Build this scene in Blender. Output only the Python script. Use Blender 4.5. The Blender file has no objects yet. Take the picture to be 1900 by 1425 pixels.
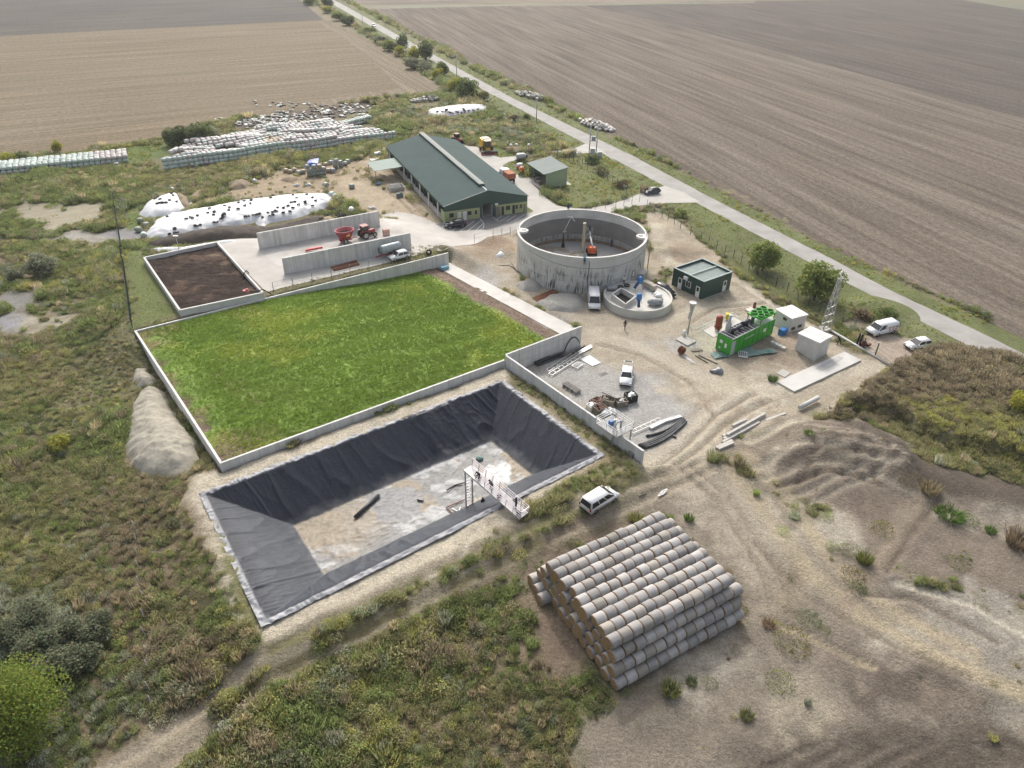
import bpy, bmesh, math, random
import numpy as np
from mathutils import Vector, Matrix
R = math.radians
sc = bpy.context.scene
col = sc.collection
rng = random.Random(7)

# ------------------------------------------------------------------ camera
CH, CP, CR, CF = 56.0, R(33.6), R(-1.0), 1319.0 / 1900.0
cam = bpy.data.cameras.new('camera'); cam.sensor_width = 36.0; cam.lens = 36.0 * CF
cam.clip_start = 1.0; cam.clip_end = 6000.0
cam_ob = bpy.data.objects.new('camera', cam); col.objects.link(cam_ob)
cam_ob.matrix_world = Matrix.Translation((0, 0, CH)) @ Matrix.Rotation(R(90) - CP, 4, 'X') @ Matrix.Rotation(-CR, 4, 'Z')
sc.camera = cam_ob

# ------------------------------------------------------------------ sky, sun, exposure
SUN_EL, SUN_AZ = R(41), R(-8)            # azimuth measured from +Y towards +X
world = bpy.data.worlds.new('World'); sc.world = world; world.use_nodes = True
wn = world.node_tree.nodes; wl = world.node_tree.links
sky = wn.new('ShaderNodeTexSky'); sky.sky_type = 'NISHITA'; sky.sun_disc = False
sky.sun_elevation = SUN_EL; sky.sun_rotation = SUN_AZ; sky.dust_density = 6.0; sky.air_density = 1.0; sky.ozone_density = .6
wn['Background'].inputs['Strength'].default_value = 0.15
hs_ = wn.new('ShaderNodeHueSaturation'); hs_.inputs['Saturation'].default_value = .5   # thin white haze in the sky
wl.new(sky.outputs[0], hs_.inputs['Color']); wl.new(hs_.outputs[0], wn['Background'].inputs['Color'])
sun = bpy.data.lights.new('sun', 'SUN'); sun.energy = 1.26; sun.angle = R(2.0); sun.color = (1.0, 0.955, 0.88)
sun_ob = bpy.data.objects.new('sun', sun); col.objects.link(sun_ob)
sdir = Vector((math.sin(SUN_AZ) * math.cos(SUN_EL), math.cos(SUN_AZ) * math.cos(SUN_EL), math.sin(SUN_EL)))
sun_ob.rotation_euler = sdir.to_track_quat('Z', 'Y').to_euler()
sun_ob.location = (0, 0, 150)
sc.view_settings.view_transform = 'Standard'; sc.view_settings.look = 'None'
sc.view_settings.exposure = 0.65; sc.view_settings.gamma = 1.0
sc.cycles.max_bounces = 5; sc.cycles.diffuse_bounces = 2; sc.cycles.glossy_bounces = 2
sc.cycles.transmission_bounces = 3; sc.cycles.volume_bounces = 0; sc.cycles.use_denoising = True

# ------------------------------------------------------------------ survey helper: photo pixel (1900 x 1425) -> point on a level plane
_c, _s, _cr, _sr = math.cos(CP), math.sin(CP), math.cos(CR), math.sin(CR)
def ray(px, py):
    x, y = px - 950.0, py - 712.5
    x, y = _cr * x - _sr * y, _sr * x + _cr * y
    x /= 1319.0; y /= 1319.0
    return x, _c - _s * y, -_s - _c * y
def at(px, py, z=0.0):
    d = ray(px, py); t = (z - CH) / d[2]
    return Vector((d[0] * t, d[1] * t, z))
def atp(pts, z=0.0):
    return [at(x, y, z) for x, y in pts]
def at2(pts, z=0.0):
    return np.array([[*at(x, y, z)[:2]] for x, y in pts])

# ------------------------------------------------------------------ numpy noise and polygon distance
def _hash(ix, iy, seed):
    n = (ix.astype(np.int64) * 374761393 + iy.astype(np.int64) * 668265263 + seed * 974634777) & 0x7fffffff
    n = ((n ^ (n >> 13)) * 1274126177) & 0x7fffffff
    return ((n ^ (n >> 16)) & 0xffff) / 65535.0
def vn(x, y, seed=0):
    x = np.asarray(x, float); y = np.asarray(y, float)
    ix = np.floor(x); iy = np.floor(y); fx = x - ix; fy = y - iy
    fx = fx * fx * (3 - 2 * fx); fy = fy * fy * (3 - 2 * fy)
    a = _hash(ix, iy, seed); b = _hash(ix + 1, iy, seed); c = _hash(ix, iy + 1, seed); d = _hash(ix + 1, iy + 1, seed)
    return (a * (1 - fx) + b * fx) * (1 - fy) + (c * (1 - fx) + d * fx) * fy
def fbm(x, y, seed=0, o=4):
    s = 0; a = .5; t = 0
    for k in range(o):
        s = s + a * vn(x, y, seed + k * 17); t += a; a *= .55; x = x * 2.03 + 11.3; y = y * 2.03 - 7.1
    return s / t
def sst(a, b, x):
    t = np.clip((x - a) / (b - a), 0, 1); return t * t * (3 - 2 * t)
def sdp(poly, x, y):
    """signed distance to a polygon, negative inside"""
    x = np.asarray(x, float); y = np.asarray(y, float)
    d2 = np.full(x.shape, 1e12); ins = np.zeros(x.shape, bool); n = len(poly)
    for i in range(n):
        ax, ay = poly[i]; bx, by = poly[(i + 1) % n]
        ex, ey = bx - ax, by - ay; wx, wy = x - ax, y - ay
        t = np.clip((wx * ex + wy * ey) / (ex * ex + ey * ey + 1e-12), 0, 1)
        d2 = np.minimum(d2, (wx - ex * t) ** 2 + (wy - ey * t) ** 2)
        if abs(ey) > 1e-9:
            c = ((ay > y) != (by > y)) & (x < (bx - ax) * (y - ay) / ey + ax); ins ^= c
    d = np.sqrt(d2); return np.where(ins, -d, d)
def sdline(pts, x, y):
    x = np.asarray(x, float); y = np.asarray(y, float); d2 = np.full(x.shape, 1e12)
    for (ax, ay), (bx, by) in zip(pts[:-1], pts[1:]):
        ex, ey = bx - ax, by - ay; wx, wy = x - ax, y - ay
        t = np.clip((wx * ex + wy * ey) / (ex * ex + ey * ey + 1e-12), 0, 1)
        d2 = np.minimum(d2, (wx - ex * t) ** 2 + (wy - ey * t) ** 2)
    return np.sqrt(d2)

# ------------------------------------------------------------------ tagging
def tag(o, label=None, cat=None, group=None, kind=None):
    if label: o['label'] = label
    if cat: o['category'] = cat
    if group: o['group'] = group
    if kind: o['kind'] = kind
    return o
def thing(name, label, cat, loc=(0, 0, 0), rz=0.0, group=None):
    o = bpy.data.objects.new(name, None); col.objects.link(o); o.empty_display_size = .3
    o.location = loc; o.rotation_euler = (0, 0, rz)
    return tag(o, label, cat, group)
def kids(o): return [c for c in KID.get(o.name, [])]
KID = {}
def link(o, parent=None):
    col.objects.link(o)
    if parent is not None:
        o.parent = parent; KID.setdefault(parent.name, []).append(o)
    return o
def copy_tree(o, parent=None, loc=None, rz=None, label=None, mats=None):
    c = o.copy(); col.objects.link(c)
    if parent is not None: c.parent = parent; KID.setdefault(parent.name, []).append(c)
    if loc is not None: c.location = loc
    if rz is not None: c.rotation_euler = (0, 0, rz)
    if label: c['label'] = label
    for ch in kids(o): copy_tree(ch, c)
    return c

# ------------------------------------------------------------------ materials
MATS = {}
def mat(name, c1, c2=None, scale=2.0, rough=.85, bump=0.0, bscale=None, metal=0.0, spec=.3, amt=1.0, stretch=(1, 1, 1), detail=5.0, coords='Object', alpha=1.0):
    """principled surface whose colour wanders between c1 and c2 by noise"""
    if name in MATS: return MATS[name]
    m = bpy.data.materials.new(name); m.use_nodes = True; nt = m.node_tree; n = nt.nodes; l = nt.links
    b = n['Principled BSDF']; b.inputs['Roughness'].default_value = rough; b.inputs['Metallic'].default_value = metal
    b.inputs['Specular IOR Level'].default_value = spec
    if c2 is None: c2 = tuple(x * .78 for x in c1)
    tc = n.new('ShaderNodeTexCoord'); mp = n.new('ShaderNodeMapping'); mp.inputs['Scale'].default_value = stretch
    l.new(tc.outputs[coords], mp.inputs['Vector'])
    nz = n.new('ShaderNodeTexNoise'); nz.inputs['Scale'].default_value = scale; nz.inputs['Detail'].default_value = detail; nz.inputs['Roughness'].default_value = .62
    l.new(mp.outputs[0], nz.inputs['Vector'])
    rp = n.new('ShaderNodeValToRGB'); rp.color_ramp.elements[0].position = .32; rp.color_ramp.elements[1].position = .68
    rp.color_ramp.elements[0].color = (*c1, 1); rp.color_ramp.elements[1].color = (*c2, 1)
    l.new(nz.outputs['Fac'], rp.inputs['Fac']); l.new(rp.outputs['Color'], b.inputs['Base Color'])
    if bump:
        bz = n.new('ShaderNodeTexNoise'); bz.inputs['Scale'].default_value = bscale or scale * 4; bz.inputs['Detail'].default_value = 4
        l.new(mp.outputs[0], bz.inputs['Vector'])
        bp = n.new('ShaderNodeBump'); bp.inputs['Strength'].default_value = bump; bp.inputs['Distance'].default_value = .05
        l.new(bz.outputs['Fac'], bp.inputs['Height']); l.new(bp.outputs[0], b.inputs['Normal'])
    MATS[name] = m; return m
def attr_mat(name, rough=.9, spec=.2, s1=.35, s2=3.0, a1=.35, a2=.45, bump=.5, bscale=2.5, a3=0.0, transl=0.0):
    """surface whose colour is the mesh's own 'Col' map, broken up by two noises and bumped"""
    m = bpy.data.materials.new(name); m.use_nodes = True; nt = m.node_tree; n = nt.nodes; l = nt.links
    b = n['Principled BSDF']; b.inputs['Roughness'].default_value = rough; b.inputs['Specular IOR Level'].default_value = spec
    at_ = n.new('ShaderNodeAttribute'); at_.attribute_name = 'Col'
    tc = n.new('ShaderNodeTexCoord')
    cur = at_.outputs['Color']
    for s, a in ((s1, a1), (s2, a2), (s2 * 3, a3)):
        if not a: continue
        nz = n.new('ShaderNodeTexNoise'); nz.inputs['Scale'].default_value = s; nz.inputs['Detail'].default_value = 6; nz.inputs['Roughness'].default_value = .68
        l.new(tc.outputs['Object'], nz.inputs['Vector'])
        mr = n.new('ShaderNodeMapRange'); mr.inputs['From Min'].default_value = .34; mr.inputs['From Max'].default_value = .66
        mr.inputs['To Min'].default_value = 1 - a; mr.inputs['To Max'].default_value = 1 + a * .8
        l.new(nz.outputs['Fac'], mr.inputs['Value'])
        mx = n.new('ShaderNodeVectorMath'); mx.operation = 'SCALE'; l.new(cur, mx.inputs[0]); l.new(mr.outputs[0], mx.inputs['Scale']); cur = mx.outputs[0]
    l.new(cur, b.inputs['Base Color'])
    bz = n.new('ShaderNodeTexNoise'); bz.inputs['Scale'].default_value = bscale; bz.inputs['Detail'].default_value = 6; bz.inputs['Roughness'].default_value = .7
    l.new(tc.outputs['Object'], bz.inputs['Vector'])
    bp = n.new('ShaderNodeBump'); bp.inputs['Strength'].default_value = bump; bp.inputs['Distance'].default_value = .25
    l.new(bz.outputs['Fac'], bp.inputs['Height']); l.new(bp.outputs[0], b.inputs['Normal'])
    return m
def set_col(me, rgb):
    a = me.color_attributes.new('Col', 'FLOAT_COLOR', 'POINT')
    buf = np.ones((len(me.vertices), 4), np.float32); buf[:, :3] = rgb; a.data.foreach_set('color', buf.ravel())

# ------------------------------------------------------------------ mesh builder
class MB:
    def __init__(s): s.v = []; s.f = []; s.sm = []
    def add(s, vs, fs, smooth=False):
        o = len(s.v); s.v += [tuple(p) for p in vs]; s.f += [tuple(i + o for i in f) for f in fs]; s.sm += [smooth] * len(fs); return s
    def box(s, c, d, rz=0.0, M=None):
        x, y, z = d[0] / 2, d[1] / 2, d[2] / 2
        vs = [Vector(p) for p in ((-x, -y, -z), (x, -y, -z), (x, y, -z), (-x, y, -z), (-x, -y, z), (x, -y, z), (x, y, z), (-x, y, z))]
        m = M if M is not None else Matrix.Rotation(rz, 3, 'Z')
        return s.add([Vector(c) + m @ p for p in vs], [(0, 3, 2, 1), (4, 5, 6, 7), (0, 1, 5, 4), (1, 2, 6, 5), (2, 3, 7, 6), (3, 0, 4, 7)])
    def bar(s, a, b, w, h=None, up=(0, 0, 1)):
        """rectangular bar from a to b"""
        a = Vector(a); b = Vector(b); h = h or w; d = b - a; L = d.length
        if L < 1e-6: return s
        d.normalize(); u = Vector(up)
        if abs(d.dot(u)) > .98: u = Vector((1, 0, 0))
        sx = d.cross(u).normalized(); sz = sx.cross(d)
        M = Matrix((d, sx, sz)).transposed()
        return s.box((a + b) / 2, (L, w, h), M=M)
    def tube(s, pts, r, n=8, caps=True, smooth=True):
        pts = [Vector(p) for p in pts]; rs = r if isinstance(r, (list, tuple)) else [r] * len(pts)
        vs = []; fs = []; pu = None
        for i, p in enumerate(pts):
            t = (pts[min(i + 1, len(pts) - 1)] - pts[max(i - 1, 0)]).normalized()
            if pu is None: pu = Vector((0, 0, 1)) if abs(t.z) < .95 else Vector((1, 0, 0))
            sx = t.cross(pu).normalized(); sy = sx.cross(t).normalized(); pu = sy
            for k in range(n):
                a = 2 * math.pi * k / n; vs.append(p + (sx * math.cos(a) + sy * math.sin(a)) * rs[i])
        for i in range(len(pts) - 1):
            for k in range(n):
                fs.append((i * n + k, i * n + (k + 1) % n, (i + 1) * n + (k + 1) % n, (i + 1) * n + k))
        s.add(vs, fs, smooth)
        if caps:
            o = len(s.v) - len(vs)
            s.f.append(tuple(o + k for k in range(n))[::-1]); s.f.append(tuple(o + (len(pts) - 1) * n + k for k in range(n))); s.sm += [False, False]
        return s
    def lathe(s, prof, c=(0, 0, 0), n=24, axis='z', smooth=True, closed=False):
        vs = []; fs = []
        for r, z in prof:
            for k in range(n):
                a = 2 * math.pi * k / n; p = (r * math.cos(a), r * math.sin(a), z)
                if axis == 'y': p = (p[0], p[2], p[1])
                if axis == 'x': p = (p[2], p[0], p[1])
                vs.append(Vector(c) + Vector(p))
        m = len(prof)
        for i in range(m if closed else m - 1):
            j = (i + 1) % m
            for k in range(n):
                fs.append((i * n + k, i * n + (k + 1) % n, j * n + (k + 1) % n, j * n + k))
        return s.add(vs, fs, smooth)
    def disc(s, c, r, n=24, axis='z', flip=False):
        vs = []
        for k in range(n):
            a = 2 * math.pi * k / n; p = (r * math.cos(a), r * math.sin(a), 0)
            if axis == 'y': p = (p[0], 0, p[1])
            if axis == 'x': p = (0, p[0], p[1])
            vs.append(Vector(c) + Vector(p))
        return s.add(vs, [tuple(range(n))[::-1] if flip else tuple(range(n))])
    def prism(s, poly, z0, z1):
        n = len(poly); vs = [(p[0], p[1], z0) for p in poly] + [(p[0], p[1], z1) for p in poly]
        return s.add(vs, [tuple(range(n))[::-1], tuple(range(n, 2 * n))] + [(i, (i + 1) % n, n + (i + 1) % n, n + i) for i in range(n)])
    def side(s, prof, y0, y1):
        """profile in x,z carried across y"""
        n = len(prof); vs = [(p[0], y0, p[1]) for p in prof] + [(p[0], y1, p[1]) for p in prof]
        return s.add(vs, [tuple(range(n)), tuple(range(n, 2 * n))[::-1]] + [(i, n + i, n + (i + 1) % n, (i + 1) % n) for i in range(n)])
    def mesh(s, name, bevel=0.0, seg=1):
        me = bpy.data.meshes.new(name); me.from_pydata(s.v, [], s.f)
        me.polygons.foreach_set('use_smooth', s.sm)
        bm = bmesh.new(); bm.from_mesh(me)
        bmesh.ops.recalc_face_normals(bm, faces=bm.faces)
        if bevel: bmesh.ops.bevel(bm, geom=[e for e in bm.edges if len(e.link_faces) == 2 and e.calc_face_angle(0) > .5], offset=bevel, segments=seg, affect='EDGES', clamp_overlap=True)
        bm.to_mesh(me); bm.free(); me.update(); return me
    def build(s, name, m, parent=None, bevel=0.0, seg=1, loc=None, rz=None):
        me = s.mesh(name, bevel, seg); me.materials.append(m)
        o = bpy.data.objects.new(name, me); link(o, parent)
        if loc is not None: o.location = loc
        if rz is not None: o.rotation_euler = (0, 0, rz)
        return o
def solo(mb, name, m, label, cat, group=None, **k):
    return tag(mb.build(name, m, **k), label, cat, group)
ORD = ['zeroth', 'first', 'second', 'third', 'fourth', 'fifth', 'sixth', 'seventh', 'eighth', 'ninth', 'tenth', 'eleventh', 'twelfth', 'thirteenth', 'fourteenth', 'fifteenth', 'sixteenth', 'seventeenth', 'eighteenth', 'nineteenth', 'twentieth']
def ordn(i):
    if i <= 20: return ORD[i]
    t = {2: 'twenty', 3: 'thirty', 4: 'forty', 5: 'fifty', 6: 'sixty', 7: 'seventy', 8: 'eighty', 9: 'ninety'}[i // 10]
    if i % 10 == 0: return t[:-1] + 'ieth'
    return t + '-' + ORD[i % 10]
# ------------------------------------------------------------------ terrain heights
FA, FE, FD, FB = np.array([-57.2, 93.6]), np.array([-33.6, 63.3]), np.array([10.4, 95.3]), np.array([-12.6, 125.1])   # green field bunker corners
FU = (FD - FE) / np.linalg.norm(FD - FE); FV = np.array([-FU[1], FU[0]])
U1 = at2([(255, 612), (262, 470), (403, 447), (490, 455), (700, 415), (735, 425), (800, 448), (832, 470)], 2.2)
BANK = at2([(385, 885), (415, 868), (935, 680), (1000, 720), (1180, 850), (1010, 955), (690, 1115), (490, 1180), (440, 1110), (362, 925)], 1.3)
YARD = np.array([(-1.0, 87.2), (16.1, 65.9), (22, 68), (28, 84), (10.4, 95.3)])
PAVED = at2([(820, 258), (1100, 250), (1340, 368), (1500, 455), (1780, 585), (2150, 740), (2150, 830), (1900, 712), (1640, 590), (1480, 495), (1250, 395), (1130, 405), (1000, 445), (830, 475), (490, 553), (385, 455), (480, 430), (700, 388), (800, 395)])
BUNK = np.array([FA, FE, FD, FB])
POND = at2([(376, 918), (930, 708), (1115, 845), (490, 1158)], 1.3)
MOUND = at2([(1530, 775), (1600, 715), (1700, 670), (1760, 655), (1900, 690), (2000, 760), (2000, 900), (1880, 860), (1740, 830), (1620, 760)])
SPOIL = at2([(1440, 850), (1500, 790), (1580, 775), (1700, 830), (1720, 880), (1600, 880), (1500, 870)])
FLATZ = at2([(975, 640), (1075, 600), (835, 480), (860, 450), (960, 430), (960, 520), (1100, 560), (1240, 590), (1290, 600), (1560, 760), (1440, 800), (1300, 830), (1190, 840)])
def T(x, y):
    x = np.asarray(x, float); y = np.asarray(y, float)
    s = sdp(BUNK, x, y)
    up = 2.2 * (1 - sst(0, 11, sdp(U1, x, y)))
    # keep the low side of the far bunker wall low
    bk = 1.3 * (1 - sst(0, 6, sdp(BANK, x, y)))
    z = np.maximum(up, bk)
    z = z + 1.9 * (1 - sst(-1.7, .6, sdp(MOUND, x, y) + (fbm(x * .3, y * .3, 12) - .5) * 3)) + (1 - sst(-4.5, 3, sdp(SPOIL, x, y))) * (1.15 + 1.3 * (fbm(x * .55, y * .55, 14) - .5) + 1.2 * (np.abs(fbm(x * 1.1 + y * .6, y * .35 - x * .2, 16, 3) - .5)))
    near = (1 - sst(150, 190, y)) * (1 - sst(45, 70, np.abs(x)))
    z = z + near * ((fbm(x * .13, y * .13, 3) - .5) * .7 + (fbm(x * .6, y * .6, 5, 3) - .5) * .22) * (1 - .85 * (1 - sst(0, 3, sdp(FLATZ, x, y)))) * sst(0, 4, sdp(PAVED, x, y))
    for gx, gy, gr, gh in HEAPS: z = z + gh * np.exp(-((x - gx) ** 2 + (y - gy) ** 2) / gr ** 2)
    w = 1 - sst(0, .5, sdp(YARD, x, y)); z = z * (1 - w)
    wb = 1 - sst(0, .4, s); z = z * (1 - wb) + wb * -.3
    ramp = 1 - sst(0, 3.0, sdp(RAMP, x, y)); z = z * (1 - ramp)
    wp = 1 - sst(-.75, -.3, sdp(POND, x, y)); z = z * (1 - wp) + wp * -4.5
    return z
HEAPS = [(*at(1465, 805)[:2], 3.2, 1.0), (*at(1520, 845)[:2], 3.4, .9), (*at(1590, 840)[:2], 3.0, .9), (*at(1660, 870)[:2], 2.4, .9), (*at(1450, 850)[:2], 2.2, .6), (*at(915, 452)[:2], 3.2, 1.3), (*at(940, 470)[:2], 2.6, .9), (*at(890, 470)[:2], 3, .5), (*at(1240, 470)[:2], 3, .9), (*at(1265, 500)[:2], 3.5, .8),
         (*at(1230, 430)[:2], 3.5, .6), (*at(1480, 650)[:2], 2.5, .4), (*at(1375, 735)[:2], 3.0, .45), (*at(1640, 580)[:2], 3.2, .9), (*at(1600, 565)[:2], 2.6, .7),
         (*at(1765, 895)[:2], 3.0, 1.1), (*at(1680, 890)[:2], 2.4, .9), (*at(1560, 905)[:2], 2.6, .5), (*at(1850, 930)[:2], 3.0, .8)]
RAMP = np.array([at(832, 487)[:2], at(1075, 612)[:2], FD + FU * .3, FB + FU * .3 - FV * .2])
def Tz(x, y): return float(T(np.array([x]), np.array([y]))[0])
def pt(px, py, dz=0.0):
    """photo pixel -> point on the terrain"""
    z = 0.0
    for _ in range(7):
        p = at(px, py, z + dz); z = .5 * z + .5 * Tz(p.x, p.y)
    p = at(px, py, z + dz); return Vector((p.x, p.y, z))
def pts(l): return [pt(*p) for p in l]

# ------------------------------------------------------------------ ground sheet, one mesh to the horizon
def axis(segs):
    a = [segs[0][0]]
    for s, e, st in segs:
        n = max(1, round((e - s) / st)); a += list(np.linspace(s, e, n + 1)[1:])
    return np.array(a)
gx = axis([(-2500, -700, 300), (-700, -180, 26), (-180, -85, 1.6), (-85, 85, .42), (85, 190, 1.6), (190, 700, 26), (700, 2500, 300)])
gy = axis([(-60, 22, 5), (22, 135, .42), (135, 215, .8), (215, 330, 1.7), (330, 800, 25), (800, 4000, 400)])
GX, GY = np.meshgrid(gx, gy)
def grid_mesh(name, X, Y, Z, rgb=None, smooth=True):
    ny, nx = X.shape; me = bpy.data.meshes.new(name)
    me.vertices.add(nx * ny); me.vertices.foreach_set('co', np.stack([X, Y, Z], -1).astype(np.float32).ravel())
    i = np.arange(nx * ny).reshape(ny, nx); q = np.stack([i[:-1, :-1], i[:-1, 1:], i[1:, 1:], i[1:, :-1]], -1).reshape(-1, 4)
    me.loops.add(q.size); me.loops.foreach_set('vertex_index', q.ravel().astype(np.int32))
    me.polygons.add(len(q)); me.polygons.foreach_set('loop_start', np.arange(0, q.size, 4, dtype=np.int32))
    me.polygons.foreach_set('use_smooth', np.full(len(q), smooth)); me.update(calc_edges=True)
    if rgb is not None: set_col(me, rgb.reshape(-1, 3))
    return me
def blob(px, py, rx, ry, n=14, seed=0):
    r = random.Random(int(px * 7 + py * 13 + seed)); return [(px + rx * math.cos(a) * r.uniform(.75, 1.2), py + ry * math.sin(a) * r.uniform(.75, 1.2)) for a in [2 * math.pi * k / n for k in range(n)]]
C_MEAD = (.16, .15, .082); C_BRN = (.19, .155, .10); C_GRS = (.105, .145, .04); C_DIRT = (.365, .318, .245); C_PALE = (.46, .425, .35)
C_SOIL = (.15, .123, .098); C_MID = (.25, .21, .16); C_GRAV = (.36, .35, .33); C_MUD = (.31, .31, .31); C_STRAW = (.34, .275, .18); C_DARK = (.10, .08, .062)
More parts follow.
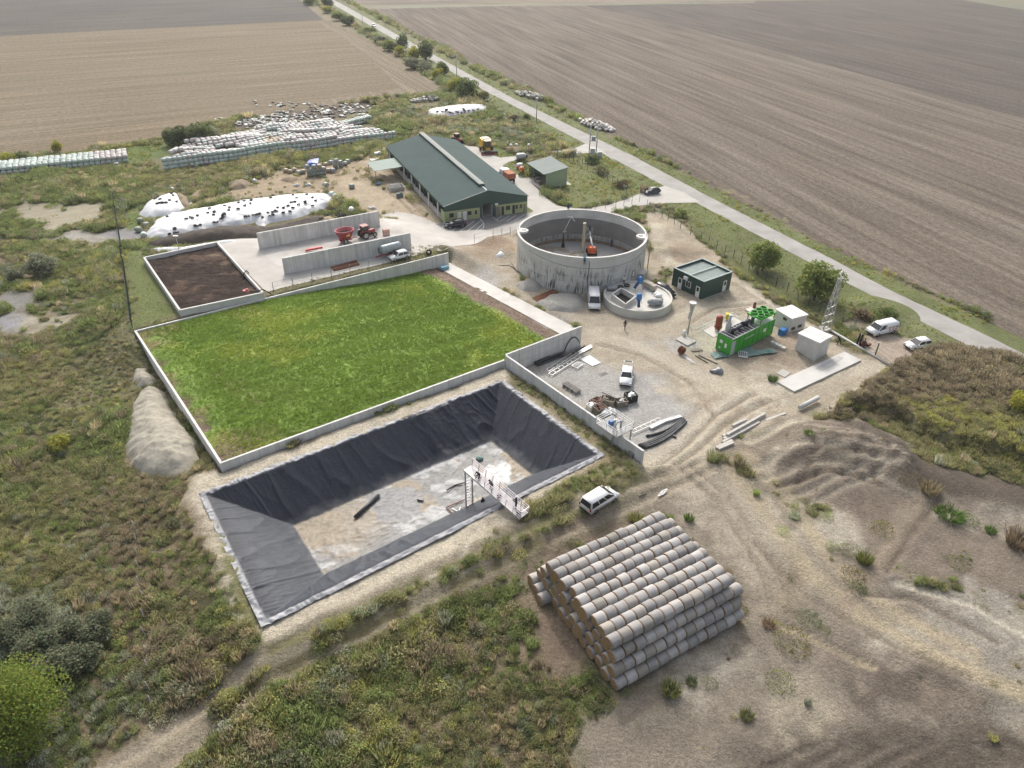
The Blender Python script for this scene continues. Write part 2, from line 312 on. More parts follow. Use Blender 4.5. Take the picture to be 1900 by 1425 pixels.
LAYERS = [
 # polygon in the photograph, level, colour, softness, raggedness
 ([(860, 190), (990, 200), (1075, 255), (990, 285), (900, 265), (790, 245), (700, 240), (720, 215)], 0, (.15, .145, .075), 2, 3),
 ([(200, 275), (320, 262), (330, 285), (250, 305), (300, 330), (215, 300)], 0, C_GRS, 2, 3),
 ([(0, 305), (310, 262), (430, 240), (425, 232), (300, 258), (0, 296)], 0, (.2, .185, .075), 2, 2),
 ([(210, 430), (265, 475), (335, 590), (252, 615), (238, 560), (225, 500)], 1.5, (.125, .15, .05), 1.5, 2),
 ([(225, 380), (260, 375), (270, 460), (225, 440)], .8, C_GRS, 1.5, 2),
 ([(330, 385), (372, 372), (430, 345), (520, 318), (640, 300), (690, 286), (735, 330), (800, 395), (820, 420), (790, 415), (700, 400), (620, 375), (540, 360), (440, 375)], 0, (.33, .262, .18), 2, 3),
 ([(640, 330), (720, 350), (790, 400), (760, 410), (700, 395), (640, 370)], 0, (.38, .315, .225), 2, 3),
 (blob(120, 398, 95, 22), 0, (.33, .3, .22), 4, 8), (blob(60, 385, 55, 14), 0, (.3, .27, .2), 4, 8),
 (blob(180, 438, 85, 11), 0, (.33, .31, .275), 2, 3), (blob(225, 432, 40, 10), 0, (.25, .245, .25), 1.5, 2),
 (blob(40, 560, 45, 18), 0, (.22, .215, .2), 2, 4), (blob(75, 600, 40, 12), 0, (.36, .33, .26), 2, 4), (blob(10, 600, 22, 26), 0, (.27, .27, .28), 1.5, 3),
 ([(1240, 395), (1290, 400), (1420, 470), (1560, 550), (1660, 590), (1590, 610), (1470, 575), (1350, 500), (1250, 425)], 0, (.12, .13, .05), 1.5, 2.5),
 ([(1015, 290), (1100, 285), (1140, 300), (1215, 350), (1150, 375), (1060, 387), (1010, 360)], 0, (.145, .155, .062), 1.5, 2),
 ([(1095, 285), (1160, 297), (1235, 347), (1210, 352), (1140, 315)], 0, (.22, .21, .15), 1.5, 2.5),
 ([(965, 372), (1003, 385), (978, 392)], 0, C_GRS, .6, .6), ([(888, 284), (920, 270), (960, 288), (925, 293)], 0, C_GRS, .6, .6), ([(934, 301), (965, 298), (965, 324), (940, 318)], 0, (.13, .15, .055), .5, .5),
 ([(425, 238), (440, 224), (520, 208), (600, 196), (690, 188), (700, 200), (600, 224), (500, 240)], 0, (.1, .08, .06), 1.5, 2), (blob(1082, 475, 142, 78, 20), 0, C_DIRT, 1.2, 2),
 ([(800, 415), (830, 408), (985, 392), (985, 415), (960, 430), (880, 452), (830, 462)], .3, (.4, .385, .355), .6, .5),
 # compound dirt
 ([(985, 640), (1080, 605), (830, 490), (850, 455), (960, 425), (960, 520), (1100, 560), (1240, 560), (1250, 480), (1200, 400), (1222, 385), (1262, 432), (1360, 520), (1440, 578), (1540, 632), (1655, 685), (1565, 738), (1440, 790), (1340, 832), (1330, 855), (1190, 880), (1195, 835), (945, 665)], 0, C_DIRT, .8, 1.2),
 ([(1195, 400), (1225, 390), (1300, 445), (1400, 540), (1340, 520), (1250, 500), (1215, 440)], 0, (.36, .31, .235), 1, 2),
 (blob(1262, 478, 45, 22), 0, (.25, .2, .145), 2, 3), (blob(915, 455, 40, 16), .5, (.27, .205, .145), 1.5, 2.5), (blob(890, 480, 25, 10), 0, (.3, .24, .17), 1.5, 2),
 (blob(1430, 655, 70, 32), 0, (.29, .238, .18), 2, 4), (blob(1370, 740, 70, 24), 0, (.31, .25, .185), 2, 4), (blob(1430, 720, 50, 22), 0, (.44, .4, .315), 2, 4), (blob(1310, 640, 45, 25), 0, (.4, .375, .29), 2, 3),
 (blob(1360, 610, 60, 20), 0, (.4, .385, .33), 1.5, 3),
 ([(960, 700), (1000, 668), (1060, 660), (1150, 690), (1230, 690), (1290, 780), (1260, 820), (1200, 835), (1100, 760)], 0, C_GRAV, 2, 3),
 (blob(1245, 640, 40, 14), 0, C_GRAV, 2, 3), (blob(900, 540, 28, 40), 0, (.36, .345, .315), 2, 3), (blob(985, 600, 60, 20), 0, (.37, .35, .32), 2, 3),
 (blob(1330, 830, 60, 26), 0, (.43, .38, .295), 3, 4), (blob(1250, 870, 50, 14), 0, C_PALE, 2, 3), (blob(1290, 720, 60, 18), 0, (.43, .38, .295), 2, 4),
 ([(1590, 640), (1650, 600), (1700, 580), (1760, 612), (1860, 655), (1780, 660), (1720, 665), (1680, 690)], 0, (.36, .30, .24), 1.0, 1.0),
 ([(1580, 565), (1650, 560), (1660, 592), (1600, 615), (1560, 600)], 0, (.28, .235, .175), 1.5, 2),
 # foreground right
 ([(1190, 885), (1335, 850), (1400, 870), (1480, 930), (1560, 990), (1640, 1020), (1700, 1080), (1900, 1150), (2000, 1200), (2000, 1500), (1080, 1500), (1060, 1330), (1160, 1300), (1400, 1140), (1230, 960), (1150, 960)], 0, (.222, .192, .152), 1.2, 3),
 ([(1330, 845), (1420, 800), (1500, 770), (1580, 775), (1640, 810), (1740, 870), (1900, 930), (2000, 960), (2000, 1200), (1850, 1120), (1700, 1060), (1600, 1000), (1500, 940), (1420, 900)], 0, (.19, .16, .125), 1.5, 3),
 ([(1200, 880), (1330, 852), (1440, 930), (1500, 1010), (1530, 1100), (1450, 1120), (1400, 1080), (1330, 1000)], 0, (.325, .287, .226), 1.6, 4),
 (blob(1560, 985, 60, 38), 0, (.37, .335, .27), 1.2, 4), (blob(1480, 945, 35, 18), 0, (.34, .3, .24), 1.2, 3), (blob(1640, 945, 60, 20), 0, (.17, .135, .105), 2, 3),
 (blob(1720, 1010, 90, 50), 0, (.19, .158, .125), 2, 4), (blob(1820, 960, 60, 16), 0, (.36, .325, .26), 2, 3),
 ([(1560, 775), (1620, 800), (1690, 838), (1760, 868), (1900, 895), (2000, 910), (2000, 950), (1900, 940), (1780, 925), (1660, 875), (1560, 810)], .5, (.105, .086, .069), .7, 1.3),
 (blob(1820, 1180, 110, 80), 0, (.285, .262, .218), 1.6, 6), (blob(1870, 1290, 60, 70), 0, (.255, .232, .19), 2, 6), (blob(1640, 1190, 40, 14), 0, C_PALE, 2, 3),
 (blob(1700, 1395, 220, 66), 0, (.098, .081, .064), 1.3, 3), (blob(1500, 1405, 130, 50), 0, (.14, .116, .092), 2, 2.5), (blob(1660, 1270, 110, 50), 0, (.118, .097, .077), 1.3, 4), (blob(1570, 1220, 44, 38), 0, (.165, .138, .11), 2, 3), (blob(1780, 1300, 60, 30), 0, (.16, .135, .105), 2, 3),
 (blob(1470, 1090, 28, 60), 0, (.2, .165, .115), 2, 3), (blob(1220, 1340, 90, 60), 0, (.2, .172, .135), 3, 4), (blob(1330, 1240, 70, 40), 0, (.32, .29, .235), 2, 4), (blob(1480, 1300, 60, 40), 0, (.3, .265, .2), 2, 4),
 # around the bale stack
 ([(960, 1080), (1000, 1020), (1210, 960), (1240, 970), (1000, 1100), (1120, 1290), (1060, 1270), (960, 1120)], 0, (.2, .155, .115), 1.5, 2.5),
 # pond bank and the track below it
 ([(352, 920), (372, 880), (420, 868), (700, 770), (935, 682), (955, 720), (1125, 840), (1120, 860), (985, 950), (700, 1108), (500, 1185), (440, 1160), (385, 980)], 1.3, (.47, .42, .33), 1.0, 1.6),
 ([(955, 690), (1185, 850), (1140, 870), (1000, 740)], 1.0, (.24, .205, .12), 1.2, 2.2),
 ([(1120, 850), (1180, 858), (1010, 955), (985, 945)], .6, (.25, .21, .13), 1.2, 2.0),
]
WEEDLINES = [([(505, 1203), (600, 1165), (700, 1118), (790, 1080), (860, 1045), (985, 985), (1100, 925), (1185, 880)], .75, (.165, .152, .082)), ([(400, 1300), (480, 1250), (560, 1212), (650, 1172), (740, 1130), (830, 1088), (900, 1056), (1000, 1006)], .5, (.17, .15, .085)), ([(415, 960), (425, 1010), (440, 1060), (455, 1110), (470, 1150)], .8, (.17, .165, .08)), ([(990, 945), (1060, 905), (1150, 862)], .9, (.16, .148, .08)), ([(1010, 965), (1080, 930), (1130, 905)], .6, (.16, .148, .08))]
TRACKS = [([(180, 1455), (320, 1368), (495, 1230), (660, 1150), (815, 1075), (975, 1000), (1095, 945), (1215, 898)], 2.2, (.26, .226, .168)), ([(150, 1450), (300, 1350), (480, 1215), (640, 1135), (800, 1060), (960, 990), (1080, 935), (1200, 890), (1300, 850)], .75, (.33, .285, .215)),
          ([(215, 1460), (340, 1385), (510, 1245), (680, 1165), (830, 1090), (990, 1010), (1110, 955), (1230, 905), (1320, 860)], .7, (.31, .265, .2)),
          ([(1340, 850), (1420, 950), (1500, 1060), (1600, 1140), (1760, 1230), (1900, 1290)], 1.1, (.36, .305, .21)), ([(1380, 840), (1470, 940), (1550, 1050), (1650, 1130), (1800, 1210)], 1.0, (.355, .3, .21)),
          ([(1560, 1130), (1640, 1030), (1700, 930)], 1.0, (.27, .22, .165)), ([(1660, 1080), (1800, 1120), (1990, 1230)], .35, (.48, .44, .36)),
          ([(1400, 870), (1480, 840), (1560, 850), (1660, 880)], .5, (.34, .3, .235)), ([(1420, 890), (1500, 870), (1600, 880), (1700, 920)], .4, (.33, .285, .22)), ([(1450, 900), (1530, 880), (1640, 905)], .3, (.17, .135, .1)), ([(1430, 850), (1420, 890), (1440, 840)], .5, (.36, .32, .25)), ([(1480, 800), (1510, 850), (1480, 900)], .5, (.16, .13, .1)),
          ([(680, 300), (740, 340), (790, 385), (810, 410)], .8, (.44, .38, .29)), ([(700, 345), (740, 370), (770, 400)], .35, (.2, .165, .125)), ([(720, 350), (760, 375), (790, 402)], .3, (.22, .18, .135)), ([(340, 385), (480, 350), (620, 330), (700, 330)], .9, (.38, .305, .21)),
          ([(1090, 960), (1030, 1000), (1005, 1040)], .8, (.2, .16, .12)), ([(880, 1000), (850, 1060), (750, 1110), (700, 1130)], .22, (.5, .46, .38)),
          ([(1195, 870), (1290, 800), (1360, 740), (1500, 700), (1640, 680)], 1.6, (.45, .405, .325)), ([(1110, 620), (1180, 640), (1290, 690), (1400, 760)], 1.5, (.44, .4, .32)), ([(1230, 600), (1290, 570), (1400, 560), (1480, 600)], 1.2, (.44, .395, .31)), ([(1215, 420), (1225, 470), (1250, 500)], 1.4, (.43, .39, .31)), ([(1365, 520), (1450, 575), (1540, 625)], .9, (.5, .455, .37)),
          ([(1570, 740), (1480, 790), (1390, 820)], .8, (.4, .36, .28)),
          ([(1195, 885), (1270, 830), (1330, 770), (1400, 735)], .3, (.25, .21, .155)), ([(1215, 890), (1290, 840), (1350, 785), (1430, 745)], .3, (.25, .21, .155)), ([(1110, 640), (1190, 660), (1280, 710), (1330, 780)], .28, (.27, .23, .17)), ([(1280, 600), (1330, 570), (1420, 562)], .3, (.27, .23, .17)),
          ([(1250, 860), (1330, 930), (1400, 1040), (1440, 1120)], .3, (.22, .185, .14)), ([(1275, 860), (1360, 930), (1430, 1040), (1475, 1120)], .3, (.22, .185, .14)), ([(1400, 1010), (1500, 1110), (1640, 1190), (1800, 1260)], .3, (.17, .14, .105)), ([(1420, 1150), (1500, 1180), (1620, 1240)], .35, (.33, .28, .19)),
          ([(1460, 870), (1520, 850), (1600, 858), (1680, 880)], .28, (.13, .105, .08)), ([(1440, 905), (1520, 885), (1620, 890)], .28, (.13, .105, .08)), ([(1480, 920), (1560, 890), (1650, 850)], .28, (.3, .265, .21)), ([(1500, 935), (1580, 905), (1670, 865)], .28, (.3, .265, .21)), ([(1645, 1060), (1690, 990), (1740, 930)], .28, (.13, .105, .08)), ([(1600, 1100), (1700, 1110), (1850, 1190)], .4, (.15, .125, .098))] + [([(1480 + 34 * k, 1425), (1560 + 34 * k, 1385), (1660 + 34 * k, 1372), (1740 + 30 * k, 1395)], .3, (.15, .125, .1) if k % 2 else (.075, .062, .05)) for k in range(-2, 7)] + [([(1480 + 9 * k, 790 + 11 * k), (1540 + 10 * k, 800 + 9 * k), (1620 + 8 * k, 835 + 6 * k)], .3, (.29, .25, .195) if k % 2 else (.12, .097, .075)) for k in range(0, 8)]
def ground_rgb(x, y):
    n1 = fbm(x * .05, y * .05, 21); n2 = fbm(x * .25, y * .25, 31); n3 = fbm(x * .9, y * .9, 41, 3)
    rgb = np.empty(x.shape + (3,)); k = sst(.4, .62, n1 * .6 + n2 * .4)[..., None]
    rgb[:] = np.array(C_MEAD) * (1 - k) + np.array(C_BRN) * k
    wob = (n2 - .5) * 2.2 + (n3 - .5) * 1.2
    for poly, z, c, soft, warp in LAYERS:
        P = at2(poly, z); lo = P.min(0) - soft - warp; hi = P.max(0) + soft + warp
        b = (x > lo[0]) & (x < hi[0]) & (y > lo[1]) & (y < hi[1])
        if not b.any(): continue
        w = sst(-soft, soft, -sdp(P, x[b], y[b]) + warp * wob[b] * .9)[..., None]
        rgb[b] = rgb[b] * (1 - w) + np.array(c) * w * (1 + (n3[b][..., None] - .5) * .35)
    for line, wd, c in TRACKS:
        P = at2(line, 1.0 if line[0][0] in (150, 180, 215) else 0); lo = P.min(0) - 4; hi = P.max(0) + 4
        b = (x > lo[0]) & (x < hi[0]) & (y > lo[1]) & (y < hi[1])
        if not b.any(): continue
        w = (1 - sst(wd * .4, wd * 1.5, sdline(P, x[b], y[b]) + wob[b] * .45 * min(1, wd)))[..., None] * (.45 + .5 * sst(.3, .6, n2[b]))[..., None]
        rgb[b] = rgb[b] * (1 - w) + np.array(c) * w
    for line, wd, c in WEEDLINES:
        P = at2(line, 1.1); lo = P.min(0) - 4; hi = P.max(0) + 4
        b = (x > lo[0]) & (x < hi[0]) & (y > lo[1]) & (y < hi[1])
        if not b.any(): continue
        w = ((1 - sst(wd * .7, wd * 1.6, sdline(P, x[b], y[b]) + wob[b] * .5)) * sst(.3, .42, n2[b]))[..., None]
        rgb[b] = rgb[b] * (1 - w) + np.array(c) * w
    # verge beside the road
    dr = sdline(ROADC, x, y); b = (dr < 14) & (y < 700)
    w = ((1 - sst(7, 11, dr[b] + (n2[b] - .5) * 6)) * .85)[..., None]
    rgb[b] = rgb[b] * (1 - w) + np.array((.12, .145, .05)) * (1 + (n2[b][..., None] - .5) * .8) * w
    return rgb
RE = at2([(600, -14), (620, 0), (950, 181.6), (1026, 218), (1179, 292), (1334, 375), (1542, 480), (1661, 544), (1760, 589), (1900, 657), (2100, 755)])
LE = at2([(580, -14), (603, 0), (900, 168.4), (1084, 266), (1234, 346), (1489, 480), (1550, 514), (1644, 563), (1760, 623), (1900, 697), (2100, 805)])
ROADC = [((RE[i] + LE[i]) / 2) for i in (0,)]
_t = np.linalg.norm(RE[-1] - RE[0])
ROADC = [RE[k] + (np.array([-.895, -.446]) * 3.6) for k in range(len(RE))]
GZ = T(GX, GY)
for line, wd, c in TRACKS:                                  # wheel ruts are pressed into the soil
    if wd > .95 or line[0][1] == 1425: continue
    P = at2(line, 1.0 if line[0][0] in (150, 180, 215) else 0); lo = P.min(0) - 3; hi = P.max(0) + 3
    b = (GX > lo[0]) & (GX < hi[0]) & (GY > lo[1]) & (GY < hi[1])
    if b.any(): d_ = sdline(P, GX[b], GY[b]) + (fbm(GX[b] * .4, GY[b] * .4, 33) - .5) * .5; GZ[b] += -.15 * (1 - sst(.1, .6, d_)) + .09 * np.exp(-((d_ - .85) / .35) ** 2)
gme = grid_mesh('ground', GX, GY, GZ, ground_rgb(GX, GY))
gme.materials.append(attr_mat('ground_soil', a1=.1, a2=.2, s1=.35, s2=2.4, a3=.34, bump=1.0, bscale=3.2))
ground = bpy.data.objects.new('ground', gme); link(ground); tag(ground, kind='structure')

# ------------------------------------------------------------------ flat and draped sheets
def sheet(name, poly, z, m, kind='structure', label=None, cat=None):
    """level sheet from world points"""
    me = bpy.data.meshes.new(name); me.from_pydata([(p[0], p[1], z) for p in poly], [], [tuple(range(len(poly)))])
    bm = bmesh.new(); bm.from_mesh(me); bmesh.ops.triangulate(bm, faces=bm.faces)
    for f in bm.faces:
        f.normal_update()
        if f.normal.z < 0: f.normal_flip()
    bm.to_mesh(me); bm.free(); me.materials.append(m)
    o = bpy.data.objects.new(name, me); link(o); return tag(o, label, cat, kind=kind)
def drape(name, poly, off, m, step=2.0, thick=0.0, kind='structure', label=None, cat=None):
    """sheet that follows the terrain, poly in world xy"""
    bm = bmesh.new(); vs = [bm.verts.new((p[0], p[1], 0)) for p in poly]; bm.faces.new(vs)
    P = np.array([p[:2] for p in poly]); lo, hi = P.min(0), P.max(0)
    for ax in (0, 1):
        no = (1, 0, 0) if ax == 0 else (0, 1, 0)
        for c in np.arange(lo[ax] + step, hi[ax], step):
            co = (c, 0, 0) if ax == 0 else (0, c, 0)
            bmesh.ops.bisect_plane(bm, geom=bm.verts[:] + bm.edges[:] + bm.faces[:], plane_co=co, plane_no=no)
    bmesh.ops.triangulate(bm, faces=bm.faces)
    bm.verts.ensure_lookup_table(); X = np.array([v.co[:] for v in bm.verts]); Z = T(X[:, 0], X[:, 1])
    for v, z in zip(bm.verts, Z): v.co.z = z + off
    for f in bm.faces:
        f.normal_update(); f.smooth = True
        if f.normal.z < 0: f.normal_flip()
    me = bpy.data.meshes.new(name); bm.to_mesh(me); bm.free(); me.materials.append(m)
    o = bpy.data.objects.new(name, me); link(o); return tag(o, label, cat, kind=kind)

# ------------------------------------------------------------------ fields beyond the compound
def field_mat(name, c1, c2, c3, d, s_wide, s_fine, k=1.0):
    m = bpy.data.materials.new(name); m.use_nodes = True; nt = m.node_tree; n = nt.nodes; l = nt.links
    b = n['Principled BSDF']; b.inputs['Roughness'].default_value = .95; b.inputs['Specular IOR Level'].default_value = .1
    tc = n.new('ShaderNodeTexCoord'); a = math.atan2(d[1], d[0])
    def nz(sx, sy, det=5, ro=.6, w=0.0):
        mp = n.new('ShaderNodeMapping'); mp.inputs['Rotation'].default_value = (0, 0, -a); l.new(tc.outputs['Object'], mp.inputs['Vector'])
        m2 = n.new('ShaderNodeMapping'); m2.inputs['Scale'].default_value = (sx, sy, 1); m2.inputs['Location'].default_value = (w, w, 0); l.new(mp.outputs[0], m2.inputs['Vector'])
        t = n.new('ShaderNodeTexNoise'); t.inputs['Scale'].default_value = 1; t.inputs['Detail'].default_value = det; t.inputs['Roughness'].default_value = ro; l.new(m2.outputs[0], t.inputs['Vector']); return t.outputs['Fac']
    def ramp(f, x0, x1):
        r = n.new('ShaderNodeMapRange'); r.inputs['From Min'].default_value = x0; r.inputs['From Max'].default_value = x1; l.new(f, r.inputs['Value']); return r.outputs[0]
    def mix(f, A, B):
        x = n.new('ShaderNodeMixRGB'); l.new(f, x.inputs['Fac'])
        for i, v in ((1, A), (2, B)):
            if isinstance(v, tuple): x.inputs[i].default_value = (*v, 1)
            else: l.new(v, x.inputs[i])
        return x.outputs[0]
    cur = mix(ramp(nz(.006, s_wide), .36, .64), c1, c2)
    cur = mix(ramp(nz(.012, .02, w=7), .42, .75), cur, c3)
    tot = None
    for f, x0, x1, am in ((nz(.02, s_fine, 3, .5, 3), .3, .7, .22 * k), (nz(.7, 1.2, 5, .7, 9), .34, .66, .32), (nz(2.6, 2.6, 3, .8, 1), .34, .66, .34)):
        r = n.new('ShaderNodeMapRange'); r.inputs['From Min'].default_value = x0; r.inputs['From Max'].default_value = x1; r.inputs['To Min'].default_value = 1 - am; r.inputs['To Max'].default_value = 1 + am; l.new(f, r.inputs['Value'])
        v = n.new('ShaderNodeVectorMath'); v.operation = 'SCALE'; l.new(cur, v.inputs[0]); l.new(r.outputs[0], v.inputs['Scale']); cur = v.outputs[0]
    l.new(cur, b.inputs['Base Color'])
    bp = n.new('ShaderNodeBump'); bp.inputs['Strength'].default_value = .7; bp.inputs['Distance'].default_value = .3; l.new(nz(.8, 1.2, 6, .75, 5), bp.inputs['Height']); l.new(bp.outputs[0], b.inputs['Normal'])
    return m
def dirv(a, b):
    p = at2([a, b]); d = p[1] - p[0]; return d / np.linalg.norm(d)
def rag(poly, amp, step, seed=1):
    """roughen a world polygon outline"""
    r = random.Random(seed); out = []
    for i in range(len(poly)):
        a, b = np.array(poly[i]), np.array(poly[(i + 1) % len(poly)]); L = np.linalg.norm(b - a); n = max(1, min(160, int(L / step)))
        nn = np.array([-(b - a)[1], (b - a)[0]]) / (L + 1e-9)
        for k in range(n): out.append(a + (b - a) * k / n + nn * r.uniform(-amp, amp))
    return out
dl, drr = dirv((0, 65), (590, 35)), dirv((1400, 85), (1900, 220))
sheet('stubble_field', rag(at2([(-260, 350), (0, 299), (150, 283), (300, 258), (345, 240), (425, 226), (560, 206), (690, 184), (760, 184), (815, 172), (826, 160), (790, 135), (705, 85), (600, 37), (0, 67), (-300, 84)]), .7, 3), .03, field_mat('stubble', (.19, .155, .105), (.145, .116, .076), (.178, .148, .105), dl, .16, .55))
sheet('harvested_headland', rag(at2([(690, 183), (758, 183), (812, 170), (820, 160), (785, 136), (700, 86), (600, 40), (590, 40), (650, 80), (700, 120), (730, 150), (740, 165), (690, 172), (600, 186), (560, 205)]), 1.0, 3, 3), .045, field_mat('headland', (.21, .178, .13), (.16, .13, .09), (.19, .162, .115), dirv((600, 38), (800, 150)), .3, .9))
sheet('dark_field', rag(at2([(-300, 84), (0, 67), (600, 37), (556, 0), (500, -45), (-400, -45)]), .8, 5, 4), .02, field_mat('dark_soil_field', (.098, .089, .081), (.076, .069, .064), (.108, .1, .078), dl, .12, .4))
RF = [(664, 12), (900, 11.5), (1080, 10), (1240, 45), (1400, 85), (1900, 220), (2250, 318), (2250, 790), (1900, 628), (1760, 560), (1650, 512), (1500, 440), (1340, 358), (1200, 285), (1075, 222), (1000, 180), (900, 132), (760, 55)]
sheet('ploughed_field', rag(at2(RF), .7, 4, 5), .03, field_mat('ploughed_stubble', (.158, .134, .108), (.108, .089, .071), (.138, .113, .088), drr, .13, .42, 1.3))
sheet('bare_field', rag(at2([(1080, 10), (1300, 3), (1780, -2), (1900, 18), (2250, 70), (2250, 318), (1900, 220), (1400, 85), (1240, 45)]), .6, 6, 6), .02, field_mat('bare_soil_field', (.098, .085, .072), (.081, .07, .06), (.107, .09, .072), drr, .06, .3))
sheet('far_field', at2([(640, 8), (900, 9.5), (1080, 8), (1300, 1), (1500, -6), (1500, -50), (560, -50)]), .02, field_mat('far_rows', (.2, .17, .135), (.14, .12, .095), (.18, .16, .1), dirv((900, 2), (1200, 0)), .03, .2))
sheet('grass_strip', rag(at2([(655, 13), (760, 9), (1080, 7.5), (1400, 3), (1400, 5.5), (1080, 10.5), (900, 12), (700, 17)]), .8, 6, 8), .05, mat('strip_grass', (.10, .105, .06), (.125, .115, .07), .1))
sheet('grass_strip', rag(at2([(1760, -4), (1790, 1), (1900, 19), (2250, 76), (2250, 60), (1900, 6), (1830, -4)]), .8, 6, 9), .05, mat('strip_grass', (.10, .105, .06)))

# ------------------------------------------------------------------ road and pavements
conc = mat('old_concrete', (.44, .425, .395), (.36, .345, .315), .35, .9, .15, 6, detail=8)
pale_conc = mat('pale_concrete', (.56, .545, .51), (.46, .44, .405), .3, .9, .12, 5, detail=8)
road_m = mat('road_asphalt', (.35, .34, .32), (.25, .24, .222), .22, .9, .3, 8, detail=10, stretch=(1, 1, 1))
def ragline(L, amp, step, seed):
    r = random.Random(seed); out = []
    for a, b in zip(L[:-1], L[1:]):
        k = max(1, min(120, int(np.linalg.norm(b - a) / step))); out += [a + (b - a) * i / k + np.array([.45, .9]) * r.uniform(-amp, amp) for i in range(k)]
    return out + [L[-1]]
sheet('road', [*ragline(RE, .16, 2, 1), *ragline(LE, .16, 2, 2)[::-1]], .04, road_m)
sheet('barn_road', at2([(1086, 267), (1065, 276), (1040, 279), (1018, 281), (994, 284), (953, 290.5), (928, 292.5), (912, 288), (890, 282), (887, 273), (860, 270), (835, 262), (820, 275), (905, 345), (960, 372), (990, 392), (961, 413), (961, 425), (1000, 440), (1100, 430), (1134, 393), (1186, 382), (1240, 377), (1300, 376), (1270, 358), (1234, 345), (1205, 352), (1160, 371), (1128, 381), (1094, 386.5), (1057, 386.5), (1034, 381.6), (1018, 372), (1002, 356), (978, 331), (967, 325), (948, 323), (936, 316), (933, 307), (943, 301), (963, 295.5), (1000, 291), (1032, 289), (1062, 285.5), (1094, 284), (1119, 285), (1145, 302), (1110, 275)]), .055, conc)
drape('yard_pavement', [p[:2] for p in pts([(406, 453), (476, 440), (700, 402), (735, 393), (768, 398), (800, 410), (822, 424), (905, 427), (961, 412), (961, 425), (900, 444), (832, 461), (700, 493), (494, 543)])], .06, mat('yard_concrete', (.46, .44, .41), (.35, .33, .30), .22, .9, .15, 5, detail=9), 2.0)
drape('feed_floor', [p[:2] for p in pts([(483, 464), (700, 421), (738, 414), (764, 462), (528, 510)])], .075, mat('bunker_floor', (.52, .5, .47), (.33, .31, .28), .25, .9, .15, 5, detail=9), 2.0)
drape('kerb_pavement', [p[:2] for p in pts([(500, 536), (700, 492), (770, 470), (768, 464), (700, 480), (530, 515), (496, 523)])], .07, conc, 2.0)
sheet('parking_apron', at2([(805, 418), (825, 411), (975, 394), (976, 402), (905, 426), (818, 431)]), .075, mat('apron_pavers', (.2, .195, .185), (.16, .155, .15), .8, .9, .1, 12))
wp = mat('road_paint', (.7, .7, .68), (.58, .58, .55), 3, .8)
mk = MB()
def stripe(mb, a, b, w, z):
    a = at(*a); b = at(*b); d = (b - a).normalized(); n = Vector((-d.y, d.x, 0)) * w / 2
    mb.add([(*(a + n)[:2], z), (*(a - n)[:2], z), (*(b - n)[:2], z), (*(b + n)[:2], z)], [(0, 1, 2, 3)])
for a, b in (((816, 426), (826, 418.5)), ((840, 429), (853, 415)), ((853, 430), (880, 411)), ((868, 429), (893, 409)), ((883, 428), (897, 415)), ((891, 405), (898, 416)), ((898, 416), (897, 424)), ((897, 424), (888, 428)), ((920, 409), (932, 401)), ((928, 411), (945, 401)), ((940, 411), (957, 400)), ((952, 411), (973, 399)), ((914, 404), (926, 412))):
    stripe(mk, a, b, .14, .082)
mk.build('parking_lines', wp); tag(bpy.data.objects['parking_lines'], kind='structure')
ramp_o = sheet('ramp_slab', [*at2([(832, 487), (1075, 612)]), FD + FU * .3, FB + FU * .6 - FV * .4 - FU * 3], .03, mat('ramp_concrete', (.58, .565, .53), (.46, .44, .405), .3, .9, .1, 4, detail=9))

# ------------------------------------------------------------------ the sown field inside the bunker walls
LU, LV = np.linalg.norm(FD - FE), np.linalg.norm(FA - FE)
def bunk(u, v):
    a, b = u / LU, v / LV
    return tuple((1 - a) * (1 - b) * FE[i] + a * (1 - b) * FD[i] + a * b * FB[i] + (1 - a) * b * FA[i] for i in (0, 1))
def field_h(u): return 2.05 - 2.0 * sst(0, 1, np.clip((u - 17) / 31, 0, 1)) 
us = np.linspace(.15, LU - .6, 250); vs_ = np.linspace(.1, LV - .1, 190); UU, VV = np.meshgrid(us, vs_)
FX, FY = bunk(UU, VV)
f1, f2, f3 = fbm(FX * .09, FY * .09, 61), fbm(FX * .4, FY * .4, 63), fbm(FX * 1.4, FY * 1.4, 65, 3)
edge_u = 51.3 + (f1 - .5) * 2.5 + (f2 - .5) * 2 - .075 * np.maximum(0, VV - 5)            # where the crop gives way to bare soil
soil = sst(-.8, .8, UU - edge_u + (f3 - .5) * 1.5)
soil = np.maximum(soil, 1 - sst(.2, 1.5, UU + (f2 - .45) * 4 + VV * .02)) ; soil = np.maximum(soil, (1 - sst(.2, 4.5, np.hypot(UU - 1, VV - 1) + (f2 - .5) * 5)))
crop = np.array((.15, .225, .046)) * (.78 + .36 * f2[..., None] + .25 * vn(UU * .08, VV * 1.1, 66)[..., None]); yel = np.array((.225, .28, .056))
kk = sst(.52, .7, f1 * .75 + f2 * .25)[..., None]; crop = crop * (1 - kk) + yel * kk
dry = sst(.5, .64, fbm(FX * .15, FY * .15, 71))[..., None] * (1 - sst(2, 16, UU))[..., None] * .7; crop = crop * (1 - dry) + np.array((.2, .15, .08)) * dry
dry2 = (sst(.48, .66, f2)[..., None] * sst(LV - 9, LV - 3, VV)[..., None] * (1 - sst(10, 26, UU))[..., None]) * .8; crop = crop * (1 - dry2) + np.array((.22, .17, .09)) * dry2
sw = soil[..., None]; frgb = crop * (1 - sw) + np.array((.17, .125, .095)) * (.7 + .7 * f3[..., None]) * sw
FZ = field_h(UU) + (f2 - .5) * .3 + (f3 - .5) * .12 * (1 - soil) + (1 - soil) * .1 - .1
